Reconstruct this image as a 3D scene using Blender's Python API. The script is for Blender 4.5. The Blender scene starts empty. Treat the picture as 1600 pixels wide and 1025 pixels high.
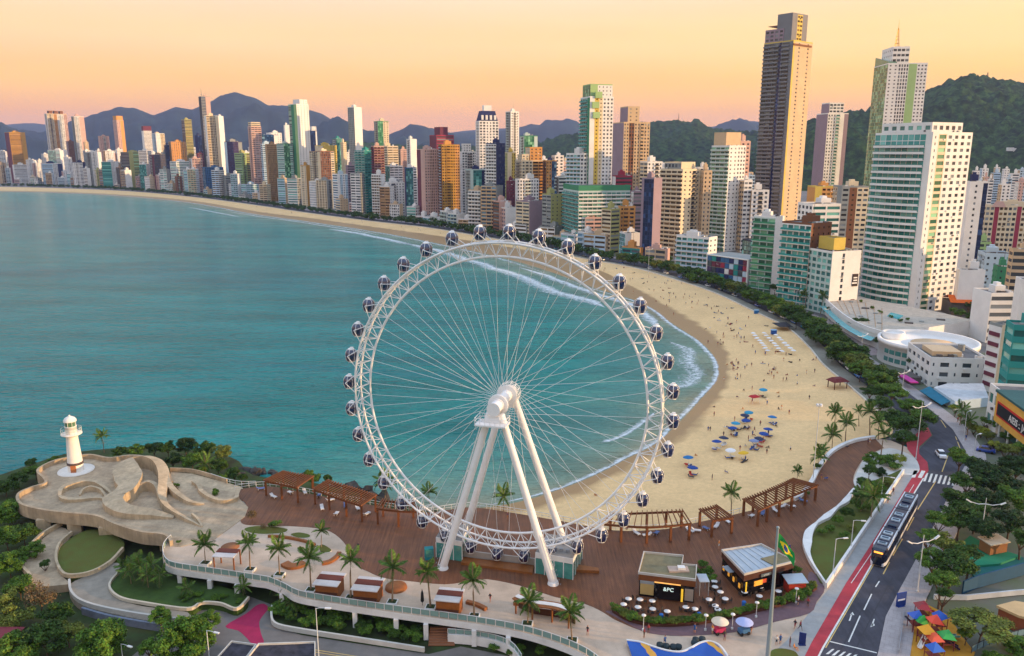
import bpy, bmesh, math, random
import numpy as np
from mathutils import Vector, Matrix, Euler
R = math.radians
SC = bpy.context.scene
COL = SC.collection

# ------------------------------------------------------------------ camera
F, PIT, H = 1240.0, R(12.5), 78.0          # focal length in photo pixels, pitch, height
cd = bpy.data.cameras.new('camera'); cam = bpy.data.objects.new('camera', cd); COL.objects.link(cam)
cd.sensor_width = 36; cd.lens = F/1600*36; cd.clip_start = .5; cd.clip_end = 60000
cam.location = (0, 0, H); cam.rotation_euler = (R(90)-PIT, 0, 0)
SC.camera = cam

# ------------------------------------------------------------------ sky, sun, exposure
def lin(h, k=1.0):
    if isinstance(h, str):
        h = h.lstrip('#'); c = [int(h[i:i+2], 16)/255 for i in (0, 2, 4)]
        c = [x/12.92 if x <= .04045 else ((x+.055)/1.055)**2.4 for x in c]
    else: c = list(h)[:3]
    return (c[0]*k, c[1]*k, c[2]*k, 1)
SUN_AZ, SUN_EL = R(104), R(6.5)             # clockwise from the view direction (+Y), height above horizon
W = bpy.data.worlds.new('World'); SC.world = W; W.use_nodes = True
nt = W.node_tree; nt.nodes.clear()
def N(t, **k):
    n = nt.nodes.new(t)
    for a, b in k.items(): setattr(n, a, b)
    return n
out = N('ShaderNodeOutputWorld'); bg = N('ShaderNodeBackground'); bg.inputs[1].default_value = 1
sky = N('ShaderNodeTexSky'); sky.sky_type = 'NISHITA'; sky.sun_disc = False
sky.sun_elevation = SUN_EL; sky.sun_rotation = SUN_AZ; sky.altitude = 80; sky.air_density = 1.2; sky.dust_density = 2
tc = N('ShaderNodeTexCoord'); sp = N('ShaderNodeSeparateXYZ'); nt.links.new(tc.outputs['Generated'], sp.inputs[0])
ramp = N('ShaderNodeValToRGB'); nt.links.new(sp.outputs['Z'], ramp.inputs[0])
cr_ = ramp.color_ramp; cr_.interpolation = 'EASE'
stops = [(0.0, lin('#f2a878', 1.1)), (.035, lin('#fcac60', 1.16)), (.075, lin('#febf68', 1.14)), (.125, lin('#fed096', 1.1)), (.19, lin('#f8dabc', 1.03)),
         (.34, lin('#e0dcdc', 1.0)), (.6, lin('#c6d8f0', 1.3)), (1.0, lin('#b4cef2', 1.42))]
while len(cr_.elements) < len(stops): cr_.elements.new(.5)
for e, (p, c) in zip(cr_.elements, stops): e.position = p; e.color = c
# warmer and yellower towards the sun's side
mr = N('ShaderNodeMapRange'); nt.links.new(sp.outputs['X'], mr.inputs[0]); mr.inputs[1].default_value = -.4; mr.inputs[2].default_value = .75
mr2 = N('ShaderNodeMapRange'); nt.links.new(sp.outputs['Z'], mr2.inputs[0]); mr2.inputs[1].default_value = .34; mr2.inputs[2].default_value = .02
mm = N('ShaderNodeMath', operation='MULTIPLY'); nt.links.new(mr.outputs[0], mm.inputs[0]); nt.links.new(mr2.outputs[0], mm.inputs[1])
tint = N('ShaderNodeMix', data_type='RGBA', blend_type='MULTIPLY'); tint.inputs[7].default_value = (1.12, 1.13, .74, 1)
nt.links.new(mm.outputs[0], tint.inputs[0]); nt.links.new(ramp.outputs[0], tint.inputs[6])
nk = N('ShaderNodeVectorMath', operation='SCALE'); nt.links.new(sky.outputs[0], nk.inputs[0]); nk.inputs['Scale'].default_value = .07
mix = N('ShaderNodeMix', data_type='RGBA'); mix.inputs[0].default_value = .12
nt.links.new(tint.outputs[2], mix.inputs[6]); nt.links.new(nk.outputs[0], mix.inputs[7])
# thin streaks of high cloud
mp = N('ShaderNodeMapping'); mp.inputs['Scale'].default_value = (1.2, 1.2, 14); nt.links.new(tc.outputs['Generated'], mp.inputs[0])
ns = N('ShaderNodeTexNoise'); ns.inputs['Scale'].default_value = 2.2; ns.inputs['Detail'].default_value = 5; nt.links.new(mp.outputs[0], ns.inputs[0])
nr = N('ShaderNodeMapRange'); nr.inputs[1].default_value = .35; nr.inputs[2].default_value = .75; nr.inputs[3].default_value = .965; nr.inputs[4].default_value = 1.05
nt.links.new(ns.outputs[0], nr.inputs[0])
sm = N('ShaderNodeVectorMath', operation='SCALE'); nt.links.new(mix.outputs[2], sm.inputs[0]); nt.links.new(nr.outputs[0], sm.inputs['Scale'])
nt.links.new(sm.outputs[0], bg.inputs[0]); nt.links.new(bg.outputs[0], out.inputs[0])
sl = bpy.data.lights.new('sun', 'SUN'); sl.energy = 5.0; sl.angle = R(.6); sl.color = (1, .64, .32)
sun = bpy.data.objects.new('sun', sl); COL.objects.link(sun)
sd = Vector((math.sin(SUN_AZ)*math.cos(SUN_EL), math.cos(SUN_AZ)*math.cos(SUN_EL), math.sin(SUN_EL)))
sun.rotation_euler = sd.to_track_quat('Z', 'Y').to_euler()
vs = SC.view_settings; vs.view_transform = 'Standard'; vs.look = 'None'; vs.exposure = 0.42; vs.gamma = 1; vs.use_curve_mapping = False
SC.cycles.max_bounces = 4; SC.cycles.diffuse_bounces = 2; SC.cycles.glossy_bounces = 2; SC.cycles.transmission_bounces = 4; SC.cycles.volume_bounces = 0
SC.cycles.use_denoising = True; SC.cycles.sample_clamp_indirect = 4

# ------------------------------------------------------------------ surveying: photo pixel -> point of the place
CP, SP = math.cos(PIT), math.sin(PIT)
def ray(x, y):
    u = (x-800)/F; v = (512.5-y)/F
    return (u, CP+v*SP, -SP+v*CP)
def P(x, y, z=0.0):                          # ground point at level z
    d = ray(x, y); t = (z-H)/d[2]; return Vector((d[0]*t, d[1]*t, z))
def PY(x, y, Y):                             # point at distance Y
    d = ray(x, y); t = Y/d[1]; return Vector((d[0]*t, Y, H+d[2]*t))
def PL(pts, z): return [P(x, y, z) for x, y in pts]
def cr(pts, n=5, closed=False):              # Catmull-Rom through the points
    pts = [Vector(p) for p in pts]; m = len(pts); o = []
    for i in range(m if closed else m-1):
        if closed: a, b, c, d = pts[i-1], pts[i], pts[(i+1) % m], pts[(i+2) % m]
        else: a, b, c, d = pts[max(i-1, 0)], pts[i], pts[i+1], pts[min(i+2, m-1)]
        for k in range(n):
            t = k/n
            o.append(.5*((2*b)+(c-a)*t+(2*a-5*b+4*c-d)*t*t+(3*b-a-3*c+d)*t**3))
    if not closed: o.append(pts[-1])
    return o

# ------------------------------------------------------------------ materials
MATS = {}
def mat(name, col, rough=.75, var=.14, scale=.35, metal=0, bump=0, bscale=8, spec=.4, isl=0, col2=None, emit=0, coat=0):
    if name in MATS: return MATS[name]
    m = bpy.data.materials.new(name); m.use_nodes = True; MATS[name] = m
    t = m.node_tree; b = t.nodes['Principled BSDF']
    c = lin(col); c2 = lin(col2) if col2 else None
    b.inputs['Roughness'].default_value = rough; b.inputs['Metallic'].default_value = metal
    b.inputs['Specular IOR Level'].default_value = spec
    if coat: b.inputs['Coat Weight'].default_value = coat
    g = t.nodes.new('ShaderNodeNewGeometry')
    n1 = t.nodes.new('ShaderNodeTexNoise'); n1.inputs['Scale'].default_value = scale; n1.inputs['Detail'].default_value = 6; n1.inputs['Roughness'].default_value = .65
    t.links.new(g.outputs['Position'], n1.inputs['Vector'])
    mx = t.nodes.new('ShaderNodeMix'); mx.data_type = 'RGBA'
    a = [x*(1-var) for x in c[:3]]+[1]; d = [min(1, x*(1+var)) for x in c[:3]]+[1]
    if c2: d = list(c2)
    mx.inputs[6].default_value = a; mx.inputs[7].default_value = d
    r = t.nodes.new('ShaderNodeMapRange'); r.inputs[1].default_value = .3; r.inputs[2].default_value = .7
    t.links.new(n1.outputs[0], r.inputs[0]); t.links.new(r.outputs[0], mx.inputs[0])
    last = mx.outputs[2]
    if isl:
        h = t.nodes.new('ShaderNodeHueSaturation')
        q = t.nodes.new('ShaderNodeMapRange'); q.inputs[3].default_value = 1-isl; q.inputs[4].default_value = 1+isl
        t.links.new(g.outputs['Random Per Island'], q.inputs[0]); t.links.new(q.outputs[0], h.inputs['Value'])
        q2 = t.nodes.new('ShaderNodeMapRange'); q2.inputs[3].default_value = .5-.035*min(1, isl*2); q2.inputs[4].default_value = .5+.02
        mu = t.nodes.new('ShaderNodeMath'); mu.operation = 'FRACT'; m3 = t.nodes.new('ShaderNodeMath'); m3.operation = 'MULTIPLY'; m3.inputs[1].default_value = 7.31
        t.links.new(g.outputs['Random Per Island'], m3.inputs[0]); t.links.new(m3.outputs[0], mu.inputs[0]); t.links.new(mu.outputs[0], q2.inputs[0])
        t.links.new(q2.outputs[0], h.inputs['Hue']); t.links.new(last, h.inputs['Color']); last = h.outputs[0]
    t.links.new(last, b.inputs['Base Color'])
    if emit:
        b.inputs['Emission Color'].default_value = c; b.inputs['Emission Strength'].default_value = emit
    if bump:
        n2 = t.nodes.new('ShaderNodeTexNoise'); n2.inputs['Scale'].default_value = bscale; n2.inputs['Detail'].default_value = 4
        t.links.new(g.outputs['Position'], n2.inputs['Vector'])
        bp = t.nodes.new('ShaderNodeBump'); bp.inputs['Strength'].default_value = bump; bp.inputs['Distance'].default_value = .1
        t.links.new(n2.outputs[0], bp.inputs['Height']); t.links.new(bp.outputs[0], b.inputs['Normal'])
    return m
def overlay(m, fac_fn, lo=.8, hi=1.0):
    """multiply a procedural wear pattern (stains, joints, tracks) into a material's colour"""
    t = m.node_tree; b = t.nodes['Principled BSDF']; src = b.inputs['Base Color'].links[0].from_socket; g = t.nodes.new('ShaderNodeNewGeometry')
    f = fac_fn(t, g); r = t.nodes.new('ShaderNodeMapRange'); r.inputs[1].default_value = .3; r.inputs[2].default_value = .7; r.inputs[3].default_value = lo; r.inputs[4].default_value = hi; t.links.new(f, r.inputs[0])
    s = t.nodes.new('ShaderNodeVectorMath'); s.operation = 'SCALE'; t.links.new(src, s.inputs[0]); t.links.new(r.outputs[0], s.inputs['Scale']); t.links.new(s.outputs[0], b.inputs['Base Color']); return m
def f_noise(scale, detail=6, rz=0.0):
    def fn(t, g):
        mp_ = t.nodes.new('ShaderNodeMapping'); mp_.inputs['Scale'].default_value = scale; mp_.inputs['Rotation'].default_value = (0, 0, rz); t.links.new(g.outputs['Position'], mp_.inputs[0])
        n = t.nodes.new('ShaderNodeTexNoise'); n.inputs['Scale'].default_value = 1; n.inputs['Detail'].default_value = detail; n.inputs['Roughness'].default_value = .7; t.links.new(mp_.outputs[0], n.inputs[0]); return n.outputs[0]
    return fn
def f_joint(w, h, rz=0.0, mortar=.02):
    def fn(t, g):
        mp_ = t.nodes.new('ShaderNodeMapping'); mp_.inputs['Rotation'].default_value = (0, 0, rz); t.links.new(g.outputs['Position'], mp_.inputs[0])
        n = t.nodes.new('ShaderNodeTexBrick'); n.inputs['Scale'].default_value = 1; n.inputs['Brick Width'].default_value = w; n.inputs['Row Height'].default_value = h; n.inputs['Mortar Size'].default_value = mortar; n.inputs['Color1'].default_value = (.62, .62, .62, 1); n.inputs['Color2'].default_value = (.78, .78, .78, 1); n.inputs['Mortar'].default_value = (.2, .2, .2, 1); t.links.new(mp_.outputs[0], n.inputs[0]); return n.outputs[0]
    return fn
def paint(col, **k): return mat('paint_'+col.lstrip('#'), col, **k)
def glassmat(name, dark, light, rough=.08, share=.3):
    """window glass: each pane its own random tone (dark room, half drawn curtain, sky tint)"""
    if name in MATS: return MATS[name]
    m = bpy.data.materials.new(name); m.use_nodes = True; MATS[name] = m
    t = m.node_tree; b = t.nodes['Principled BSDF']; b.inputs['Roughness'].default_value = rough; b.inputs['Specular IOR Level'].default_value = .55
    g = t.nodes.new('ShaderNodeNewGeometry'); c = t.nodes.new('ShaderNodeValToRGB'); e = c.color_ramp.elements
    e[0].position = 0; e[0].color = lin(dark); e[1].position = 1; e[1].color = lin(light)
    x = e.new(1-share); d, l = lin(dark), lin(light); x.color = [d[i]*.75+l[i]*.25 for i in range(3)]+[1]
    t.links.new(g.outputs['Random Per Island'], c.inputs[0]); t.links.new(c.outputs[0], b.inputs['Base Color'])
    return m

# ------------------------------------------------------------------ objects
def tag(o, label=None, cat=None, group=None, kind=None):
    if label: o['label'] = label
    if cat: o['category'] = cat
    if group: o['group'] = group
    if kind: o['kind'] = kind
    return o
def empty(name, loc=(0, 0, 0), rz=0, label=None, cat=None, group=None):
    o = bpy.data.objects.new(name, None); COL.objects.link(o); o.location = loc; o.rotation_euler = (0, 0, rz); o.empty_display_size = .3
    return tag(o, label, cat, group)
def link(name, me, parent=None, loc=(0, 0, 0), rot=(0, 0, 0), scale=(1, 1, 1)):
    o = bpy.data.objects.new(name, me); COL.objects.link(o); o.parent = parent; o.location = loc; o.rotation_euler = rot; o.scale = scale
    return o
def copy_tree(o, parent=None, **props):
    c = o.copy(); COL.objects.link(c); c.parent = parent
    for ch in o.children: copy_tree(ch, c)
    for k, v in props.items(): c[k] = v
    return c
class MB:
    """collects shapes of one part, then links them as one mesh object"""
    def __init__(s): s.v = []; s.f = []; s.m = []; s.sm = []
    def add(s, vs, fs, mi=0, smooth=False):
        o = len(s.v); s.v += [tuple(v) for v in vs]
        for f in fs: s.f.append([i+o for i in f]); s.m.append(mi); s.sm.append(smooth)
        return s
    def box(s, c, d, rz=0, mi=0, rot=None, taper=1.0):
        hx, hy, hz = d[0]/2, d[1]/2, d[2]/2
        pts = [Vector((sx*hx*(taper if sz > 0 else 1), sy*hy*(taper if sz > 0 else 1), sz*hz)) for sz in (-1, 1) for sx, sy in ((-1, -1), (1, -1), (1, 1), (-1, 1))]
        M = Euler(rot).to_matrix() if rot else Matrix.Rotation(rz, 3, 'Z')
        c = Vector(c)
        return s.add([M@p+c for p in pts], [(3, 2, 1, 0), (4, 5, 6, 7), (0, 1, 5, 4), (1, 2, 6, 5), (2, 3, 7, 6), (3, 0, 4, 7)], mi)
    def bar(s, a, b, w, h, mi=0):
        a, b = Vector(a), Vector(b); d = b-a; L = d.length
        q = d.to_track_quat('Y', 'Z').to_matrix(); c = (a+b)/2
        hx, hy, hz = w/2, L/2, h/2
        pts = [Vector((sx*hx, sy*hy, sz*hz)) for sz in (-1, 1) for sx, sy in ((-1, -1), (1, -1), (1, 1), (-1, 1))]
        return s.add([q@p+c for p in pts], [(3, 2, 1, 0), (4, 5, 6, 7), (0, 1, 5, 4), (1, 2, 6, 5), (2, 3, 7, 6), (3, 0, 4, 7)], mi)
    def tube(s, a, b, r, r2=None, n=8, mi=0, caps=True):
        a, b = Vector(a), Vector(b); r2 = r if r2 is None else r2
        q = (b-a).to_track_quat('Z', 'Y').to_matrix(); vs = []
        for c, rr in ((a, r), (b, r2)):
            for k in range(n):
                t = 2*math.pi*k/n; vs.append(q@Vector((rr*math.cos(t), rr*math.sin(t), 0))+c)
        fs = [(k, (k+1) % n, n+(k+1) % n, n+k) for k in range(n)]
        s.add(vs, fs, mi, n > 5)
        if caps: s.add(vs, [tuple(range(n-1, -1, -1)), tuple(range(n, 2*n))], mi)
        return s
    def sweep(s, path, r, n=6, mi=0, closed=False):
        path = [Vector(p) for p in path]; m = len(path); vs = []
        rr = r if hasattr(r, '__len__') else [r]*m
        for i, p in enumerate(path):
            a = path[i-1] if (closed or i) else p; b = path[(i+1) % m] if (closed or i < m-1) else p
            q = (b-a).to_track_quat('Z', 'Y').to_matrix()
            for k in range(n):
                t = 2*math.pi*k/n; vs.append(q@Vector((rr[i]*math.cos(t), rr[i]*math.sin(t), 0))+p)
        fs = []
        for i in range(m if closed else m-1):
            j = (i+1) % m
            for k in range(n): fs.append((i*n+k, i*n+(k+1) % n, j*n+(k+1) % n, j*n+k))
        return s.add(vs, fs, mi, True)
    def lathe(s, prof, n=16, c=(0, 0, 0), mi=0, smooth=True):
        vs = []; c = Vector(c)
        for r, z in prof:
            for k in range(n):
                t = 2*math.pi*k/n; vs.append(c+Vector((r*math.cos(t), r*math.sin(t), z)))
        fs = [(i*n+k, i*n+(k+1) % n, (i+1)*n+(k+1) % n, (i+1)*n+k) for i in range(len(prof)-1) for k in range(n)]
        s.add(vs, fs, mi, smooth)
        if prof[-1][0] > .001: s.add(vs[-n:], [tuple(range(n))], mi)
        return s
    def prism(s, poly, z0, z1, mi=0, mi_side=None, bottom=False):
        """vertical prism over a (possibly concave) outline; z1 may be a function of (x, y)"""
        poly = [Vector((p[0], p[1], 0)) for p in poly]; n = len(poly)
        if sum(poly[i].x*poly[(i+1) % n].y-poly[(i+1) % n].x*poly[i].y for i in range(n)) < 0: poly.reverse()
        from mathutils.geometry import tessellate_polygon
        tri = tessellate_polygon([poly]); zf = z1 if callable(z1) else (lambda x, y: z1)
        topv = [(p.x, p.y, zf(p.x, p.y)) for p in poly]; bot = [(p.x, p.y, z0 if not callable(z0) else z0(p.x, p.y)) for p in poly]
        fs = []
        for t in tri:
            a, b, c = [poly[i] for i in t]
            fs.append(tuple(t) if (b-a).cross(c-a).z > 0 else tuple(reversed(t)))
        s.add(topv, fs, mi)
        if z0 is not None:
            s.add(bot+topv, [(i, (i+1) % n, n+(i+1) % n, n+i) for i in range(n)], mi if mi_side is None else mi_side)
            if bottom: s.add(bot, [tuple(reversed(f)) for f in fs], mi if mi_side is None else mi_side)
        return s
    def wall(s, path, w, h, z=None, mi=0, closed=False, mi_top=None, tilt=0):
        """upright wall along a path (points on its base); w thick; h a number or list"""
        path = [Vector(p) for p in path]; m = len(path); hs = h if hasattr(h, '__len__') else [h]*m; ws = w if hasattr(w, '__len__') else [w]*m
        vs = []
        for i, p in enumerate(path):
            a = path[i-1] if (closed or i) else p; b = path[(i+1) % m] if (closed or i < m-1) else p
            d = b-a; d.z = 0; d.normalize(); nn = Vector((-d.y, d.x, 0))*(ws[i]/2); zz = p.z if z is None else z
            for q, k in ((p-nn, 0), (p+nn, 0), (p+nn, max(.05, hs[i]-tilt*min(1, ws[i]/2))), (p-nn, hs[i])): vs.append((q.x, q.y, zz+k))
        fs = []; ft = []
        for i in range(m if closed else m-1):
            j = (i+1) % m
            for k in range(4): (ft if k == 2 else fs).append((i*4+k, i*4+(k+1) % 4, j*4+(k+1) % 4, j*4+k)[::-1])
        o = len(s.v); s.add(vs, fs, mi); s.add(vs, ft, mi if mi_top is None else mi_top)
        if not closed: s.add(vs, [(0, 1, 2, 3), (4*m-1, 4*m-2, 4*m-3, 4*m-4)], mi)
        return s
    def mesh(s, name, mats):
        me = bpy.data.meshes.new(name); me.from_pydata(s.v, [], s.f)
        for m in (mats if isinstance(mats, (list, tuple)) else [mats]): me.materials.append(m)
        me.polygons.foreach_set('material_index', s.m); me.polygons.foreach_set('use_smooth', s.sm); me.update()
        return me
    def build(s, name, mats, parent=None, loc=(0, 0, 0), rot=(0, 0, 0)): return link(name, s.mesh(name, mats), parent, loc, rot)
class QB:
    """numpy quad collector for facades and leaves"""
    def __init__(s): s.q = []; s.m = []
    def add(s, q, mi=0):
        q = np.asarray(q, float).reshape(-1, 4, 3)
        if len(q): s.q.append(q); s.m.append(np.full(len(q), mi, np.int32))
    def n(s): return sum(len(q) for q in s.q)
    def mesh(s, name, mats):
        q = np.concatenate(s.q); n = len(q); me = bpy.data.meshes.new(name)
        me.vertices.add(n*4); me.vertices.foreach_set('co', q.reshape(-1).astype(np.float32))
        me.loops.add(n*4); me.loops.foreach_set('vertex_index', np.arange(n*4, dtype=np.int32))
        me.polygons.add(n); me.polygons.foreach_set('loop_start', np.arange(0, n*4, 4, dtype=np.int32))
        for m in mats: me.materials.append(m)
        me.polygons.foreach_set('material_index', np.concatenate(s.m)); me.update(calc_edges=True); me.validate()
        return me
    def build(s, name, mats, parent=None, **k): return link(name, s.mesh(name, mats), parent, **k)
def structure(mb, name, mats): return tag(mb.build(name, mats), kind='structure')
def child_of(mesh_obj, parent): mesh_obj.parent = parent; return mesh_obj
rng = random.Random(7); nrg = np.random.default_rng(7)
# people: one skinned body per pose, coloured by zone
def body_mesh(pose, skin, shirt, pants):
    J = dict(stand=dict(pel=(0, 0, .95), che=(0, 0, 1.35), nec=(0, 0, 1.5), hea=(0, -.02, 1.68), lk=(.1, 0, .5), la=(.11, 0, .06), rk=(-.1, 0, .5), ra=(-.11, 0, .06), le=(.26, .02, 1.12), lh=(.28, -.04, .84), re=(-.26, .02, 1.12), rh=(-.28, -.04, .84), lt=(.12, -.16, .03), rt=(-.12, -.16, .03)),
             walk=dict(pel=(0, 0, .93), che=(0, -.03, 1.33), nec=(0, -.04, 1.48), hea=(0, -.07, 1.66), lk=(.1, -.2, .52), la=(.1, -.28, .07), rk=(-.1, .08, .5), ra=(-.1, .36, .12), le=(.26, .12, 1.12), lh=(.26, .06, .88), re=(-.26, -.1, 1.12), rh=(-.26, -.26, .95), lt=(.1, -.44, .05), rt=(-.1, .26, .04)),
             sit=dict(pel=(0, 0, .14), che=(0, .1, .52), nec=(0, .08, .68), hea=(0, .03, .86), lk=(.14, -.42, .42), la=(.14, -.72, .06), rk=(-.14, -.42, .40), ra=(-.16, -.74, .06), le=(.27, .14, .34), lh=(.3, .2, .06), re=(-.27, -.1, .36), rh=(-.16, -.34, .42), lt=(.14, -.88, .05), rt=(-.17, -.9, .05)))[pose]
    ks = list(J); E_ = [('pel', 'che'), ('che', 'nec'), ('nec', 'hea'), ('pel', 'lk'), ('lk', 'la'), ('la', 'lt'), ('pel', 'rk'), ('rk', 'ra'), ('ra', 'rt'), ('che', 'le'), ('le', 'lh'), ('che', 're'), ('re', 'rh')]
    rad = dict(pel=.15, che=.17, nec=.065, hea=.125, lk=.068, rk=.068, la=.045, ra=.045, lt=.035, rt=.035, le=.048, re=.048, lh=.04, rh=.04)
    me = bpy.data.meshes.new('body'); me.from_pydata([J[k] for k in ks], [(ks.index(a), ks.index(b)) for a, b in E_], []); ob = bpy.data.objects.new('tmp', me); COL.objects.link(ob)
    sk = ob.modifiers.new('s', 'SKIN'); sk.use_smooth_shade = True
    for i, k in enumerate(ks): me.skin_vertices[0].data[i].radius = (rad[k], rad[k]*.8); me.skin_vertices[0].data[i].use_root = (k == 'pel')
    sb = ob.modifiers.new('b', 'SUBSURF'); sb.levels = 1; sb.render_levels = 1
    dg_ = bpy.context.evaluated_depsgraph_get(); m2 = bpy.data.meshes.new_from_object(ob.evaluated_get(dg_)); bpy.data.objects.remove(ob); m2.materials.clear()
    for m_ in (skin, shirt, pants, paint('#2a1c14')): m2.materials.append(m_)
    hz_ = J['nec'][2]; pz = J['pel'][2]
    for f in m2.polygons:
        c = f.center; mi = 0
        if c.z > J['hea'][2]+.04 or (c.z > hz_+.1 and c.y > J['hea'][1]+.03): mi = 3
        elif pz+.06 < c.z < hz_-.02 and abs(c.x) < .24: mi = 1
        elif c.z <= pz+.06 and (Vector(c)-Vector(J['pel'])).length < .42 and abs(c.x) < .22: mi = 2
        f.material_index = mi
    return m2
SK = [paint('#b07a58', rough=.6), paint('#7d5238', rough=.6), paint('#c99674', rough=.6)]; CL = ['#2c2f3a', '#8c2f34', '#d8d4cc', '#27508c', '#3a3a38', '#c27a3a', '#5a2f52']
BM = {(ps, i): body_mesh(ps, SK[i % 3], paint(CL[i]), paint(CL[(i*3+1) % 7])) for ps in ('stand', 'walk', 'sit') for i in range(7)}
# ================================================================== ground, water, hills
from mathutils import noise as mnoise
def gz(Y):                                   # street level falls from the headland to the beach avenue
    t = min(1, max(0, (Y-185)/75)); t = t*t*(3-2*t); return 5-2.7*t
def PG(x, y, dz=0.0):
    z = 4.0
    for _ in range(25): z = .5*z+.5*gz(P(x, y, z).y)
    p = P(x, y, z+dz); return p
def loft(mb, rows, mi=0, smooth=False):
    n = len(rows[0]); vs = [p for r in rows for p in r]
    fs = [(i*n+k, i*n+k+1, (i+1)*n+k+1, (i+1)*n+k) for i in range(len(rows)-1) for k in range(n-1)]
    a, b, c = Vector(vs[fs[0][0]]), Vector(vs[fs[0][1]]), Vector(vs[fs[0][2]])
    if (b-a).cross(c-a).z < 0: fs = [f[::-1] for f in fs]
    return mb.add(vs, fs, mi, smooth)
ST = [((-160, 297), (-160, 296.3), (-160, 291)), ((0, 299), (0, 298), (0, 292)), ((100, 301.5), (101, 300), (100, 294.5)), ((200, 307), (201, 305), (200, 299)), ((300, 317), (302, 314), (300, 308)),
      ((400, 335), (404, 331), (400, 321)), ((480, 346), (485, 341), (480, 333)), ((580, 361), (586, 355), (580, 346)), ((670, 378), (680, 368), (660, 355)),
      ((760, 398), (780, 384), (740, 368)), ((840, 420), (868, 400), (830, 384)), ((930, 452), (940, 424), (899, 402)), ((1002, 474), (1000, 455), (987, 418)),
      ((1046, 504), (1055, 487), (1057, 438)), ((1090, 533), (1102, 516), (1116, 458)), ((1113, 556), (1130, 543), (1182, 489)), ((1121, 577), (1136, 575), (1229, 512)),
      ((1113, 600), (1130, 603), (1262, 541)), ((1088, 630), (1108, 634), (1287, 571)), ((1058, 662), (1075, 667), (1328, 605)), ((1018, 696), (1032, 702), (1369, 642)),
      ((979, 716), (992, 722), (1395, 676)), ((940, 737), (950, 744), (1345, 697)), ((890, 758), (900, 768), (1285, 760)), ((830, 778), (842, 790), (1100, 840)), ((760, 792), (770, 803), (900, 850)), ((640, 800), (640, 812), (700, 850))]
w_ = cr([P(*s[0], 0) for s in ST], 6); e_ = cr([P(*s[1], .3) for s in ST], 6); b_ = cr([P(*s[2], 2.2) for s in ST], 6)
SHORE = [Vector((p.x, p.y, 0)) for p in w_]; BACK = b_
# --- sand, with a darker wet rim where the waves run up
def sand_mat():  # tracks and trampled patches
    m = mat('sand', '#e6c08a', rough=.95, var=.10, scale=.05, bump=.5, bscale=1.1, spec=.15)
    t = m.node_tree; b = t.nodes['Principled BSDF']; src = b.inputs['Base Color'].links[0].from_socket
    g = t.nodes.new('ShaderNodeNewGeometry')
    n = t.nodes.new('ShaderNodeTexNoise'); n.inputs['Scale'].default_value = .9; n.inputs['Detail'].default_value = 8; n.inputs['Roughness'].default_value = .75; t.links.new(g.outputs['Position'], n.inputs[0])
    mr_ = t.nodes.new('ShaderNodeMapRange'); mr_.inputs[1].default_value = .3; mr_.inputs[2].default_value = .72; mr_.inputs[3].default_value = .82; mr_.inputs[4].default_value = 1.1; t.links.new(n.outputs[0], mr_.inputs[0])
    sc_ = t.nodes.new('ShaderNodeVectorMath'); sc_.operation = 'SCALE'; t.links.new(src, sc_.inputs[0]); t.links.new(mr_.outputs[0], sc_.inputs['Scale'])
    a = t.nodes.new('ShaderNodeAttribute'); a.attribute_name = 'wet'
    n2 = t.nodes.new('ShaderNodeTexNoise'); n2.inputs['Scale'].default_value = .12; n2.inputs['Detail'].default_value = 5; t.links.new(g.outputs['Position'], n2.inputs[0])
    ad = t.nodes.new('ShaderNodeMath'); ad.operation = 'MULTIPLY_ADD'; ad.inputs[1].default_value = .7; t.links.new(n2.outputs[0], ad.inputs[0]); t.links.new(a.outputs['Fac'], ad.inputs[2])
    mw = t.nodes.new('ShaderNodeMapRange'); mw.inputs[1].default_value = .72; mw.inputs[2].default_value = 1.0; t.links.new(ad.outputs[0], mw.inputs[0])
    mx = t.nodes.new('ShaderNodeMix'); mx.data_type = 'RGBA'; mx.inputs[7].default_value = lin('#a58258'); t.links.new(mw.outputs[0], mx.inputs[0]); t.links.new(sc_.outputs[0], mx.inputs[6])
    t.links.new(mx.outputs[2], b.inputs['Base Color'])
    rr = t.nodes.new('ShaderNodeMapRange'); rr.inputs[3].default_value = .95; rr.inputs[4].default_value = .42; t.links.new(mw.outputs[0], rr.inputs[0]); t.links.new(rr.outputs[0], b.inputs['Roughness'])
    return m
mb = MB(); rows = []; wet = []
for i in range(len(w_)):
    a, e, b = w_[i], e_[i], b_[i]; a2 = a+(a-e)*.8; a2.z = -.25
    r = [a2, Vector((a.x, a.y, -.02)), a.lerp(e, .5), e]+[e.lerp(b, k) for k in (.12, .3, .5, .75, 1)]; rows.append(r); wet.append([1, 1, .95, .6, .25, .05, 0, 0, 0])
loft(mb, rows, smooth=True); sand = structure(mb, 'sand', sand_mat())
at_ = sand.data.attributes.new('wet', 'FLOAT', 'POINT'); at_.data.foreach_set('value', [x for r in wet for x in r])
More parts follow.
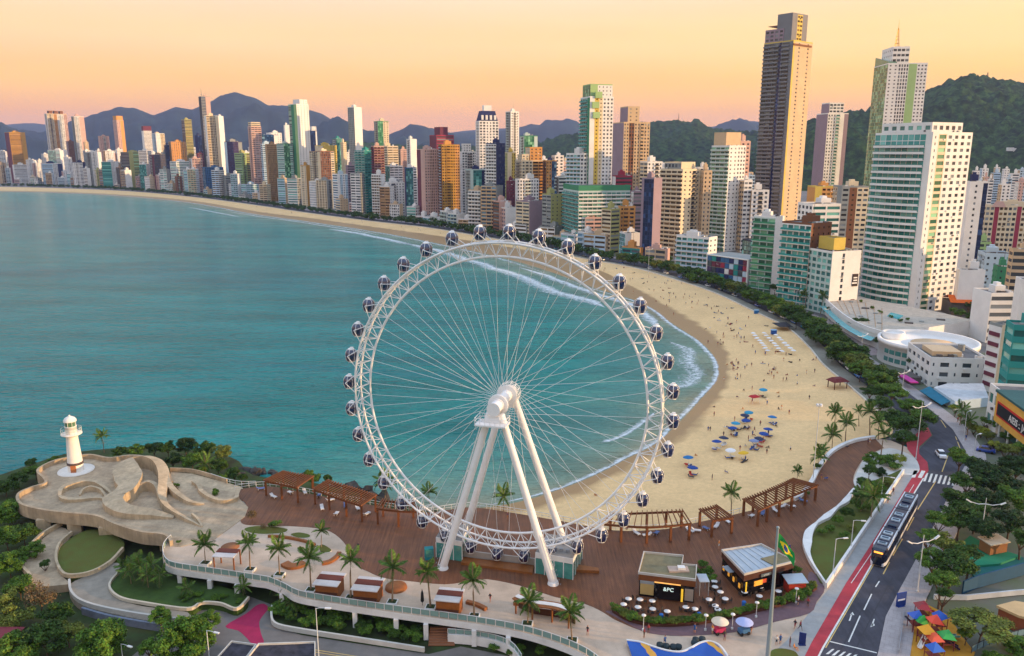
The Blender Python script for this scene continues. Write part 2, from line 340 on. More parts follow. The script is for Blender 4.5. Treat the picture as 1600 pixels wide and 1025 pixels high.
# --- sea
def sea_mat():
    m = bpy.data.materials.new('sea_water'); m.use_nodes = True; t = m.node_tree; b = t.nodes['Principled BSDF']
    g = t.nodes.new('ShaderNodeNewGeometry'); a = t.nodes.new('ShaderNodeAttribute'); a.attribute_name = 'depth'
    c = t.nodes.new('ShaderNodeValToRGB'); els = c.color_ramp.elements
    st = [(0, '#9a957a'), (.05, '#7b9380'), (.16, '#548c82'), (.4, '#1a807c'), (1, '#057678')]
    while len(els) < len(st): els.new(.5)
    for e, (p, k) in zip(els, st): e.position = p; e.color = lin(k)
    n = t.nodes.new('ShaderNodeTexNoise'); n.inputs['Scale'].default_value = .016; n.inputs['Detail'].default_value = 6; t.links.new(g.outputs['Position'], n.inputs[0])
    ad = t.nodes.new('ShaderNodeMath'); ad.operation = 'MULTIPLY_ADD'; ad.inputs[1].default_value = .16; ad.inputs[2].default_value = -.08; t.links.new(n.outputs[0], ad.inputs[0])
    a2 = t.nodes.new('ShaderNodeMath'); a2.operation = 'ADD'; t.links.new(ad.outputs[0], a2.inputs[0]); t.links.new(a.outputs['Fac'], a2.inputs[1])
    t.links.new(a2.outputs[0], c.inputs[0])
    mpv = t.nodes.new('ShaderNodeMapping'); mpv.inputs['Scale'].default_value = (.012, .045, 1); mpv.inputs['Rotation'].default_value = (0, 0, .35); t.links.new(g.outputs['Position'], mpv.inputs[0])
    n5 = t.nodes.new('ShaderNodeTexNoise'); n5.inputs['Scale'].default_value = 1; n5.inputs['Detail'].default_value = 5; t.links.new(mpv.outputs[0], n5.inputs[0])
    v5 = t.nodes.new('ShaderNodeMapRange'); v5.inputs[1].default_value = .3; v5.inputs[2].default_value = .7; v5.inputs[3].default_value = .78; v5.inputs[4].default_value = 1.22; t.links.new(n5.outputs[0], v5.inputs[0])
    s5 = t.nodes.new('ShaderNodeVectorMath'); s5.operation = 'SCALE'; t.links.new(c.outputs[0], s5.inputs[0]); t.links.new(v5.outputs[0], s5.inputs['Scale']); t.links.new(s5.outputs[0], b.inputs['Base Color'])
    b.inputs['Roughness'].default_value = .2; b.inputs['IOR'].default_value = 1.33; b.inputs['Specular IOR Level'].default_value = .14
    prev = None
    for sc, rot, stg, dist in (((.07, .22, 1), .5, 1.0, 2.4), ((.28, .75, 1), .25, 1.0, 1.1), ((1.1, 2.0, 1), .8, .8, .2)):
        mp_ = t.nodes.new('ShaderNodeMapping'); mp_.inputs['Scale'].default_value = sc; mp_.inputs['Rotation'].default_value = (0, 0, rot); t.links.new(g.outputs['Position'], mp_.inputs[0])
        k = t.nodes.new('ShaderNodeTexNoise'); k.inputs['Scale'].default_value = 1; k.inputs['Detail'].default_value = 3; k.inputs['Distortion'].default_value = .6; t.links.new(mp_.outputs[0], k.inputs[0])
        bp = t.nodes.new('ShaderNodeBump'); bp.inputs['Strength'].default_value = stg; bp.inputs['Distance'].default_value = dist; t.links.new(k.outputs[0], bp.inputs['Height'])
        if prev: t.links.new(prev.outputs[0], bp.inputs['Normal'])
        prev = bp
    t.links.new(prev.outputs[0], b.inputs['Normal'])
    return m
xs = np.concatenate([[-9500, -6000, -4000, -2500, -1800], np.arange(-1500, 200, 12.), [400, 2000]]); ys = np.concatenate([[-3000, -200, 40], np.arange(80, 1500, 12.), np.arange(1500, 2600, 60), [4000, 9500]])
gx, gy = np.meshgrid(xs, ys); pts = np.stack([gx, gy], -1).reshape(-1, 2)
sh = np.array([(p.x, p.y) for p in SHORE]); dm = np.full(len(pts), 1e9)
for i in range(len(sh)-1):
    a, d = sh[i], sh[i+1]-sh[i]; t_ = np.clip(((pts-a)@d)/(d@d+1e-9), 0, 1); dm = np.minimum(dm, np.hypot(*(pts-a-t_[:, None]*d).T))
dep = np.clip(dm/(120+.12*np.clip(pts[:, 1]-200, 0, 2000)), 0, 1)
nx, ny = len(xs), len(ys); me = bpy.data.meshes.new('sea')
me.from_pydata([(x, y, 0) for x, y in pts], [], [(j*nx+i, j*nx+i+1, (j+1)*nx+i+1, (j+1)*nx+i) for j in range(ny-1) for i in range(nx-1)])
me.materials.append(sea_mat()); at_ = me.attributes.new('depth', 'FLOAT', 'POINT'); at_.data.foreach_set('value', dep.astype(np.float32))
tag(link('sea', me), kind='structure')
# --- breaking waves: broken bands of foam along the shore
def foam_mat(name, lo, hi, stretch):
    m = bpy.data.materials.new(name); m.use_nodes = True; t = m.node_tree; b = t.nodes['Principled BSDF']
    b.inputs['Base Color'].default_value = (.8, .84, .85, 1); b.inputs['Roughness'].default_value = .8
    g = t.nodes.new('ShaderNodeNewGeometry'); n = t.nodes.new('ShaderNodeTexNoise'); n.inputs['Scale'].default_value = stretch; n.inputs['Detail'].default_value = 8; n.inputs['Roughness'].default_value = .68
    t.links.new(g.outputs['Position'], n.inputs[0]); a = t.nodes.new('ShaderNodeAttribute'); a.attribute_name = 'edge'
    ad = t.nodes.new('ShaderNodeMath'); ad.operation = 'MULTIPLY_ADD'; ad.inputs[1].default_value = .5; t.links.new(a.outputs['Fac'], ad.inputs[0]); t.links.new(n.outputs[0], ad.inputs[2])
    r = t.nodes.new('ShaderNodeMapRange'); r.inputs[1].default_value = lo; r.inputs[2].default_value = hi; t.links.new(ad.outputs[0], r.inputs[0]); r.inputs[4].default_value = .82; t.links.new(r.outputs[0], b.inputs['Alpha'])
    return m
def inward(i, c=SHORE):
    d = c[min(i+1, len(c)-1)]-c[max(i-1, 0)]; d.z = 0; d.normalize(); return Vector((-d.y, d.x, 0))   # left of travel... flipped below
sgn = -1 if (inward(60).dot(Vector((-1, 0, 0))) < 0) else 1
def foam_band(name, i0, i1, off, wid, m, z=.05, label=None):
    rows = []; ed = []
    for i in range(i0, i1+1):
        t = (i-i0)/(i1-i0); k = min(1, 8*t, 8*(1-t)); p = SHORE[i]; nn = inward(i)*sgn; o = off(t) if callable(off) else off; w = (wid(t) if callable(wid) else wid)*k
        jit = .25*w*mnoise.noise((p.x*.05, p.y*.05, off(0) if callable(off) else off))
        rows.append([p+nn*(o+jit+w*q-(.5*w))+Vector((0, 0, z)) for q in (0, .25, .6, 1)]); ed.append([.35, 1, .6, 0])
    b = MB(); loft(b, rows); o = tag(b.build(name, m), kind='stuff', label=label)
    o['category'] = 'surf'
    a = o.data.attributes.new('edge', 'FLOAT', 'POINT'); a.data.foreach_set('value', [x for r in ed for x in r])
fm1 = foam_mat('foam_dense', .70, 1.02, .42); fm2 = foam_mat('foam_lacy', .82, 1.08, .6)
foam_band('surf_foam', 62, 152, lambda t: 1.0, lambda t: 4.2-2.4*t, fm1, .06, 'white foam edge where the water meets the wet sand of the curved beach')
foam_band('surf_foam', 6, 62, 4, 10, fm2, .06, 'thin foam line along the far stretch of the beach')
foam_band('breaking_wave', 47, 73, lambda t: 22+6*math.sin(3*t), lambda t: 17, fm1, .07, 'long white breaking wave behind the upper wheel rim')
foam_band('breaking_wave', 59, 80, lambda t: 9, lambda t: 11, fm1, .075, 'second white breaker close to the beach behind the wheel')
foam_band('breaking_wave', 40, 49, lambda t: 24, lambda t: 15, fm1, .07, 'short white breaker left of the wheel top')
foam_band('breaking_wave', 26, 31, lambda t: 34, lambda t: 14, fm2, .07, 'small white breaker off the middle of the far beach')
foam_band('breaking_wave', 84, 106, lambda t: 12, lambda t: 16, fm2, .07, 'lacy spent foam off the beach bend right of the wheel')
foam_band('breaking_wave', 112, 124, lambda t: 9+3*t, lambda t: 3.2, fm1, .07, 'short foam crest beside the right wheel cabins')
foam_band('breaking_wave', 28, 44, lambda t: 13, lambda t: 12, fm2, .065, 'faint foam line near the far sand')
# --- city ground
asph = mat('asphalt', '#4d4c54', rough=.9, var=.22, scale=.22, bump=.3, bscale=6, spec=.25)
overlay(asph, f_noise((.9, .06, 1), 5, R(-33)), .72, 1.12); overlay(asph, f_noise((.12, .12, 1), 7), .8, 1.1)
cityg = mat('city_ground', '#6f6b68', rough=.95, var=.3, scale=.05)
far = [(9000, 300), (9000, 9000), (-9000, 9000), (-9000, 2650), (-3200, 2650)]
poly = [(p.x, p.y) for p in BACK[3:130]]+[(170, 215), (400, 200)]+far
mb = MB(); mb.prism(poly, -1, 1.75); structure(mb, 'city_ground', cityg)
def offs(c, i, d):
    v = c[min(i+1, len(c)-1)]-c[max(i-1, 0)]; v.z = 0; v.normalize(); return c[i]+Vector((v.y, -v.x, 0))*d*osg
osg = 1; osg = 1 if (offs(BACK, 100, 10)-BACK[100]).x > 0 else -1
I0, I1 = 4, 122
def strip(name, d0, d1, z, m, kind='structure', i1=I1):
    b = MB(); loft(b, [[Vector((*offs(BACK, i, d0).xy, z)), Vector((*offs(BACK, i, d1).xy, z))] for i in range(I0, i1+1)]); o = b.build(name, m); o['kind'] = kind; return o
pav = mat('promenade_paving', '#8b8678', rough=.9, var=.16, scale=.4, bump=.2)
strip('promenade', -.2, 6, 2.36, pav); strip('avenue', 9.5, 21, 2.02, asph, i1=110); strip('pavement', 21, 26, 2.14, mat('pavement_pink', '#a08f8c', rough=.9, var=.2), i1=112)
strip('parking_bay', 6, 9.5, 2.0, asph)
b = MB(); b.wall([Vector((p.x, p.y, 1.9)) for p in BACK[I0:I1+4]], .45, .85); structure(b, 'promenade_kerb', paint('#cfc8ba'))
# near-right land at street level and the long road
LFT = [(1232, 1110), (1262, 1060), (1286, 1012), (1324, 947), (1362, 881), (1403, 813), (1443, 747), (1451, 737), (1451, 726), (1437, 713), (1435, 703), (1458, 680), (1451, 667), (1438, 650), (1415, 630), (1385, 606), (1352, 578), (1322, 556)]
RGT = [(1350, 1110), (1358, 1065), (1372, 1020), (1384, 963), (1405, 922), (1430, 876), (1470, 800), (1484, 770), (1498, 745), (1511, 722), (1510, 706), (1500, 689), (1489, 671), (1470, 653), (1444, 632), (1408, 605), (1372, 579), (1338, 555)]
road_l = [PG(*p, .004) for p in LFT]; road_r = [PG(*p, .004) for p in RGT]
mb = MB(); loft(mb, [[a, a.lerp(b, .5), b] for a, b in zip(road_l, road_r)]); structure(mb, 'road', asph)
mb = MB(); paveg = mat('pale_paving', '#7d7a72', rough=.9, var=.3, scale=.15, col2='#5f6a4a')
ys_ = [60, 90, 120, 150, 185, 200, 215, 230, 245, 262, 300]
rowsL = []
for p in [(1180, 1300)]+LFT:
    a = PG(*p, -.12); a.x -= 4.5 if a.y < 170 else 1.0; rowsL.append([a, a+Vector((60, 5, 0)), a+Vector((400, 5, 0))])
loft(mb, rowsL); structure(mb, 'street_ground', paveg)
# --- hills and mountains
def ridge(name, prof, D, front, back, m, amp, freq, nu=120, nv=26, base=0, sm_=0):
    px = np.array([p[0] for p in prof], float); py = np.array([p[1] for p in prof], float)
    us = np.linspace(px[0], px[-1], nu); tops = np.interp(us, px, py); rows = []
    for j in range(nv):
        v = j/(nv-1); row = []
        d = -front+(front+back)*v
        for u, ty in zip(us, tops):
            q = PY(u, ty, D); f = 1-abs(d)/(front if d < 0 else back); sh_ = (f*f*(3-2*f))*.6+f*.4
            dirx = q.x/D; X = q.x+dirx*d; Y = D+d
            h = base+(q.z-base)*sh_
            nz = mnoise.fractal((X*freq, Y*freq, 3.1), 1.0, 2.1, 6)
            if sm_: h += sm_*(abs(mnoise.noise((X*.024, Y*.024, 9.2)))+.55*abs(mnoise.noise((X*.06, Y*.06, 4.4)))-.35)*2*min(1, f*3)
            h += amp*nz*min(1, 2.6*(1-f)+.06)*min(1, f*4)*(1 if d < 0 else .4)
            row.append(Vector((X, Y, max(h, base-30*(1-f)))))
        rows.append(row)
    b = MB(); loft(b, rows, smooth=True); structure(b, name, m)
forest = mat('hill_forest', '#12230f', rough=1, var=.5, scale=.03, bump=1, bscale=.09, spec=.05, col2='#3c5428')
overlay(forest, f_noise((.06, .06, .06), 3), .4, 1.5)
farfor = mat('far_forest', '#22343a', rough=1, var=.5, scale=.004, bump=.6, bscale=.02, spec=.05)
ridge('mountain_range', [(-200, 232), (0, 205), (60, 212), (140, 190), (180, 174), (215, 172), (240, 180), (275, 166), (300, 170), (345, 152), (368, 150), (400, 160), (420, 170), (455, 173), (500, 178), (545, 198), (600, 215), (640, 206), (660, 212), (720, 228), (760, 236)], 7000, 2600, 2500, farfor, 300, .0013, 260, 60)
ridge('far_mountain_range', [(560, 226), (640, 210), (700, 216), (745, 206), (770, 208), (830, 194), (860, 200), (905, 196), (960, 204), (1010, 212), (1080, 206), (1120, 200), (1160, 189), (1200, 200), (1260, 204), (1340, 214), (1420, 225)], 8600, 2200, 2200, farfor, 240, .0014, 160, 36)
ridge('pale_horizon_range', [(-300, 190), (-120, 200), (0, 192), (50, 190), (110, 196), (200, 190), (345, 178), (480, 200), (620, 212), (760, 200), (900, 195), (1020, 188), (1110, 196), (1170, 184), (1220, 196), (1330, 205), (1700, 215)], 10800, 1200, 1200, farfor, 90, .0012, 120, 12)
ridge('wooded_hill', [(480, 236), (540, 222), (600, 226), (700, 232), (800, 230), (850, 224), (880, 216), (930, 206), (980, 194), (1020, 190), (1060, 192), (1090, 191), (1120, 204), (1150, 206), (1175, 208), (1230, 212), (1290, 206), (1345, 214), (1420, 220)], 3600, 1200, 900, forest, 45, .003, 420, 80, sm_=14)
ridge('big_wooded_hill', [(1180, 234), (1250, 200), (1290, 180), (1335, 176), (1380, 168), (1420, 156), (1450, 143), (1485, 128), (1510, 119), (1540, 119), (1570, 125), (1600, 131), (1680, 120), (1800, 150), (1900, 170), (2100, 150), (2400, 170), (2700, 190)], 2500, 900, 800, forest, 60, .0042, 460, 130, sm_=13)
# the headland hill that stands right of and behind the drone; it throws the long evening shade over the beach
def hill(name, c, rx, ry, h, m, n=44):
    b = MB(); rows = []
    for j in range(n):
        row = []
        for i in range(n):
            u, v = -1+2*i/(n-1), -1+2*j/(n-1); r = math.hypot(u, v); f = max(0, 1-r*r)
            X, Y = c[0]+u*rx, c[1]+v*ry; row.append(Vector((X, Y, 1+h*f*f**.4+12*f*mnoise.fractal((X*.008, Y*.008, 1), 1, 2, 5))))
        rows.append(row)
    loft(b, rows, smooth=True); structure(b, name, m)
hill('headland_hill', (1150, -330), 700, 560, 135, forest)
# ================================================================== the city: parametric blocks with real openings
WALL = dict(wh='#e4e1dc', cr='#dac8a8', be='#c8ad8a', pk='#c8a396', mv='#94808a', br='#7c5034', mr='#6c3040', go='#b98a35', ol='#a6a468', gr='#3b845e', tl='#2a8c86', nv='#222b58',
            bl='#33648f', gy='#90938f', dk='#3a3b42', rd='#973045', og='#cf9450', lg='#9cba7c', ye='#cfb352', lb='#b7cbd8', tn='#a8835c', dg='#5b5450', pu='#51405e', gw='#b9c9c2', tp='#7c7b7d')  # og and ye also serve as painted sunlight on some pale walls
WM = {k: mat('facade_'+k, v, rough=.78, var=.09, scale=.12) for k, v in WALL.items()}
GM = dict(dk=glassmat('window_dark', '#191d24', '#8f979c'), te=glassmat('window_teal', '#14534f', '#86cdbf', share=.4), bl=glassmat('window_blue', '#14304f', '#7fa9c6'),
          br=glassmat('window_bronze', '#21160f', '#a3804e', share=.2), gn=glassmat('window_green', '#1d5238', '#9fd8ac', share=.4), nv=glassmat('window_navy', '#0e1838', '#3d5a8c', share=.3), tq=glassmat('window_turquoise', '#2a8d86', '#a6e6da', share=.35))
WK = list(WM); GK = list(GM)
WML = [WM[k] for k in WK]; GML = [GM[k] for k in GK]
roofm = mat('roof_felt', '#6d6a68', rough=.95, var=.3, scale=.3); railm = {k: WM[k] for k in WK}
def quadgrid(O, U, N, u0, u1, z0, z1, n=0.0):
    """stack of quads on the plane O + u*U + n*N; all args broadcast arrays"""
    u0, u1, z0, z1, n = np.broadcast_arrays(*[np.asarray(a, float) for a in (u0, u1, z0, z1, n)])
    u0, u1, z0, z1, n = [a.reshape(-1) for a in (u0, u1, z0, z1, n)]
    Z = np.array([0, 0, 1.])
    def pt(u, z, k): return O+u[:, None]*U+z[:, None]*Z+k[:, None]*N
    return np.stack([pt(u0, z0, n), pt(u1, z0, n), pt(u1, z1, n), pt(u0, z1, n)], 1)
STY = dict(w=(3.3, .40, .42, .3, .25), W=(3.6, .64, .5, .28, .25), r=(99, .95, .5, .3, .3), g=(2.4, .93, .9, .05, .10), b=(4.2, .88, .74, .05, .5), v=(2.4, .5, .7, .16, .35), c=(9, .16, .4, .3, .2), R=(7, .9, .46, .3, .3), q=(4.4, .26, .34, .34, .2))
VAR = [1, 1, 1]; CLUT = [0]; FR_ = random.Random(77)
def facade(qw, qg, O, U, N, u0, u1, z0, z1, sty, mw, mg, fh):
    O, U, N = [np.array(a, float) for a in (O, U, N)]
    if sty == 's' or z1-z0 < 2.2 or u1-u0 < .6:
        qw.add(quadgrid(O, U, N, u0, u1, z0, z1), mw); return 0, []
    sp_, ww, wh, sill, rec = STY[sty]; sp_ *= VAR[0]; ww = min(.96, ww*(VAR[1] if sty in 'wWvq' else 1)); wh = min(.9, wh*(VAR[2] if sty in 'wWR' else 1))
    nx = max(1, round((u1-u0)/sp_)); nz = max(1, round((z1-z0)/fh)); cw = (u1-u0)/nx; ch = (z1-z0)/nz
    i = np.arange(nx); a = u0+i*cw+cw*(1-ww)/2; b = a+cw*ww; j = np.arange(nz); c = z0+j*ch+ch*sill; d = np.minimum(c+ch*wh, z0+(j+1)*ch-.02)
    ed0 = np.concatenate([[u0], b]); ed1 = np.concatenate([a, [u1]]); qw.add(quadgrid(O, U, N, ed0, ed1, z0, z1), mw)        # piers
    s0 = np.concatenate([[z0], d]); s1 = np.concatenate([c, [z1]])
    A, S0 = np.meshgrid(a, s0); Bm, S1 = np.meshgrid(b, s1); qw.add(quadgrid(O, U, N, A, Bm, S0, S1), mw)                    # spandrels
    A, C = np.meshgrid(a, c); Bm, D = np.meshgrid(b, d); A, Bm, C, D = [x.reshape(-1) for x in (A, Bm, C, D)]
    qg.add(quadgrid(O, U, N, A, Bm, C, D, -rec), mg)
    Z = np.array([0, 0, 1.])
    def pt(u, z, k): return O+u[:, None]*U+z[:, None]*Z+k*N
    qw.add(np.stack([pt(A, C, 0), pt(Bm, C, 0), pt(Bm, C, -rec), pt(A, C, -rec)], 1), mw); qw.add(np.stack([pt(A, D, -rec), pt(Bm, D, -rec), pt(Bm, D, 0), pt(A, D, 0)], 1), mw)
    qw.add(np.stack([pt(A, C, 0), pt(A, C, -rec), pt(A, D, -rec), pt(A, D, 0)], 1), mw); qw.add(np.stack([pt(Bm, C, -rec), pt(Bm, C, 0), pt(Bm, D, 0), pt(Bm, D, -rec)], 1), mw)
    return ch, [z0+k*ch for k in range(nz)]
def parse(s):
    r = []
    for seg in s.split('|'):
        h, t = seg.split(':'); k = h.rstrip('swWrgbvcRq'); c = t.split('/'); r.append((float(k or 1), h[len(k):], c[0], c[1] if len(c) > 1 else 'dk', c[2] if len(c) > 2 else c[0]))
    tot = sum(x[0] for x in r); return [(x[0]/tot,)+x[1:] for x in r]
def box_quads(x0, x1, y0, y1, z0, z1, bottom=False):
    v = [(x0, y0, z0), (x1, y0, z0), (x1, y1, z0), (x0, y1, z0), (x0, y0, z1), (x1, y0, z1), (x1, y1, z1), (x0, y1, z1)]
    f = [(0, 1, 5, 4), (1, 2, 6, 5), (2, 3, 7, 6), (3, 0, 4, 7), (4, 5, 6, 7)]+([(3, 2, 1, 0)] if bottom else [])
    return np.array([[v[i] for i in q] for q in f], float)
def volume(root, x0, x1, y0, y1, z0, z1, L, Rr, fh, det, extra_tag=''):
    """one box volume of a building (local axes: right face on y=y0, left face on x=x0)"""
    qw, qg = QB(), QB(); qb = QB(); qa = QB()
    VAR[:] = [FR_.uniform(.8, 1.3), FR_.uniform(.85, 1.3), FR_.uniform(.85, 1.25)]
    for (O, U, Nn, length, spec) in (((x0, y1, 0), (0, -1, 0), (-1, 0, 0), y1-y0, L), ((x0, y0, 0), (1, 0, 0), (0, -1, 0), x1-x0, Rr)):
        u = 0
        segs = []
        for sg in parse(spec):
            if sg[1] in 'wW' and sg[0]*length > 9.5 and z1-z0 > 16 and FR_.random() < .7:
                k_ = FR_.uniform(.22, .36); rl_ = FR_.choice([sg[4], sg[4], 'gw', 'lb', 'dg']); f0 = sg[0]*(1-k_)*FR_.choice([.5, .5, .3, .7]); segs += [(f0,)+sg[1:], (sg[0]*k_, 'b', sg[2], sg[3], rl_), (sg[0]*(1-k_)-f0,)+sg[1:]]
            else: segs.append(sg)
        for fr, st, wk, gk, rk in segs:
            u1 = u+fr*length; mw, mg = WK.index(wk), GK.index(gk)
            ch, fl = facade(qw, qg, O, U, Nn, u, u1, z0, z1, st, mw, mg, fh)
            if st in 'wWR' and fl and CLUT[0]:
                O_, U_, N_ = [np.array(a, float) for a in (O, U, Nn)]; n_ = max(2, int((u1-u)*len(fl)/26))
                for _ in range(n_):
                    uu = FR_.uniform(u+.4, max(u+.5, u1-1.4)); zz = FR_.choice(fl)+.12; dd = FR_.uniform(.35, .6); ww_ = FR_.uniform(.7, 1.1)
                    p_ = lambda a, z, n: O_+a*U_+n*N_+np.array([0, 0, z])
                    v = [p_(uu, zz, dd), p_(uu+ww_, zz, dd), p_(uu+ww_, zz, .002), p_(uu, zz, .002), p_(uu, zz+.65, dd), p_(uu+ww_, zz+.65, dd), p_(uu+ww_, zz+.65, .002), p_(uu, zz+.65, .002)]
                    qa.add(np.array([[v[i] for i in q] for q in ((0, 1, 5, 4), (1, 2, 6, 5), (3, 0, 4, 7), (4, 5, 6, 7), (3, 2, 1, 0))]), WK.index(FR_.choice(['gy', 'wh', 'dg'])))
            if st == 'b':
                O_, U_, N_ = [np.array(a, float) for a in (O, U, Nn)]; pr = 1.25; mr = WK.index(rk)
                def slab(ua, ub, za, zb, na, nb):
                    p = lambda u_, z_, n_: O_+u_*U_+n_*N_+np.array([0, 0, z_])
                    v = [p(ua, za, nb), p(ub, za, nb), p(ub, za, na), p(ua, za, na), p(ua, zb, nb), p(ub, zb, nb), p(ub, zb, na), p(ua, zb, na)]
                    return np.array([[v[i] for i in q] for q in ((0, 1, 5, 4), (1, 2, 6, 5), (3, 0, 4, 7), (4, 5, 6, 7), (3, 2, 1, 0), (2, 3, 7, 6))])
                ua, ub = u+.15, u1-.15
                one = QB()
                for q_, m_ in ((slab(ua, ub, -.16, .10, -.1, pr), mw), (slab(ua, ub, .102, 1.05, pr-.12, pr-.02), mr), (slab(ua, ua+.1, .102, 1.05, 0, pr-.13), mr), (slab(ub-.1, ub, .102, 1.05, 0, pr-.13), mr)): one.add(q_, m_)
                if det:
                    me_ = one.mesh('balcony', WML)
                    for z_ in fl[1:] if z0 < 3 else fl: link('balcony', me_, root, (0, 0, z_))
                else:
                    for z_ in fl[1:] if z0 < 3 else fl:
                        for q_, m_ in zip(one.q, one.m): qb.add(q_+np.array([0, 0, z_]), int(m_[0]))
            u = u1
    mw = WK.index(parse(Rr)[0][2]); mwl = WK.index(parse(L)[-1][2])
    qw.add([[(x1, y0, z0), (x1, y1, z0), (x1, y1, z1), (x1, y0, z1)]], mw); qw.add([[(x1, y1, z0), (x0, y1, z0), (x0, y1, z1), (x1, y1, z1)]], mwl)
    qw.build('wall', WML, root)
    if qg.n(): o = qg.build('window_panes', GML, root); o['kind'] = 'stuff'
    if qb.n(): o = qb.build('balcony_rows', WML, root); o['kind'] = 'stuff'
    if qa.n(): o = qa.build('air_conditioners', WML, root); o['kind'] = 'stuff'
    # flat roof behind a low parapet
    r = QB(); p = .9; w = .25
    for a in ((x0, x1, y0, y0+w), (x0, x1, y1-w, y1), (x0, x0+w, y0+w+.002, y1-w-.002), (x1-w, x1, y0+w+.002, y1-w-.002)): r.add(box_quads(a[0], a[1], a[2], a[3], z1+.002, z1+p), 1)
    r.add([[(x0+w, y0+w, z1+.25), (x1-w, y0+w, z1+.25), (x1-w, y1-w, z1+.25), (x0+w, y1-w, z1+.25)]], 0)
    r.build('roof', [roofm, WML[mw]], root)
FY = [(-400, 276), (-50, 285.5), (0, 286.5), (100, 289), (200, 295), (300, 302), (400, 312), (500, 325), (600, 338), (700, 351), (800, 367), (900, 387), (1000, 405), (1100, 424), (1200, 455), (1300, 500), (1400, 560)]
def front_Y(x):
    y = float(np.interp(x, [p[0] for p in FY], [p[1] for p in FY])); return P(x, y, 2).y
BR = random.Random(3)
def B(xl, xs, xr, yt, d, L, Rr, label, extra=None, det=0, fh=3.1, cat='building', Y=None, group=None, tanks=1, name='apartment_tower', dl=None):
    Y = Y or front_Y(xs)+d
    top = PY(xs, yt, Y); h = top.z-1.7; wdepth = Y*CP-(top.z*.6-H)*SP
    C = Vector((PY(xs, yt, Y).x, Y)); kx = (xs-800)/F
    zc = top.z-H; w0 = Y*CP-zc*SP; C.x = kx*w0
    phi = math.atan2(C.x, C.y); pl, pr = max(xs-xl, 0), max(xr-xs, 0)
    if dl is None: dl = min(R(60), max(R(16), math.atan2(max(pl, .1), max(pr, .1))))
    if pl < 1: dl = R(6)
    if pr < 1: dl = R(78)
    a = -phi+dl; r = (math.cos(a), math.sin(a)); l = (-math.sin(a), math.cos(a))
    def solve(px, v):
        k = (px-800)/F; den = v[0]-k*v[1]*CP; return (k*w0-C.x)/den if abs(den) > 1e-6 else 15
    Wd = solve(xr, r) if pr >= 1 else 14.0; Dp = solve(xl, l) if pl >= 1 else 14.0
    Wd = min(max(Wd, 3), 90); Dp = min(max(Dp, 3), 90)
    CLUT[0] = Y < 1100
    o = empty(name, (C.x, C.y, 1.7), a, label, cat, group)
    volume(o, 0, Wd, 0, Dp, 0, h, L, Rr, fh, det)
    wk = parse(Rr)[-1][2]
    for e in (extra or []):
        x0, x1, y0, y1, eh, eL, eR = e; volume(o, x0*Wd, x1*Wd, y0*Dp, y1*Dp, h+.9, h+.9+eh, eL, eR, fh, 0)
    if tanks and not extra:
        fx, fy = BR.uniform(.25, .5), BR.uniform(.25, .5); q = MB(); hh = BR.uniform(2.6, 5)
        q.box((Wd*(fx+.12), Dp*(fy+.12), h+.26+hh/2), (Wd*.36, Dp*.36, hh)); q.box((Wd*(fx+.10), Dp*(fy+.12), h+.26+hh+.6), (Wd*.16, Dp*.2, 1.2))
        q.build('penthouse', WM[wk], o)
        if BR.random() < .5:
            q = MB(); q.tube((Wd*(fx+.2), Dp*(fy+.1), h+hh+.2), (Wd*(fx+.2), Dp*(fy+.1), h+hh+7), .12, .05, 5); q.build('antenna', WM['dk'], o)
    if BR.random() < .6 and Wd > 7: q = MB(); q.tube((Wd*.78, Dp*.6, h+.3), (Wd*.78, Dp*.6, h+2.6), 1.1, n=10); q.build('water_tank', WM[BR.choice(['bl', 'gy', 'wh'])], o)
    for k in range(BR.randint(4, 8)):
        q = MB(); q.box((BR.uniform(.12, .88)*Wd, BR.uniform(.1, .25)*Dp, h+.75), (1.6, 1.1, 1.0)); q.build('roof_unit', WM[BR.choice(['wh', 'gy', 'dg'])], o)
    return o, Wd, Dp, h
ROW = 'towers lining the curved beach'
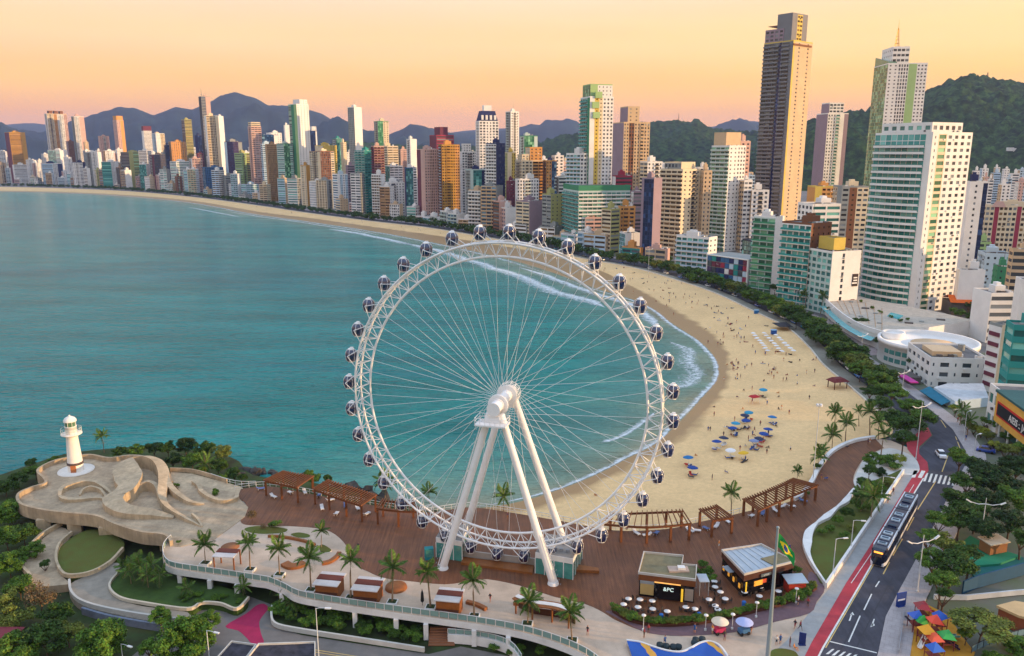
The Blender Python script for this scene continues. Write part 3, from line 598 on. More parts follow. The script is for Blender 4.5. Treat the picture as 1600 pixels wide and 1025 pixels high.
T_ = [
 # ---- far left
 (-6, 0, 9, 255, 0, '1w:be', '1W:be', 'cream block cut by the left picture edge'),
 (7, 14, 39, 207, 60, '1s:mr', '3r:go/br|1s:go', 'maroon-sided tower with golden balconies at far left'),
 (19, 21, 42, 258, 0, '1s:wh', '1r:wh', 'white ribbon-window block in front of the maroon and gold tower'),
 (40, 44, 52, 250, 90, '1w:wh', '1w:wh', 'thin white block right of the maroon and gold tower'),
 (50, 55, 62, 255, 60, '1w:pk', '1w:wh', 'small pinkish block between the gold tower and the twin cream tower'),
 (69, 73, 104, 178, 230, '1w:wh', '2W:cr|1v:og/br|2W:wh/dk|1W:pk', 'tall cream twin tower with three dark crowns at far left'),
 (74, 93, 105, 235, 110, '2g:wh/te|1r:wh/te', '1s:wh', 'white block with blue-green glass below the cream twin tower'),
 (65, 82, 97, 256, 0, '1r:lb/bl', '1w:wh|1s:nv', 'low blue ribbon-glass block with navy edge on the far beachfront'),
 (103, 106, 115, 221, 260, '1s:mv', '1w:br', 'brown slab left of the slim pale tower'),
 (111, 115, 131, 182, 260, '1w:gy', '1W:wh|1s:pk', 'slim pale tower second from the left on the skyline'),
 (130, 132, 138, 222, 280, '1s:be', '1w:be', 'narrow beige slab just right of the slim pale tower'),
 (99, 104, 112, 246, 40, '1w:wh', '1w:wh', 'narrow white block at the foot of the slim pale tower'),
 (96, 99, 105, 268, 0, '1w:pk', '1w:wh', 'tiny pinkish white house on the far beachfront'),
 (112, 129, 133, 254, 10, '2w:wh|1r:wh', '1s:nv', 'white block with a navy edge on the far beachfront'),
 (104, 110, 117, 272, 0, '1r:lb/te', '1w:wh', 'low pale blue block beside the navy-edged white block'),
 (133, 142, 158, 238, 20, '1W:gy', '1w:wh|1s:wh', 'grey-sided white block left of the teal striped block'),
 (147, 150, 160, 266, 0, '1w:cr', '1w:ol', 'small olive block left of the teal striped block'),
 (153, 156, 170, 213, 230, '1w:pk', '1w:pk', 'small pink tower left of the slim orange-topped tower'),
 (158, 173, 185, 253, 0, '1r:tl/te', '1q:wh', 'teal striped block with white side wall on the far beachfront'),
 (176, 182, 193, 188, 260, '1w:pk', '1w:pk|1s:og', 'slim orange-topped tower before the left mountain'),
 (161, 164, 178, 236, 90, '1w:og', '1w:wh', 'white block with orange flank behind the teal striped block'),
 (168, 172, 200, 240, 150, '1w:wh', '1w:pk', 'pinkish white block at the foot of the orange-topped tower'),
 (188, 201, 225, 238, 25, '1r:dg/dk', '1s:ol|3r:ol/gn', 'broad olive block with green ribbon balconies'),
 (181, 186, 192, 262, 0, '1w:dg', '1w:tn', 'dark slim block left of the broad olive block'),
 (221, 224, 237, 205, 250, '1s:wh', '1v:wh/dk', 'white tower with a maroon crown before the left mountain'),
 (237, 243, 257, 209, 230, '1w:lb', '1q:wh|1W:cr', 'white tower right of the maroon-crowned tower'),
 (216, 229, 236, 236, 60, '1r:wh', '1W:wh', 'white sloping terraced block behind the teal glass block'),
 (217, 228, 233, 257, 0, '1g:tl/te', '1s:wh', 'narrow teal glass block on the far beachfront'),
 (233, 240, 258, 242, 10, '1w:mr', '1v:dg/nv', 'dark maroon block on the far beachfront'),
 (256, 258, 266, 227, 110, '1g:nv/nv', '1g:nv/nv', 'narrow navy glass block left of the ochre block'),
 (263, 267, 290, 222, 120, '1w:tn', '1w:og', 'square ochre block before the left mountain'),
 (283, 288, 299, 187, 230, '1r:dg', '1r:ol/br', 'olive tower with slanted top left of the darkest skyscraper'),
 (243, 248, 264, 274, 0, '1w:pk', '1W:wh', 'low pinkish block on the far beachfront below the maroon block'),
 (265, 275, 300, 253, 0, '1r:wh/te', '1r:wh/te', 'wide white ridged block on the far beachfront'),
 (273, 276, 284, 276, -10, '1w:br', '1w:br', 'small brown slab among white blocks on the far beachfront'),
 (286, 292, 301, 266, -10, '1r:lb/te', '1W:wh', 'small pale teal block right of the brown slab'),
 (295, 300, 316, 248, 40, '1w:wh', '1W:pk', 'white and pink block left of the blue glass block'),
 (306, 309, 318, 240, 90, '1w:rd', '1w:mr', 'narrow red block left of the cream tower'),
 (310, 314, 328, 151, 220, '1s:dk', '1r:gy/nv|1s:pk', 'darkest tallest skyscraper with a mast on the left skyline'),
 (319, 322, 341, 181, 120, '1s:wh', '1R:cr/br|1W:cr', 'cream gridded tower in front of the darkest skyscraper'),
 (336, 341, 349, 182, 160, '1s:cr', '1s:wh', 'bright white slab behind the cream gridded tower'),
 (304, 309, 315, 212, 200, '1s:nv', '1g:nv/nv', 'dark narrow block left of the darkest skyscraper'),
 (316, 320, 349, 262, 0, '1g:bl/bl', '4v:bl/nv', 'deep blue glass block on the far beachfront'),
 (350, 354, 378, 222, 90, '1s:lb', '3v:pu/nv|1s:gy', 'purple and navy tower left of the yellow-green block'),
 (366, 377, 392, 240, 60, '1r:lg', '1w:lg|1r:ol', 'yellow-green block left of the pinkish crowned tower'),
 (347, 352, 374, 275, 0, '1w:gy', '1r:gy', 'grey block on the beachfront right of the blue glass block'),
 (357, 360, 376, 288, -12, '1r:wh', '1r:wh', 'low white striped block right of the grey beachfront block'),
 (376, 384, 404, 289, 0, '1r:lb/te', '1R:lb/te', 'low teal and white block below the yellow-green block'),
 (387, 392, 408, 198, 60, '1w:pk', '1R:pk/dk', 'pinkish tower with a painted glowing crown and dark windows'),
 # ---- left centre
 (406, 409, 434, 211, 130, '1g:bl/bl', '3g:bl/bl|1s:wh', 'blue glass block right of the pinkish crowned tower'),
 (407, 410, 430, 226, 60, '1r:lb/bl', '1r:lb/bl', 'pale blue ribbon block below the blue glass block'),
 (416, 420, 440, 208, 180, '1s:wh', '1q:wh', 'white block behind the blue glass block'),
 (414, 417, 433, 226, 0, '1s:tn', '1v:tn/br', 'tan vertically ribbed tower beside the green striped tower'),
 (432, 443, 457, 225, 15, '1r:gw/te', '2g:gr/gn|1r:gw/te', 'green glass tower with pale striped flank below the tall white tower'),
 (443, 445, 452, 196, 200, '1s:wh', '1s:wh', 'slim white slab behind the tall white and green tower'),
 (450, 463, 482, 163, 60, '1r:gy/gn|1s:gr|1s:lg', '1q:wh', 'tall white slab tower with a bright green edge'),
 (481, 484, 495, 205, 220, '1s:wh', '4g:nv/nv|1s:wh', 'navy glass tower right of the tall white slab tower'),
 (469, 478, 484, 259, -10, '2w:cr|1w:cr', '1s:go', 'slim cream tower with a gold side at the beachfront'),
 (483, 500, 522, 237, 0, '3W:cr|1s:cr', '3v:br/dk|1W:cr', 'cream tower with a dark brown ribbed middle'),
 (492, 505, 526, 228, 110, '1w:cr', '1s:ye|1w:ye', 'yellow-topped block behind the cream and brown tower'),
 (519, 525, 535, 217, 220, '1w:gy', '1g:tl/te', 'dark teal tower behind the cream and brown tower'),
 (532, 536, 541, 223, 230, '1w:cr', '1w:cr', 'thin cream slab right of the dark teal tower'),
 (519, 527, 543, 273, -10, '1r:wh/bl', '1s:wh|1v:lb/bl|1w:wh|1v:lb/bl', 'white and blue striped block on the beachfront'),
 (540, 543, 554, 259, 40, '1w:mv', '1r:mv', 'mauve block left of the green glass tower'),
 (543, 553, 565, 168, 170, '1w:gy', '1s:wh', 'slim bright white tower with blank side wall at left centre'),
 (554, 569, 583, 236, 0, '1b:gw/te/tl', '1b:tl/te/tl', 'green glass tower with curved teal balconies'),
 (580, 584, 600, 229, -8, '1b:mr/dk/mr', '1b:pk/br/mr', 'brown-red tower with zigzag balconies'),
 (593, 597, 622, 229, 90, '1w:pk', '1R:cr/br', 'cream block behind the brown-red zigzag tower'),
 (584, 590, 607, 190, 240, '1w:gy', '1v:gr/gn|1w:cr', 'grey and cream tower with a green central strip'),
 (602, 609, 629, 260, 60, '1g:tl/te', '1R:wh/dk', 'white block with a teal corner above the mauve banded block'),
 (600, 605, 632, 286, -5, '1w:wh', '1w:wh', 'white block with mauve bands on the beachfront'),
 (632, 634, 651, 263, 20, '1s:nv', '2g:bl/te|1W:wh', 'bright blue glass tower left of the pink tower'),
 (622, 626, 636, 234, 300, '1w:pk', '1w:pk', 'small pink tower far behind the blue glass tower'),
 (635, 641, 651, 218, 260, '1w:wh', '1s:wh', 'slim white tower behind the blue glass tower'),
 (651, 663, 686, 234, 0, '1s:mr|1s:pk', '1w:pk|1v:pk/br|1w:pk', 'pink tower with a maroon side'),
 (671, 682, 709, 212, 140, '1s:mr', '1r:rd/dk', 'crimson stepped block behind the gold tower'),
 (685, 690, 718, 227, 20, '1w:br', '3W:go/br|1W:og/br', 'gold gridded tower on the left centre skyline'),
 (718, 722, 746, 238, 110, '1w:wh', '1W:wh', 'white gridded block right of the gold tower'),
 (727, 735, 757, 266, 10, '1w:gy', '1s:gw|3g:tl/te|1g:nv/nv', 'teal glass block with green top below the mansard tower'),
 (743, 749, 779, 190, 120, '1w:wh', '1W:wh|1w:wh|1W:wh', 'white tower with a dark mansard roof'),
 (759, 775, 789, 225, 20, '1b:wh/dk/wh', '1v:nv/dk', 'tower with white zigzag balconies and a navy side'),
 (790, 798, 811, 175, 250, '1w:gy', '1w:wh', 'slim pale tower right of the mansard tower'),
 (812, 819, 840, 213, 230, '1w:gw', '3g:gr/gn|1s:gw', 'white tower with a green glass front at centre'),
 (788, 793, 806, 239, 90, '1w:ol', '1s:cr|1v:ye/br', 'narrow tower with a sunlit strip painted yellow'),  # yellow strip puts evening light into the wall colour
 (791, 797, 808, 284, 20, '1w:mr', '1w:mr', 'narrow maroon block behind the low brown block'),
 (805, 815, 850, 252, 70, '1W:cr', '1w:cr|1R:og/br', 'stepped cream and orange block at centre, its orange painted-in sunlight'),  # cream block; orange is low sun painted into the right face
 (805, 808, 842, 281, 20, '1w:wh', '1W:wh', 'white gridded block below the stepped cream block'),
 (848, 854, 870, 252, 100, '1w:br', '1w:og|1g:nv/bl', 'block with orange sunlight painted on and a blue strip'),  # orange wall colour stands in for sunlight on the right face
 (862, 867, 881, 244, 130, '1w:wh', '1w:wh', 'white block left of the tall green and white tower'),
 (867, 873, 889, 277, 50, '1w:dg', '1r:wh', 'dark-sided striped block left of the green podium'),
 (770, 780, 799, 316, -15, '1r:br/dk', '1s:pk', 'low brown block with a pink side wall on the beachfront'),
 (806, 827, 850, 316, -10, '1R:cr/dk', '1s:mv', 'block with a blank mauve side wall on the beachfront'),
 (847, 861, 881, 305, 0, '1R:gy/dk', '1q:ol', 'olive-grey block left of the green podium'),
 # ---- centre right
 (958, 975, 1016, 192, 150, '1s:mv', '1w:be|1v:br/dk|3w:be', 'big beige gridded tower before the wooded hill'),
 (957, 962, 988, 276, 60, '1s:wh', '1r:rd/dk', 'red block with white frame right of the green and white tower'),
 (1000, 1012, 1035, 254, 110, '1R:cr/dk', '1w:wh', 'cream block with ribbon windows left of the striped white tower'),
 (986, 990, 1003, 300, 60, '1w:wh', '1r:mv', 'narrow mauve striped block left of the navy tower'),
 (1003, 1022, 1035, 280, 5, '1s:mv|4g:nv/nv', '1s:mv', 'navy glass tower with a mauve side'),
 (1094, 1100, 1113, 268, 80, '1w:be', '1w:be', 'beige block tucked behind the striped white tower'),
 (909, 915, 942, 341, 5, '1w:wh', '1R:pk/dk', 'pinkish low tower at the foot of the green podium'),
 (940, 955, 969, 328, 0, '1R:cr/br', '1R:ol/dk', 'cream stepped block left of the block with painted orange glow'),
 (966, 970, 993, 324, 25, '1w:og', '1W:og/br', 'beachfront block with orange sunset glow painted on'),  # patch of sunlight painted as orange walls all round
 (968, 977, 1000, 366, -8, '1g:lb/te', '1s:wh', 'low white block with teal glass front on the beachfront'),
 # ---- right
 (1262, 1274, 1306, 293, 190, '1s:og', '1s:ye|2W:og/br', 'block with sunlit orange painted on and a yellow end behind the teal ribbon block'),  # lit wall: the sun's orange is put into its base colour
 (1302, 1316, 1358, 293, 150, '1w:be|1s:gy', '2W:gy|2q:br/br|3W:cr/dk', 'wide beige and brown block behind the hotels'),
]
for (xl, xs_, xr, yt, d, L, Rr, lab) in T_:
    ex = None
    nm = 'apartment_tower' if (lab.find('tower') >= 0 or lab.find('skyscraper') >= 0) else 'apartment_block'
    if 'three dark crowns' in lab: ex = [(.12, .3, .1, .7, 7, '1s:dk', '1s:br'), (.4, .58, .1, .7, 7, '1s:dk', '1s:br'), (.68, .84, .1, .7, 7, '1s:dk', '1s:br')]
    if 'maroon crown' in lab: ex = [(0.02, .98, .02, .98, 10, '1s:mr', '1s:mr')]
    if 'crimson stepped' in lab: ex = [(.25, .7, .1, .9, 9, '1s:mr', '1s:mr')]
    if 'glowing crown' in lab: ex = [(.05, .95, .05, .95, 6, '1r:cr', '1r:cr')]  # cream volume paints the lit top of the pink tower
    if 'big beige' in lab: ex = [(.18, .62, .1, .8, 13, '1s:mv', '1q:be')]
    if 'gridded block right' in lab: ex = [(.1, .6, .1, .8, 8, '1w:wh', '1w:wh')]
    if 'stepped cream and orange' in lab: ex = [(.4, .95, .1, .8, 12, '1w:cr', '1w:og'), (.05, .36, .1, .8, 5, '1w:cr', '1w:cr')]  # orange right face of the upper volume is painted sunlight too
    if 'tall white slab' in lab: ex = [(.35, .98, .1, .9, 6, '1s:wh', '1q:wh')]
    if lab.startswith('slim orange-topped'): ex = [(.05, .95, .05, .95, 9, '1s:og', '1s:og')]
    det = 1 if front_Y(xs_)+d < 1000 else 0
    o, Wd, Dp, h = B(xl, xs_, xr, yt, d, L, Rr, lab, ex, det, group=ROW, name=nm)
    if 'dark mansard' in lab:                       # steep dark roof with dormers and a lift tower
        q = MB(); q.box((Wd/2, Dp/2, h+6.4), (Wd*.94, Dp*.94, 11), taper=.74); q.build('mansard_roof', WM['nv'], o)
        q = MB(); q.box((Wd/2, Dp/2, h+15), (Wd*.4, Dp*.4, 6)); q.build('lift_tower', WM['wh'], o)
        for k in range(4):
            q = MB(); q.box((Wd*(.16+.22*k), Dp*.05, h+4.6), (2.4, 3, 5)); q.build('dormer', WM['wh'], o)
    if 'with a mast' in lab:
        q = MB(); q.tube((1.5, 2, h), (1.5, 2, h+16), .5, .15, 6); q.build('mast', WM['dk'], o)
# small blocks seen in the gaps of the skyline, and the low city behind
fill = random.Random(21); HID = [(-20, 1180)]
for i in range(240):
    x = fill.uniform(-15, 1185) if i < 150 else fill.uniform(-10, 900); d = fill.uniform(120, 620); w = fill.uniform(8, 17)*700/(front_Y(x)+d)+3
    yb = float(np.interp(x, [0, 400, 800, 1100, 1200], [250, 246, 262, 275, 290])); yt = yb+fill.uniform(-17, 14)
    pal = fill.choice(['wh', 'wh', 'wh', 'cr', 'pk', 'lb', 'gy', 'be']); st = fill.choice(['w', 'w', 'W', 'R'])
    B(x-w*.5, x-w*.5+w*fill.uniform(.2, .6), x+w, yt, d, '1'+st+':'+pal, '1'+st+':'+fill.choice([pal, 'wh']), 'pale block half hidden behind the beachfront towers', None, 0, group='blocks behind the beachfront towers', name='city_block', fh=3.4)

# low podiums, shops and small hotels standing between the towers right on the beach avenue
for i in range(64):
    x = -10+i*18.6+fill.uniform(-7, 7); Y = front_Y(x)-fill.uniform(6, 22); hm = fill.uniform(6, 20) if (fill.random() < .55 or 862 < x or 640 < x < 720) else fill.uniform(24, 50); w = fill.uniform(12, 24)*F/Y; w_old = fill.uniform(14, 30)*F/Y
    zt = 1.7+hm-H; v = (Y*SP+zt*CP)/(Y*CP-zt*SP); yt = 512.5-F*v
    if x > 950: break
    k1, k2 = fill.choice(['wh', 'wh', 'cr', 'pk', 'lb', 'be', 'gw', 'tn']), fill.choice(['wh', 'wh', 'cr', 'gy', 'be'])
    B(x-w*.5, x-w*.5+w*fill.uniform(.35, .75), x+w*.5, yt, 0, '1'+fill.choice(['R', 'r', 'W', 'b'])+':'+k1+'/'+fill.choice(['te', 'dk', 'bl', 'br']), '1'+fill.choice(['w', 'W', 's', 'q'])+':'+k2, 'low block between the beachfront towers' if hm < 22 else 'mid-rise block squeezed in front of the beachfront towers', None, 0, Y=Y, group='low blocks along the beach avenue' if hm < 22 else 'mid-rise blocks along the beach avenue', name='low_block' if hm < 22 else 'mid_rise_block', fh=3.4)
# ================================================================== the landmark towers of the right half
G2 = 'large towers on the right'
def BL(*a, **k): k.setdefault('group', G2); k.setdefault('det', 1); return B(*a, **k)
# the brown giant with the sunlit beige flank
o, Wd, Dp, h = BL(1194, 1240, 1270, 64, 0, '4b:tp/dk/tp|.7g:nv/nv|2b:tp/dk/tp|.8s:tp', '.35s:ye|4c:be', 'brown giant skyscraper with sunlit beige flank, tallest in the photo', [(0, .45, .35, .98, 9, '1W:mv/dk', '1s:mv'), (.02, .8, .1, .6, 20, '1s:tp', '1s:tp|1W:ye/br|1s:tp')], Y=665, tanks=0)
q = MB()
for k in range(5): q.box((Wd*(.05+.09*k), Dp*.72, h+13.5), (.5, Dp*.4, .5))
q.build('crown_frame', WM['br'], o)
q = MB(); q.box((Wd*.45, -.35, h*.985), (Wd*.95, .7, 1.4)); q.build('cornice', WM['br'], o)
# green glazed white tower at the centre: shaft, wing and podium
o, Wd, Dp, h = BL(907, 922, 959, 152, 45, '3b:gw/te/tl|1s:gr', '1s:wh|.9q:ye/br|.8q:cr/br|2.2w:wh', 'tall green and white tower with bright lime top boxes at centre', [(.05, .98, .1, .9, 9, '1g:gr/gn', '1s:lg|2q:wh')], tanks=0)
for (x, z) in ((.18, -6), (.30, 2), (.22, -14)):
    q = MB(); q.box((Wd*x+1, -.6, h+z), (6, 1.4, 5)); q.build('lime_box', WM['lg'], o)
BL(885, 907, 927, 241, 30, '1b:wh/te/lb', '1W:wh', 'white curved-balcony wing at the left foot of the green and white tower')
o, Wd, Dp, h = BL(880, 904, 985, 300, -2, '1b:gw/te/tl', '1b:gw/te/wh', 'pale green podium block with a dark green roof band', [(.0, 1, .0, 1, 3.4, '1s:gr', '1s:gr')], tanks=0)
BL(1032, 1067, 1094, 266, 55, '1b:cr/br/cr', '1q:cr|2w:cr', 'striped white tower with brown-shaded balconies', [(.1, .9, .15, .9, 4, '1W:gy', '1s:cr')])
BL(1057, 1108, 1121, 373, 0, '1b:wh/te/lb', '1q:wh', 'white beach hotel with seven rows of glass balconies')
o, Wd, Dp, h = BL(1112, 1140, 1166, 229, 140, '1b:gw/gn/gw', '1q:wh|1w:wh', 'white tower with pale green balconies left of the brown giant', [(.1, .98, .3, .98, 9, '1s:be', '1s:be')], tanks=0)
BL(1148, 1158, 1173, 222, 175, '1s:be', '1w:pk', 'pale flank block behind the green balcony tower')
BL(972, 1000, 1010, 389, -8, '1R:tl/dk', '1s:og', 'low beach restaurant with teal front', fh=3.5); BL(1008, 1040, 1047, 391, -6, '1R:be/dk', '1s:pk', 'low pink-brown shop beside the beach restaurant', fh=3.6)
BL(1276, 1294, 1326, 178, 0, '1s:mv', '2w:wh|1b:wh/te/gw|1s:wh|1s:mv', 'white tower with a mauve side wall right of the brown giant', [(.1, .8, .1, .8, 9, '1s:mv', '2W:wh')], Y=800)
# blade tower: green glass blade, white shaft, core with gilded mast
o, Wd, Dp, h = BL(1366, 1388, 1450, 100, 0, '1g:ol/gn', '2q:wh|2v:wh/dk|1.6s:lg|2w:wh', 'white tower with a green glass blade and gilded mast', Y=740, tanks=0)
q = MB(); q.add([(.3, 0, h), (.3, Dp, h), (7, Dp, h), (7, 0, h), (.3, .3, h+2), (.3, Dp-.3, h+9), (5, Dp-.3, h+8), (7, .3, h+2)], [(0, 1, 5, 4)[::-1], (1, 2, 6, 5)[::-1], (2, 3, 7, 6)[::-1], (3, 0, 4, 7)[::-1], (4, 5, 6, 7)[::-1]]); q.build('glass_blade', GM['gn'], o)
volume(o, Wd*.1, Wd*.52, 1, Dp*.8, h+.9, h+14, '1q:wh', '1W:wh', 4.5, 0)
q = MB(); cx, cy = Wd*.32, Dp*.4
for s in (-1, 1):
    for r_ in (-1, 1): q.tube((cx+s*1.6, cy+r_*1.6, h+14), (cx+s*.25, cy+r_*.25, h+32), .3, .12, 5)
for k in range(5): q.box((cx, cy, h+16+k*3), (3.2-k*.55, 3.2-k*.55, .35))
q.tube((cx, cy, h+30), (cx, cy, h+40), .25, .06, 5); q.build('mast', mat('gilt', '#d7a13a', rough=.4, metal=.6), o)
# lit beachfront pair with green and teal glass
BL(1178, 1212, 1226, 341, 0, '1b:gw/gn/gr', '1s:wh', 'green glass block with white end wall on the beach avenue')
BL(1247, 1270, 1314, 321, 55, '1W:wh', '1R:wh/te', 'white terraced top block behind the teal ribbon block')
BL(1222, 1268, 1300, 352, 5, '1b:wh/te/tl', '1q:br/br', 'teal ribbon block with an orange-brown side wall')
BL(1160, 1176, 1204, 378, 60, '1g:dk/te', '1g:dk/te', 'dark glass podium at the foot of the brown giant')
o, Wd, Dp, h = BL(1262, 1301, 1346, 396, 0, '1W:gw/te', '1s:wh|.35W:wh|1.6s:wh', 'white hotel with pale green window wall and dark signs', [(.2, .6, .2, .8, 5, '1s:ye', '1s:ye')], Y=372)
q = MB(); q.box((Wd*.86, -.12, h*.55), (Wd*.2, .22, 6)); q.build('sign', paint('#2c1518'), o)
q = MB(); q.box((Wd*.84, -.12, h*.2), (Wd*.13, .22, 2.2)); q.build('sign', paint('#5c1f1c'), o)
for k, (dx, w) in enumerate(((0, 2.2), (.0, 2.2), (-.3, 3))):
    q = MB(); q.box((Wd*.86+dx, -.26, h*.55+1.2-k*1.3), (w, .06, .6)); q.build('sign_lettering', paint('#e8e4e0'), o)
# colourful low block: white frame holding coloured panels
cA, cB = P(1104, 441, 2.0), P(1166, 452, 2.0); dv = cB-cA; ang = math.atan2(dv.y, dv.x); Lc = dv.length; hc = PY(1104, 396, cA.y).z-2
o = empty('colour_block', (cA.x, cA.y, 1.75), ang, 'low block faced with red, blue and white coloured panels', 'building')
q = MB(); q.box((Lc/2, 9, hc/2), (Lc, 17.4, hc)); q.build('wall', WM['gy'], o)
q = MB()
for z in (3.2, hc-.3): q.box((Lc/2, -.1, z), (Lc+1, 1.2, .6))
for x in (-.2, Lc+.2): q.box((x, -.1, hc/2+1.4), (.6, 1.1, hc-3.2))
q.build('frame', WM['wh'], o)
pc = random.Random(5); ncol, nrow = 9, 4; cw, chh = Lc/ncol, (hc-4.2)/nrow
for i in range(ncol):
    for j in range(nrow):
        q = MB(); q.box((cw*(i+.5), -.05-pc.random()*.12, 3.65+chh*(j+.5)), (cw*.9, .3, chh*.86)); q.build('panel', pc.choice([WM['rd'], WM['nv'], WM['nv'], WM['bl'], WM['wh'], WM['lb'], WM['mr'], GM['dk'], WM['pu'], WM['tl']]), o)
q = MB(); q.box((Lc/2, .15, 1.5), (Lc*.97, .3, 2.6)); q.build('shop_glazing', GM['nv'], o)
# the big white curved-balcony tower on its podium
Yb = 376
o, Wd, Dp, h = BL(1368, 1458, 1520, 209, 0, '1g:wh/tq|.12s:wh', '.5c:wh|.7W:cr/gn|1.1w:wh|1.1w:wh', 'big white tower with curved teal balcony rows on the right', None, Y=Yb, tanks=0, fh=3.05)
for c in list(o.children):
    if c.name.startswith('balcony'): bpy.data.objects.remove(c)
nfl = round(h/3.05); fhh = h/nfl; arc = []
for k in range(13):
    t = k/12; y = Dp*(.11+.89*t); arc.append((-(.9+2.6*math.sin(math.pi*min(1, t*1.06))**.8), y))
q = MB(); poly = [(x, y) for x, y in arc]+[(-.02, Dp), (-.02, Dp*.11)]
q.prism(poly, -.18, .12, bottom=True); q.wall([Vector((x+.1, y, .125)) for x, y in arc], .12, .8)
bal = q.mesh('balcony', [WM['wh']])
q = MB(); q.wall([Vector((x+.1, y, .926)) for x, y in arc], .07, .3); glr = q.mesh('glass_rail', [GM['te']])
for k in range(1, nfl-1):
    bo = link('balcony', bal, o, (0, 0, k*fhh)); link('glass_rail', glr, bo)
volume(o, Wd*.02, Wd*.78, Dp*.04, Dp*.9, h+.92, h+4.4, '1W:wh/te', '1W:wh', 3.4, 0)
q = MB(); q.box((Wd*.4, Dp*.45, h+4.9), (Wd*.5, Dp*.5, .9)); q.build('roof_cap', WM['wh'], o)
# right edge of the city
BL(1506, 1516, 1544, 286, 0, '1s:wh', '3c:wh|1g:nv/nv', 'slim white tower with a navy right edge behind the big white tower', Y=440)
o, Wd, Dp, h = BL(1536, 1541, 1640, 322, 0, '1W:cr/br', '1W:cr/dk|.5s:rd|1W:cr/br|1W:cr/dk|.5s:rd|1W:cr/br|1W:cr/dk|1W:cr/dk', 'long beige hotel with red pilasters at the right edge', Y=560, fh=3.6)
q = MB(); q.box((Wd*.2, -.4, h+1.5), (9, 1.2, 4), taper=.5); q.build('gable', WM['pk'], o)
BL(1524, 1530, 1549, 380, 0, '1w:ol', '1W:lg', 'small yellow-green building below the beige hotel', Y=470)
BL(1518, 1524, 1536, 345, 0, '1w:wh', '1r:wh', 'thin white striped block beside the navy-edged tower', Y=480)
BL(1528, 1540, 1582, 398, 0, '1W:lb', '1w:lb|1W:lb/te', 'pale blue building right of the dark garden trees', Y=420)
BL(1552, 1559, 1584, 419, 0, '1q:gr', '1q:gr', 'green house below the pale blue building', Y=395); BL(1577, 1583, 1640, 392, 0, '1r:be', '1R:be', 'beige striped block cut by the right picture edge', Y=365)
BL(1495, 1500, 1540, 424, 0, '1s:wh', '1s:wh', 'white blank wall block behind the orange roof', Y=372)
q = MB(); a, b, c, d = P(1487, 470, 9), P(1524, 472, 9), P(1518, 455, 11), P(1489, 455, 11)
o = empty('orange_roofed_house', P(1505, 470, 2), 0, 'house with a bright orange tiled roof beside the big white tower', 'house')
lo = lambda v: Vector(v)-o.location
q.prism([lo(p) for p in (a, b, Vector((b.x+2, b.y+12, 0)), Vector((a.x+2, a.y+12, 0)))], -1, 6.4); q.build('wall', WM['dg'], o)
q = MB(); A, Bq = lo(a)+Vector((-1, -1, 0)), lo(b)+Vector((1, -1, 0)); A.z = Bq.z = 6.4; q.add([A, Bq, Bq+Vector((2, 7, 2.6)), A+Vector((2, 7, 2.6)), Bq+Vector((3, 14, 0)), A+Vector((3, 14, 0))], [(0, 1, 2, 3), (3, 2, 4, 5)]); q.build('roof', mat('orange_tile', '#d9641c', rough=.8, var=.2, scale=1, bump=.4, bscale=3), o)
for i, (x, w, yt, Y) in enumerate([(1519, 12, 268, 900), (1531, 14, 264, 1000), (1543, 10, 281, 820), (1548, 16, 271, 1050), (1560, 20, 289, 760), (1566, 12, 265, 1100), (1578, 15, 272, 980), (1590, 14, 266, 1040), (1586, 22, 285, 800), (1600, 14, 290, 760), (1526, 12, 287, 760), (1536, 10, 277, 900), (1572, 10, 279, 860), (1608, 14, 268, 1000), (1553, 10, 262, 1250), (1597, 9, 276, 900)]):
    B(x, x+w*.3, x+w, yt, 0, '1w:'+fill.choice(['wh', 'lb', 'wh', 'be']), '1'+fill.choice('wWR')+':'+fill.choice(['wh', 'lb', 'gw', 'wh', 'pk']), 'small pale building in the suburb below the big hill', None, 0, Y=Y, group='suburb buildings below the big hill', name='suburb_building')
# ---- near right: hotels, round drum podium, shops, striped stair tower, sign building
BL(1521, 1549, 1593, 461, 0, '1s:wh', '1r:wh/dk', 'white office block with ribbon windows behind the low hotel', Y=316, fh=3.6)
BL(1587, 1597, 1650, 440, 0, '1s:wh', '1s:wh', 'tall blank white wall at the right edge', Y=300)
o, Wd, Dp, h = BL(1419, 1454, 1547, 562, 0, '1W:wh', '1q:wh|2W:wh|1q:wh|2W:wh|1q:wh|1W:wh', 'low white hotel of three window rows with brown flat roof', Y=252, fh=3.3, tanks=0)
q = MB(); q.box((Wd*.35, Dp*.4, h+1.2), (Wd*.5, Dp*.45, 1.6)); q.build('roof_terrace', WM['be'], o)
o, Wd, Dp, h = BL(1546, 1566, 1588, 512, 0, '1s:wh', '1q:gy', 'white stair tower with maroon stripes', Y=243, tanks=0)
for k in range(7):
    z = h-2.6-k*3.3
    if z > 1: q = MB(); q.box((-.14, Dp*.5, z), (.3, Dp*.8, 1.3)); q.build('maroon_band', WM['mr'], o); 
BL(1572, 1584, 1660, 512, 0, '1r:tl/te', '1r:tl/te', 'dark teal ribbon glass building at the right edge', Y=226, fh=3.8)
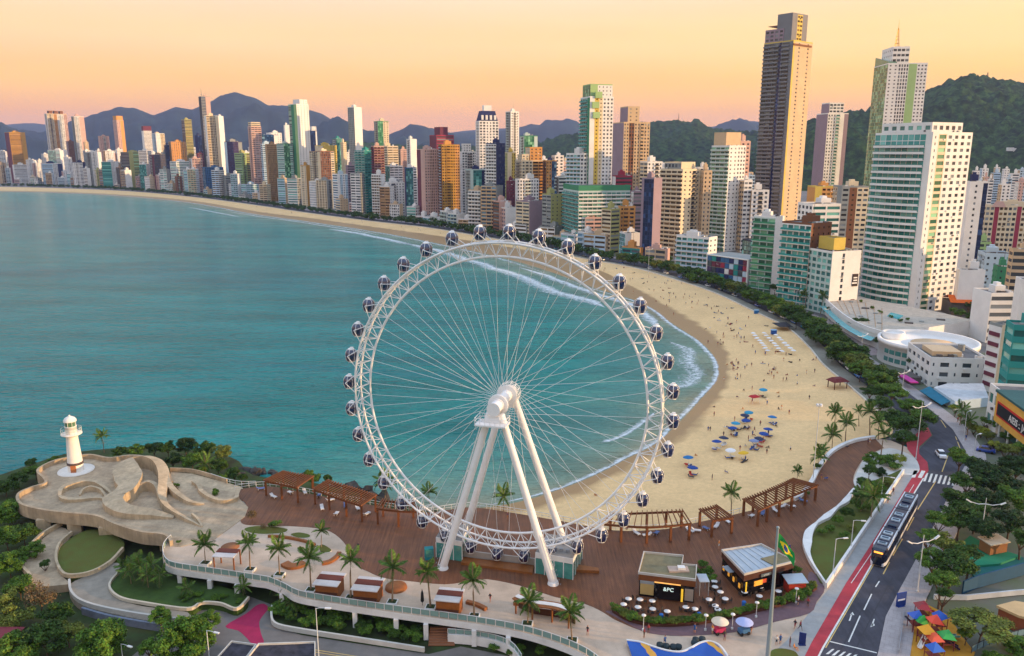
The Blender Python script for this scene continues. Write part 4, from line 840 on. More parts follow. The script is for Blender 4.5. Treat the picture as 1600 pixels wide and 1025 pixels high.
# drum
cx = P(1450, 531, 10.4); o = empty('drum_podium', (cx.x, cx.y, 1.75), 0, 'round white drum building with curved window rows below the big tower', 'building')
q = MB(); Rr_, hh = 16.5, 8.6; q.lathe([(Rr_, 0), (Rr_, hh-1.2), (Rr_+.5, hh-1.2), (Rr_+.5, hh+.3), (Rr_-.6, hh+.3), (Rr_-.6, hh-1), (0.01, hh-.95)], 56); q.build('wall', WM['wh'], o)
for fl in range(2):
    for k in range(15):
        t0 = R(186+k*9.4); q = MB(); z = 1.6+fl*2.9; vs_ = []
        for (t, zz) in ((t0, z), (t0+R(7.6), z), (t0+R(7.6), z+1.6), (t0, z+1.6)): vs_.append(((Rr_+.06)*math.cos(t), (Rr_+.06)*math.sin(t), zz))
        vi = [(v[0]*.985, v[1]*.985, v[2]) for v in vs_]; q.add(vs_+vi, [(0, 1, 2, 3), (4, 5, 1, 0), (5, 6, 2, 1), (6, 7, 3, 2), (7, 4, 0, 3)]); q.build('window', GM['te'], o)
q = MB(); q.lathe([(8, hh-.9), (8, hh-.6), (.01, hh-.6)], 30, (1, -3, 0)); q.build('roof_patch', WM['be'], o)
q = MB(); q.lathe([(4, hh-.9), (4, hh+1.4), (3.4, hh+1.4), (3.4, hh+.6), (.01, hh+.6)], 24, (-9, 8, 0)); q.build('planter_ring', WM['wh'], o)
# terrace podium beside the avenue
o = empty('terrace_podium', P(1340, 490, 1.75), 0, 'long white terrace podium with teal canopies beside the avenue', 'building')
lo = lambda v: Vector(v)-o.location
pp = [(1286, 466), (1300, 452), (1352, 466), (1470, 488), (1520, 500), (1400, 520), (1382, 522), (1350, 512), (1318, 494)]
q = MB(); q.prism([lo(P(x, y, 8.5)) for x, y in pp], 0, 6.7, mi=1, mi_side=0); q.build('wall', [WM['wh'], mat('terrace_tiles', '#b3a898', rough=.85, var=.2, scale=.5)], o)
q = MB(); fr = cr([lo(P(x, y, 8.5))+Vector((0, 0, 0)) for x, y in ((1286, 466), (1318, 494), (1350, 512), (1382, 522))], 4); q.wall([Vector((p.x-.3, p.y-.3, 6.2)) for p in fr], .5, 1.7); q.build('parapet', WM['wh'], o)
q = MB()
for i in range(0, len(fr)-3, 1):
    a, b = fr[i], fr[i+1]; q.add([(a.x, a.y, 4.4), (b.x, b.y, 4.4), (b.x-2.6, b.y-2.6, 3.7), (a.x-2.6, a.y-2.6, 3.7), (a.x, a.y, 4.3), (b.x, b.y, 4.3), (b.x-2.6, b.y-2.6, 3.6), (a.x-2.6, a.y-2.6, 3.6)], [(0, 1, 2, 3), (7, 6, 5, 4), (3, 2, 6, 7)])
q.build('canopy', paint('#7fc2c4', rough=.25), o)
q = MB(); q.prism([lo(P(x, y, 8.5)) for x, y in ((1392, 488), (1412, 493), (1404, 499), (1386, 494))], 6.7, 6.76); q.build('pool', mat('pool_water', '#3fb0b4', rough=.08), o)
for i, (x, y) in enumerate(((1330, 472), (1352, 482), (1368, 490), (1420, 505), (1440, 503), (1470, 500), (1345, 495), (1310, 468), (1374, 505))):
    p_ = lo(P(x, y, 8.5)); q = MB(); q.box((p_.x, p_.y, 6.95), (3.2 if i % 2 else 1.8, 1.6, .5), rz=-.4); q.build('roof_planter' if i % 2 else 'skylight', WM['dg'] if i % 2 else WM['gy'], o)
for k in range(7):
    a_, b_q = lo(P(1300+k*13, 456+k*4.2, 8.5)), lo(P(1318+k*10, 486+k*5, 8.5)); q = MB(); q.bar(Vector((a_.x, a_.y, 6.73)), Vector((b_q.x, b_q.y, 6.73)), .25, .06); q.build('paving_joint', WM['tn'], o)
# shops with awnings
o = empty('awning_shop', P(1500, 628, 2.6), 0, 'low white-roofed shop with a blue awning on the pavement', 'shop'); lo = lambda v: Vector(v)-o.location
q = MB(); q.prism([lo(P(x, y, 6)) for x, y in ((1459, 606), (1480, 600), (1536, 600), (1545, 622), (1492, 628))], 0, 3.6, mi=1, mi_side=0); q.build('wall', [WM['lb'], mat('shop_roof', '#b9bcbf', rough=.7, var=.2, scale=.4)], o)
a, b = lo(P(1449, 605, 5.6)), lo(P(1484, 627, 5.6)); nn = Vector((-(b-a).y, (b-a).x, 0)).normalized()*-3.2
q = MB(); q.add([a+Vector((1.2, 1, 0)), b+Vector((1.2, 1, 0)), b+nn*.7-Vector((0, 0, 1.1)), a+nn*.7-Vector((0, 0, 1.1)), a+Vector((1.2, 1, -.1)), b+Vector((1.2, 1, -.1)), b+nn*.7-Vector((0, 0, 1.3)), a+nn*.7-Vector((0, 0, 1.3))], [(0, 1, 2, 3), (3, 2, 1, 0), (4, 5, 6, 7), (7, 6, 5, 4), (2, 3, 7, 6), (6, 7, 3, 2), (1, 2, 6, 5), (0, 3, 7, 4)]); q.build('awning', paint('#1f93b4', rough=.5), o)
o = empty('awning_shop', P(1420, 598, 2.4), 0, 'small shop front with a magenta awning below the white hotel', 'shop'); lo = lambda v: Vector(v)-o.location
a, b = lo(P(1409, 586, 5)), lo(P(1429, 598, 5)); q = MB(); q.bar(a, b, 2.6, .3); q.build('awning', paint('#c2238c', rough=.5), o)
q = MB(); q.box((1, 1.5, 1.2), (7, 4, 2.4), rz=math.atan2((b-a).y, (b-a).x)); q.build('wall', WM['dg'], o)
# raised ochre cinema box with the red framed sign
A, Bp = P(1552, 656, 8.5), P(1600, 695, 8.5); dv = (Bp-A); dv.z = 0; dn = dv.normalized(); ang = math.atan2(dn.y, dn.x); htop = PY(1556, 612, A.y).z-8.5
o = empty('sign_building', (A.x, A.y, 3.2), ang, 'ochre box building on white columns carrying a red framed sign', 'building')
Ls = dv.length+14; zb = 5.3; q = MB(); q.box((Ls/2, 10, zb+htop/2), (Ls, 20, htop)); q.build('wall', WM['ye'] if 0 else paint('#dba748'), o)
q = MB(); q.box((Ls/2, 10, zb+htop+.3), (Ls+.6, 20.6, .6)); q.build('roof', paint('#2f5a58'), o)
q = MB(); q.box((Ls/2, 10, zb/2), (Ls-3, 15, zb)); q.build('glazed_base', GM['te'], o)
for k in range(4): q = MB(); q.tube((2.5+k*5.4, .8, 0), (2.5+k*5.4, .8, zb), .28, n=10); q.build('column', WM['wh'], o)
q = MB(); sx0, sx1, sz0, sz1 = 1.6, Ls-1.2, zb+htop*.24, zb+htop*.74
q.box(((sx0+sx1)/2, -.1, (sz0+sz1)/2), (sx1-sx0, .2, sz1-sz0)); q.build('sign_frame', paint('#c22a1e'), o)
q = MB(); q.box(((sx0+sx1)/2, -.17, (sz0+sz1)/2), (sx1-sx0-1, .2, sz1-sz0-.9)); sgn_o = q.build('sign_panel', paint('#161a20'), o)
def text_mesh(txt, size, name, m, parent, loc, rot, ext=.03):
    cu = bpy.data.curves.new(name, 'FONT'); cu.body = txt; cu.size = size; cu.extrude = ext; cu.align_x = 'CENTER'; cu.align_y = 'CENTER'
    t_o = bpy.data.objects.new(name+'_tmp', cu); COL.objects.link(t_o); dg_ = bpy.context.evaluated_depsgraph_get(); me_ = bpy.data.meshes.new_from_object(t_o.evaluated_get(dg_))
    bpy.data.objects.remove(t_o); me_.materials.clear(); me_.materials.append(m); return link(name, me_, parent, loc, rot)
text_mesh('AIEIS :. JARDI', (sz1-sz0)*.62, 'sign_lettering', paint('#e9e7e2'), o, ((sx0+sx1)/2-.3, -.32, (sz0+sz1)/2-.1), (R(90), 0, 0))
volume(o, -7.5, -.3, 1, 16, 1.2, zb+htop-.6, '1s:wh', '1W:wh/te', 6, 0)
# orange-tile-roofed houses and trees beyond are placed with the vegetation
# ================================================================== the giant wheel
WC = Vector((-1.6, 131.0, 36.3)); WA = -R(15)
steel = mat('white_steel', '#ebe9e6', rough=.4, var=.05, scale=.6); steel2 = mat('grey_steel', '#8d929a', rough=.5, var=.1)
wheel = empty('ferris_wheel', (WC.x, WC.y, 5.0), WA, 'giant white ferris wheel standing on the brown boardwalk', 'ferris wheel')
HZ = WC.z-5.0; ctr = Vector((0, 0, HZ)); RO, RI, HW = 27.2, 24.8, 1.15
def rp(r, th, y): return Vector((r*math.sin(th), y, HZ+r*math.cos(th)))
for y in (-HW, HW):
    q = MB(); q.sweep([rp(RO, 2*math.pi*k/108, y) for k in range(108)], .2, 8, closed=True); q.build('outer_ring', steel, wheel)
q = MB(); q.sweep([rp(RI, 2*math.pi*k/108, 0) for k in range(108)], .22, 8, closed=True); q.build('inner_ring', steel, wheel)
# one ten-degree bay of lattice, repeated round the rim
q = MB(); d = math.pi/18; o0 = Vector((0, 0, HZ))
def rq(r, th, y): return rp(r, th, y)-o0
for k in range(2):
    t0, t1 = d*k/2, d*(k+1)/2; tm = (t0+t1)/2
    for y in (-HW, HW):
        q.tube(rq(RO, t0, y), rq(RI, tm, 0), .075, n=5, caps=False); q.tube(rq(RI, tm, 0), rq(RO, t1, y), .075, n=5, caps=False)
    q.tube(rq(RO, t0, -HW), rq(RO, t0, HW), .075, n=5, caps=False); q.tube(rq(RO, t0, -HW), rq(RO, t1, HW), .06, n=5, caps=False)
bay = q.mesh('truss_bay', [steel])
q = MB(); sp0, sp1 = QB(), QB()
fl = 1.55
def spoke_mesh(y, dth, name):
    b = MB(); b.tube(rq(RI-.1, 0, 0), Vector((fl*math.sin(dth), y, fl*math.cos(dth))), .028, n=5, caps=False); return b.mesh(name, [steel])
sA, sB = spoke_mesh(-2.9, 1.25, 'spoke'), spoke_mesh(2.9, -1.25, 'spoke')
q = MB()
for y in (-HW, HW):
    q.tube(rq(RO, -d*.36, y), rq(RO+1.75, 0, y*1.35), .075, n=6); q.tube(rq(RO, d*.36, y), rq(RO+1.75, 0, y*1.35), .075, n=6)
q.tube(rq(RO+1.75, 0, -HW*1.35), rq(RO+1.75, 0, HW*1.35), .09, n=6)
brk = q.mesh('cabin_bracket', [steel])
for k in range(36):
    th = k*d
    link('truss_bay', bay, wheel, o0, (0, th, 0)); link('spoke', sA, wheel, o0, (0, th+d/4, 0)); link('spoke', sB, wheel, o0, (0, th+d*.75, 0)); link('cabin_bracket', brk, wheel, o0, (0, th+.04, 0))
# spindle, flanges
q = MB(); q.tube((0, -5.6, HZ), (0, 5.4, HZ), 1.0, n=24)
for y in (-2.9, 2.9): q.tube((0, y-.22, HZ), (0, y+.22, HZ), 1.75, n=28)
for y in (-5.7, -3.4, 3.4, 5.3): q.tube((0, y-.14, HZ), (0, y+.14, HZ), 1.16, n=24)
q.build('spindle', steel, wheel)
q = MB()
for k in range(14):
    t = 2*math.pi*k/14; q.tube((1.9*math.cos(t), 3.2, HZ+1.9*math.sin(t)), (1.9*math.cos(t), 5.0, HZ+1.9*math.sin(t)), .06, n=5)
for y in (3.2, 4.1, 5.0): q.sweep([(1.9*math.cos(2*math.pi*k/24), y, HZ+1.9*math.sin(2*math.pi*k/24)) for k in range(24)], .06, 5, closed=True)
q.build('hub_cage', steel, wheel)
# four legs
LEGS = [(-10.1, -4.0, -1.0, -4.6), (10.1, -4.0, 1.0, -4.6), (-10.1, 8, -1.0, 4.2), (10.1, 8, 1.0, 4.2)]
for i, (bx, by, ax, ay) in enumerate(LEGS):
    q = MB(); a = Vector((bx, by, .25)); b = Vector((ax, ay, HZ-1.1)); q.tube(a, b, .70, .60, 20)
    q.tube((bx, by, 0), (bx, by, .55), 1.02, .86, 20); lg = q.build('leg', steel, wheel)
    if i in (0, 1):
        lad = MB(); off = Vector((-.95 if i == 0 else .95, -.35, 0)); dv = b-a
        t1_ = .97 if i == 0 else .3
        for s in (-.22, .22): lad.bar(a+off+Vector((0, s, 0)), a+dv*t1_+off*.9+Vector((0, s, 0)), .09, .09, 0)
        nst = int(70*t1_)
        for k in range(nst): p = a+dv*(k/nst*t1_)+off; lad.bar(p+Vector((0, -.26, 0)), p+Vector((0, .26, 0)), .05, .05, 1); 
        for k in range(0, nst, 2): p = a+dv*(k/nst*t1_)+off+Vector((-.4 if i == 0 else .4, 0, .1)); lad.bar(p+Vector((0, -.26, 0)), p+Vector((0, .26, 0)), .07, .05, 1)
        lad.build('ladder', [steel, steel2], lg)
for y in (-4.7, 4.3): q = MB(); q.box((0, y, HZ-1.9), (2.0, 1.5, 1.3)); q.build('bearing_block', steel, wheel)
q = MB(); q.box((-.3, -5.4, HZ-2.6), (5.4, 3.0, .25)); pf = q.build('platform', steel, wheel)
q = MB()
for x in np.linspace(-2.9, 2.3, 7):
    for y in (-6.85, -3.95): q.tube((x, y, HZ-2.5), (x, y, HZ-1.35), .05, n=5)
for z in (HZ-1.9, HZ-1.35):
    for y in (-6.85, -3.95): q.bar((-2.95, y, z), (2.35, y, z), .07, .07)
    for x in (-2.95, 2.35): q.bar((x, -6.85, z), (x, -3.95, z), .07, .07)
q.build('railing', steel, pf)
# cabins: dark glass eggs with white ribs and a roof unit, always upright
cg = mat('cabin_glass', '#141d4a', rough=.07, var=.25, scale=.5, spec=.8, coat=.6)
q = MB(); prof = [(.62, -1.25), (.9, -1.12), (1.12, -.6), (1.2, -.05), (1.14, .5), (.96, .92), (.7, 1.12), (.01, 1.2)]
q.lathe(prof, 20); q.add([(.62*math.cos(t*math.pi/8), .62*math.sin(t*math.pi/8), -1.25) for t in range(16)], [tuple(range(15, -1, -1))]); m_shell = q.mesh('glass_shell', [cg])
rib_ms = []
q = MB(); q.sweep([(r+.035, 0, z) for r, z in prof[:-1]], .05, 5); m_rib = q.mesh('rib', [steel])
q = MB(); q.lathe([(.5, 1.12), (.66, 1.14), (.66, 1.26), (.45, 1.4), (.01, 1.42)], 16); q.box((.1, .1, 1.5), (.6, .45, .2)); m_roof = q.mesh('roof_unit', [steel])
q = MB(); q.lathe([(.4, -1.42), (.72, -1.4), (.74, -1.22), (.6, -1.2)], 16); q.add([(.4*math.cos(t*math.pi/8), .4*math.sin(t*math.pi/8), -1.42) for t in range(16)], [tuple(range(15, -1, -1))]); m_base = q.mesh('base_ring', [steel])
q = MB(); q.sweep([Vector((1.36*math.cos(t), 0, .1+1.36*math.sin(t))) for t in np.linspace(0.15, math.pi-.15, 13)], .035, 5); q.tube((1.3, 0, .3), (1.62, 0, .3), .08, n=5); q.tube((-1.3, 0, .3), (-1.62, 0, .3), .08, n=5); m_yoke = q.mesh('yoke', [steel])
M15 = Matrix.Rotation(WA, 3, 'Z')
for k in range(36):
    th = k*d+.04; p = M15@(rp(RO+1.75, th, 0)-o0); loc = Vector((WC.x, WC.y, WC.z))+p
    mins = int(round((math.degrees(th) % 360)*2/20)*20) % 720; HW_ = ['twelve', 'one', 'two', 'three', 'four', 'five', 'six', 'seven', 'eight', 'nine', 'ten', 'eleven']; hr = mins//60
    clk = (HW_[hr]+" o'clock", 'twenty past '+HW_[hr], 'twenty to '+HW_[(hr+1) % 12])[(mins % 60)//20]
    c = empty('wheel_cabin', loc-Vector((0, 0, .1)), WA+R(8), 'dark blue glass wheel cabin where a clock hand shows '+clk, 'cabin', 'cabins round the ferris wheel')
    c.scale = (.9, .9, .9)
    link('glass_shell', m_shell, c); link('roof_unit', m_roof, c); link('base_ring', m_base, c); link('yoke', m_yoke, c, rot=(0, 0, R(90)))
    for j in range(7): link('rib', m_rib, c, rot=(0, 0, j*2*math.pi/7+.2))
# ================================================================== headland: plaza, boardwalk, concrete platform
ZD = 5.0
def zm(ox, oy, s): return lambda x, y: (ox+x/s, oy+y/s)
z1_, z2_, z3_, z4_, z5_, z6_, z7_ = zm(0, 620, 4), zm(0, 800, 4), zm(340, 700, 3.155), zm(640, 740, 3.6), zm(900, 740, 3.6), zm(1240, 700, 3.153), zm(1240, 620, 6.154)
zc_ = zm(960, 800, 4.556)
white = paint('#dcd9d4', rough=.6); offw = mat('plaza_stone', '#c2ab94', rough=.85, var=.13, scale=.25, bump=.15, bscale=2)
def plank_mat():
    m = mat('boardwalk', '#72462b', rough=.6, var=.22, scale=.18, spec=.35)
    t = m.node_tree; b = t.nodes['Principled BSDF']; src = b.inputs['Base Color'].links[0].from_socket
    g = t.nodes.new('ShaderNodeNewGeometry'); mp_ = t.nodes.new('ShaderNodeMapping'); mp_.inputs['Rotation'].default_value = (0, 0, R(38)); mp_.inputs['Scale'].default_value = (2.6, .11, 1); t.links.new(g.outputs['Position'], mp_.inputs[0])
    n = t.nodes.new('ShaderNodeTexNoise'); n.inputs['Scale'].default_value = 1; n.inputs['Detail'].default_value = 5; n.inputs['Roughness'].default_value = .7; t.links.new(mp_.outputs[0], n.inputs[0])
    r = t.nodes.new('ShaderNodeMapRange'); r.inputs[1].default_value = .32; r.inputs[2].default_value = .7; r.inputs[3].default_value = .62; r.inputs[4].default_value = 1.38; t.links.new(n.outputs[0], r.inputs[0])
    w = t.nodes.new('ShaderNodeTexWave'); w.inputs['Scale'].default_value = .95; mp2 = t.nodes.new('ShaderNodeMapping'); mp2.inputs['Rotation'].default_value = (0, 0, R(38)); t.links.new(g.outputs['Position'], mp2.inputs[0]); t.links.new(mp2.outputs[0], w.inputs[0])
    w.inputs['Distortion'].default_value = 0; w2 = t.nodes.new('ShaderNodeMapRange'); w2.inputs[1].default_value = .0; w2.inputs[2].default_value = .25; w2.inputs[3].default_value = .72; w2.inputs[4].default_value = 1; t.links.new(w.outputs['Fac'], w2.inputs[0])
    mu = t.nodes.new('ShaderNodeMath'); mu.operation = 'MULTIPLY'; t.links.new(r.outputs[0], mu.inputs[0]); t.links.new(w2.outputs[0], mu.inputs[1])
    s = t.nodes.new('ShaderNodeVectorMath'); s.operation = 'SCALE'; t.links.new(src, s.inputs[0]); t.links.new(mu.outputs[0], s.inputs['Scale']); t.links.new(s.outputs[0], b.inputs['Base Color'])
    return m
deckm = plank_mat()
FAS = [(267, 845), (257, 855), (254, 868), (258, 881), (270, 888), (307, 894), (350, 900), (400, 908), (419, 911), (445, 922), (467, 933), (530, 944), (625, 958), (740, 974), (807, 986), (848, 997), (890, 1012), (925, 1030), (960, 1060)]
SEA = [(367, 766), (420, 760), (490, 773), (590, 791), (660, 801), (700, 797), (740, 793), (810, 803), (880, 815), (960, 829), (1040, 827), (1083, 818), (1144, 805), (1164, 800), (1240, 782), (1266, 758), (1278, 735), (1294, 713), (1312, 700), (1337, 690), (1367, 685)]
fas = cr(PL(FAS, ZD), 4); sea = cr(PL(SEA, ZD), 4)
rl = [P(x, y, ZD) for x, y in [(1392, 688), (1420, 700), (1432, 712), (1444, 735)]]+[p+Vector((-.05, 0, 0)) for p in [P(x, y, ZD) for x, y in [(1443, 747), (1403, 813), (1362, 881), (1324, 947), (1286, 1012), (1262, 1060), (1235, 1110)]]]
poly = sea+rl+list(reversed(fas))+PL([(280, 852), (335, 842), (385, 805), (387, 790), (372, 775)], ZD)
q = MB(); q.prism(poly, ZD-1.15, ZD, mi=0, mi_side=1, bottom=True); structure(q, 'plaza', [offw, white])
DK = [(943, 957), (915, 944), (865, 932), (812, 915), (762, 905), (732, 908), (695, 913), (640, 908), (600, 903), (575, 893), (558, 884), (548, 865), (536, 846), (517, 831), (492, 825), (451, 822), (400, 821), (381, 819), (376, 812), (386, 795), (381, 784), (371, 778)]
DR = [(1381, 700), (1354, 713), (1339, 732), (1333, 750), (1337, 766), (1330, 778), (1291, 811), (1264, 836), (1261, 865), (1270, 885), (1289, 917), (1276, 940), (1265, 958), (1212, 971), (1157, 986), (1100, 992), (1048, 993), (1004, 986), (960, 968)]
q = MB(); q.prism(sea[1:]+cr(PL(DR, ZD), 3)+cr(PL(DK, ZD), 3), ZD-.02, ZD+.05); structure(q, 'boardwalk', deckm)
# brown-violet path round the restaurant terrace
PTH = [(960, 963), (1004, 986), (1048, 993), (1100, 992), (1157, 986), (1212, 971), (1265, 958), (1276, 940), (1289, 917), (1268, 893), (1262, 905), (1272, 921), (1252, 932), (1214, 947), (1179, 956), (1135, 967), (1083, 976), (1026, 978), (986, 971), (960, 956), (946, 955)]
q = MB(); q.prism(cr(PL(PTH, ZD+.06), 3, True), None, ZD+.056); structure(q, 'terrace_path', mat('violet_paving', '#6d5357', rough=.8, var=.15, scale=1.5))
# road edge pavement, cycle lane, markings
def strip_pg(name, left, right, m, dz):
    q = MB(); loft(q, [[PG(*a, dz), PG(*b, dz)] for a, b in zip(left, right)]); return structure(q, name, m)
strip_pg('pavement', [(1150, 1075), (1230, 1000), (1296, 919), (1352, 831), (1412, 741)], [(1240, 1060), (1268, 1004), (1322, 911), (1375, 829), (1427, 743)], mat('grey_paving', '#9b9a97', rough=.85, var=.12, scale=.8), .03)
REDL = [(1240, 1060), (1268, 1004), (1322, 911), (1362, 849), (1418, 757), (1427, 743), (1434, 730), (1432, 718), (1418, 702), (1416, 690), (1434, 676), (1437, 666)]
REDR = [(1263, 1057), (1286, 1012), (1340, 920), (1380, 851), (1433, 763), (1443, 747), (1451, 735), (1449, 722), (1436, 709), (1436, 698), (1456, 680), (1450, 668)]
strip_pg('cycle_lane', REDL, REDR, mat('red_asphalt', '#b23a44', rough=.85, var=.12, scale=.6), .045)
overlay(MATS['red_asphalt'], f_noise((.25, .25, 1), 8), .74, 1.12); overlay(deckm, f_noise((.07, .07, 1), 7), .8, 1.22)
mk = mat('road_paint', '#d9d7d0', rough=.7, var=.15, scale=2); mky = mat('road_paint_yellow', '#d2b06a', rough=.7, var=.15, scale=2)
def mark(pts, m=mk, dz=.02): q = MB(); q.add([PG(x, y, dz) for x, y in pts], [tuple(range(len(pts)))]); o = q.build('road_marking', m); o['kind'] = 'structure'; return o
def line(path, w, m=mk, dz=.02):
    p = [PG(x, y, dz) for x, y in path]; q = MB(); rows = []
    for i, a in enumerate(p):
        d = p[min(i+1, len(p)-1)]-p[max(i-1, 0)]; d.z = 0; d.normalize(); n = Vector((-d.y, d.x, 0))*w/2; rows.append([a-n, a+n])
    loft(q, rows); return tag(q.build('road_marking', m), kind='structure')
line(REDR[:6], .28, mk, .055); line([(1330, 911), (1372, 849), (1428, 757)], .12, mk, .055)
line([(1290, 1012), (1365, 882), (1385, 850)], .16, mky)
for a, b in (((1326, 1003), (1344, 962)), ((1350, 953), (1362, 928)), ((1368, 917), (1374, 908)), ((1380, 897), (1390, 878)), ((1395, 868), (1410, 842)), ((1417, 829), (1428, 808)), ((1434, 796), (1462, 752)), ((1472, 737), (1481, 712)), ((1500, 700), (1493, 682)), ((1478, 668), (1470, 656))): line([a, b], .2, mky if a[0] > 1378 else mk)
line([(1374, 1018), (1387, 963), (1407, 923), (1428, 884)], .14, mky, .03); line([(1502, 690), (1491, 672), (1459, 643), (1432, 622), (1370, 575)], .35, mk, .03)
for k in range(8):
    x = 1447+k*7.4; mark([(x, 739+k*1.1), (x+3.6, 739+k*1.1), (x-2+1.2, 752+k*1.1), (x-5+.4, 752+k*1.1)])
for k in range(5):
    x = 1290+k*9; y = 1013+k*2.2; mark([(x, y+9), (x+10, y+1), (x+14, y+1), (x+5, y+9)])
line([(1296, 1002), (1370, 1020)], .25)
for (x, y) in ((1327, 970), (1362, 978)):
    mark([(x-1, y), (x+1.5, y), (x+5, y-11), (x+3, y-11)]); mark([(x+1, y-9), (x+8, y-9), (x+5, y-14)]) if x < 1340 else mark([(x-2, y+2), (x+5, y-1), (x+3, y-5), (x-1, y-2)])
mark([(1428, 735), (1434, 735), (1430, 746), (1424, 746)], mk, .06); mark([(1440, 735), (1446, 736), (1440, 747), (1434, 746)], mk, .06)
for k in (-1.25, 1.25): # guide tracks
    line([(1322+k*9, 1022), (1352+k*8.6, 962), (1384+k*8, 903)], .16, paint('#35343a'), .012)
# right-hand pavement with a real kerb
pr_ = [PG(*p, .12) for p in RGT]; rows_ = []
for i, a in enumerate(pr_):
    d = pr_[min(i+1, len(pr_)-1)]-pr_[max(i-1, 0)]; d.z = 0; d.normalize(); n = Vector((d.y, -d.x, 0)); rows_.append([Vector((a.x, a.y, a.z-.14)), a, a+n*2.2, a+n*4.2, Vector((*(a+n*4.2).xy, a.z-.3))])
pvm = mat('pavement_slabs', '#a39a98', rough=.85, var=.15, scale=.7); overlay(pvm, f_joint(1.2, 1.2, .5, .03), .8, 1.03)
structure(loft(MB(), rows_), 'pavement', pvm)
# ---- railings
glassr = mat('rail_glass', '#7d9a92', rough=.08, var=.1, spec=.7)
def railing(path, label, h=1.1, step=1.6, panel=None, m=white, name='railing', zoff=0):
    path = [Vector(p) for p in path]; o = empty(name, path[0], 0, label, 'railing'); L = [0]
    for a, b in zip(path, path[1:]): L.append(L[-1]+(b-a).length)
    def at(s):
        s = min(max(s, 0), L[-1]); i = max(k for k in range(len(L)-1) if L[k] <= s+1e-6); t = (s-L[i])/max(L[i+1]-L[i], 1e-6); return path[i].lerp(path[i+1], t)-path[0]+Vector((0, 0, zoff))
    n = max(2, int(L[-1]/step)); q = MB(); q.tube((0, 0, 0), (0, 0, h), .045, n=6); pm = q.mesh('post', [m]); pts = [at(L[-1]*k/n) for k in range(n+1)]
    q = MB()
    for a, b in zip(pts, pts[1:]): q.bar(a+Vector((0, 0, h)), b+Vector((0, 0, h)), .09, .07)
    if panel is None:
        for a, b in zip(pts, pts[1:]): q.bar(a+Vector((0, 0, h*.5)), b+Vector((0, 0, h*.5)), .05, .05)
    q.build('top_rail', m, o)
    for i, p in enumerate(pts): link('post', pm, o, p)
    if panel:
        for a, b in zip(pts, pts[1:]):
            d = (b-a).normalized()*.09; q = MB(); q.bar(a+d+Vector((0, 0, h*.52)), b-d+Vector((0, 0, h*.52)), .03, h*.78); q.build('panel', panel, o)
    return o
inset = [p+Vector((0, .25, 0)) for p in fas]
railing(inset, 'glass railing along the curved white edge of the lower plaza', 1.15, 1.55, glassr)
railing(sea[0:33], 'white railing along the seaward boardwalk edge left of and behind the wheel', 1.15, 1.5)
railing(sea[32:53], 'white railing between boardwalk and sand right of the wheel', 1.15, 1.5)
q = MB(); q.wall([p+Vector((0, 0, 0)) for p in sea[56:]], .9, .75); o = q.build('bench_wall', white); tag(o, 'curved white bench wall round the narrow end of the boardwalk', 'bench')
# ---- concrete headland platform
conc = mat('raw_concrete', '#b39d80', rough=.9, var=.22, scale=.28, bump=.35, bscale=2.2); conc2 = mat('raw_concrete_pale', '#c0aa8a', rough=.9, var=.18, scale=.4, bump=.3, bscale=3)
for m_ in (conc, conc2): overlay(m_, f_noise((1.1, 1.1, .12), 5), .74, 1.1); overlay(m_, f_noise((.16, .16, .16), 8), .78, 1.12)
overlay(conc, f_joint(3.2, 1.6, .3, .012), .82, 1.02)
overlay(offw, f_joint(3.0, 3.0, -.15, .02), .88, 1.03); overlay(offw, f_noise((.22, .22, 1), 8), .84, 1.08)
OUT = [(1070, 900), (1050, 870), (1000, 852), (880, 840), (720, 790), (600, 740), (400, 720), (250, 700), (140, 670), (108, 632), (125, 595), (200, 562), (282, 536), (272, 502), (237, 470), (250, 440), (330, 400), (430, 376), (560, 360), (680, 380), (800, 365), (900, 372), (1000, 410), (1050, 470), (1075, 530)]
out_ = cr([P(*z1_(x, y), 6.1) for x, y in OUT], 5); ZP = 5.09
apron = PL([z1_(*p) for p in ((1120, 588), (1270, 560), (1470, 598), (1500, 640), (1552, 690), (1530, 750), (1340, 890), (1130, 935))], ZP)
q = MB(); q.prism([Vector((p.x, p.y, 0)) for p in out_]+apron, 3.7, ZP, bottom=True); structure(q, 'concrete_platform', conc)
ph = empty('platform_parapet', out_[0], 0, 'wavy raw concrete parapet round the headland platform', 'parapet')
q = MB(); q.wall([Vector((p.x, p.y, 3.55))-ph.location for p in out_], .55, 2.6); q.build('parapet_wall', conc, ph)
for i, (x, y, rz) in enumerate(((245, 800, .3), (440, 812, .2), (640, 850, .1), (1020, 905, 0))):
    p = P(*z1_(x, y), 3.4); q = MB(); q.box((0, 0, -1.6), (2.6, 1.2, 4.4), rz=rz, taper=1.0); o = q.build('platform_pier', conc2, None, p+Vector((0, 1.6, 0))); tag(o, ['leftmost concrete pier under the headland platform', 'second concrete pier from the left under the headland platform', 'third concrete pier from the left under the headland platform', 'rightmost concrete pier under the headland platform'][i], 'pier', 'piers under the platform')
def ribbon(pts, ws, hs, label, m=conc2, tilt=0):
    n = 5; path = cr([P(*z1_(x, y), ZP+.3) for x, y in pts], n); W_ = np.interp(np.linspace(0, 1, len(path)), np.linspace(0, 1, len(ws)), ws); H_ = np.interp(np.linspace(0, 1, len(path)), np.linspace(0, 1, len(hs)), hs)
    q = MB(); q.wall([Vector((p.x, p.y, ZP-.05)) for p in path], list(W_), list(H_), tilt=tilt); o = q.build('sculpted_wall', m); tag(o, label, 'sculpture', 'sculpted concrete walls')
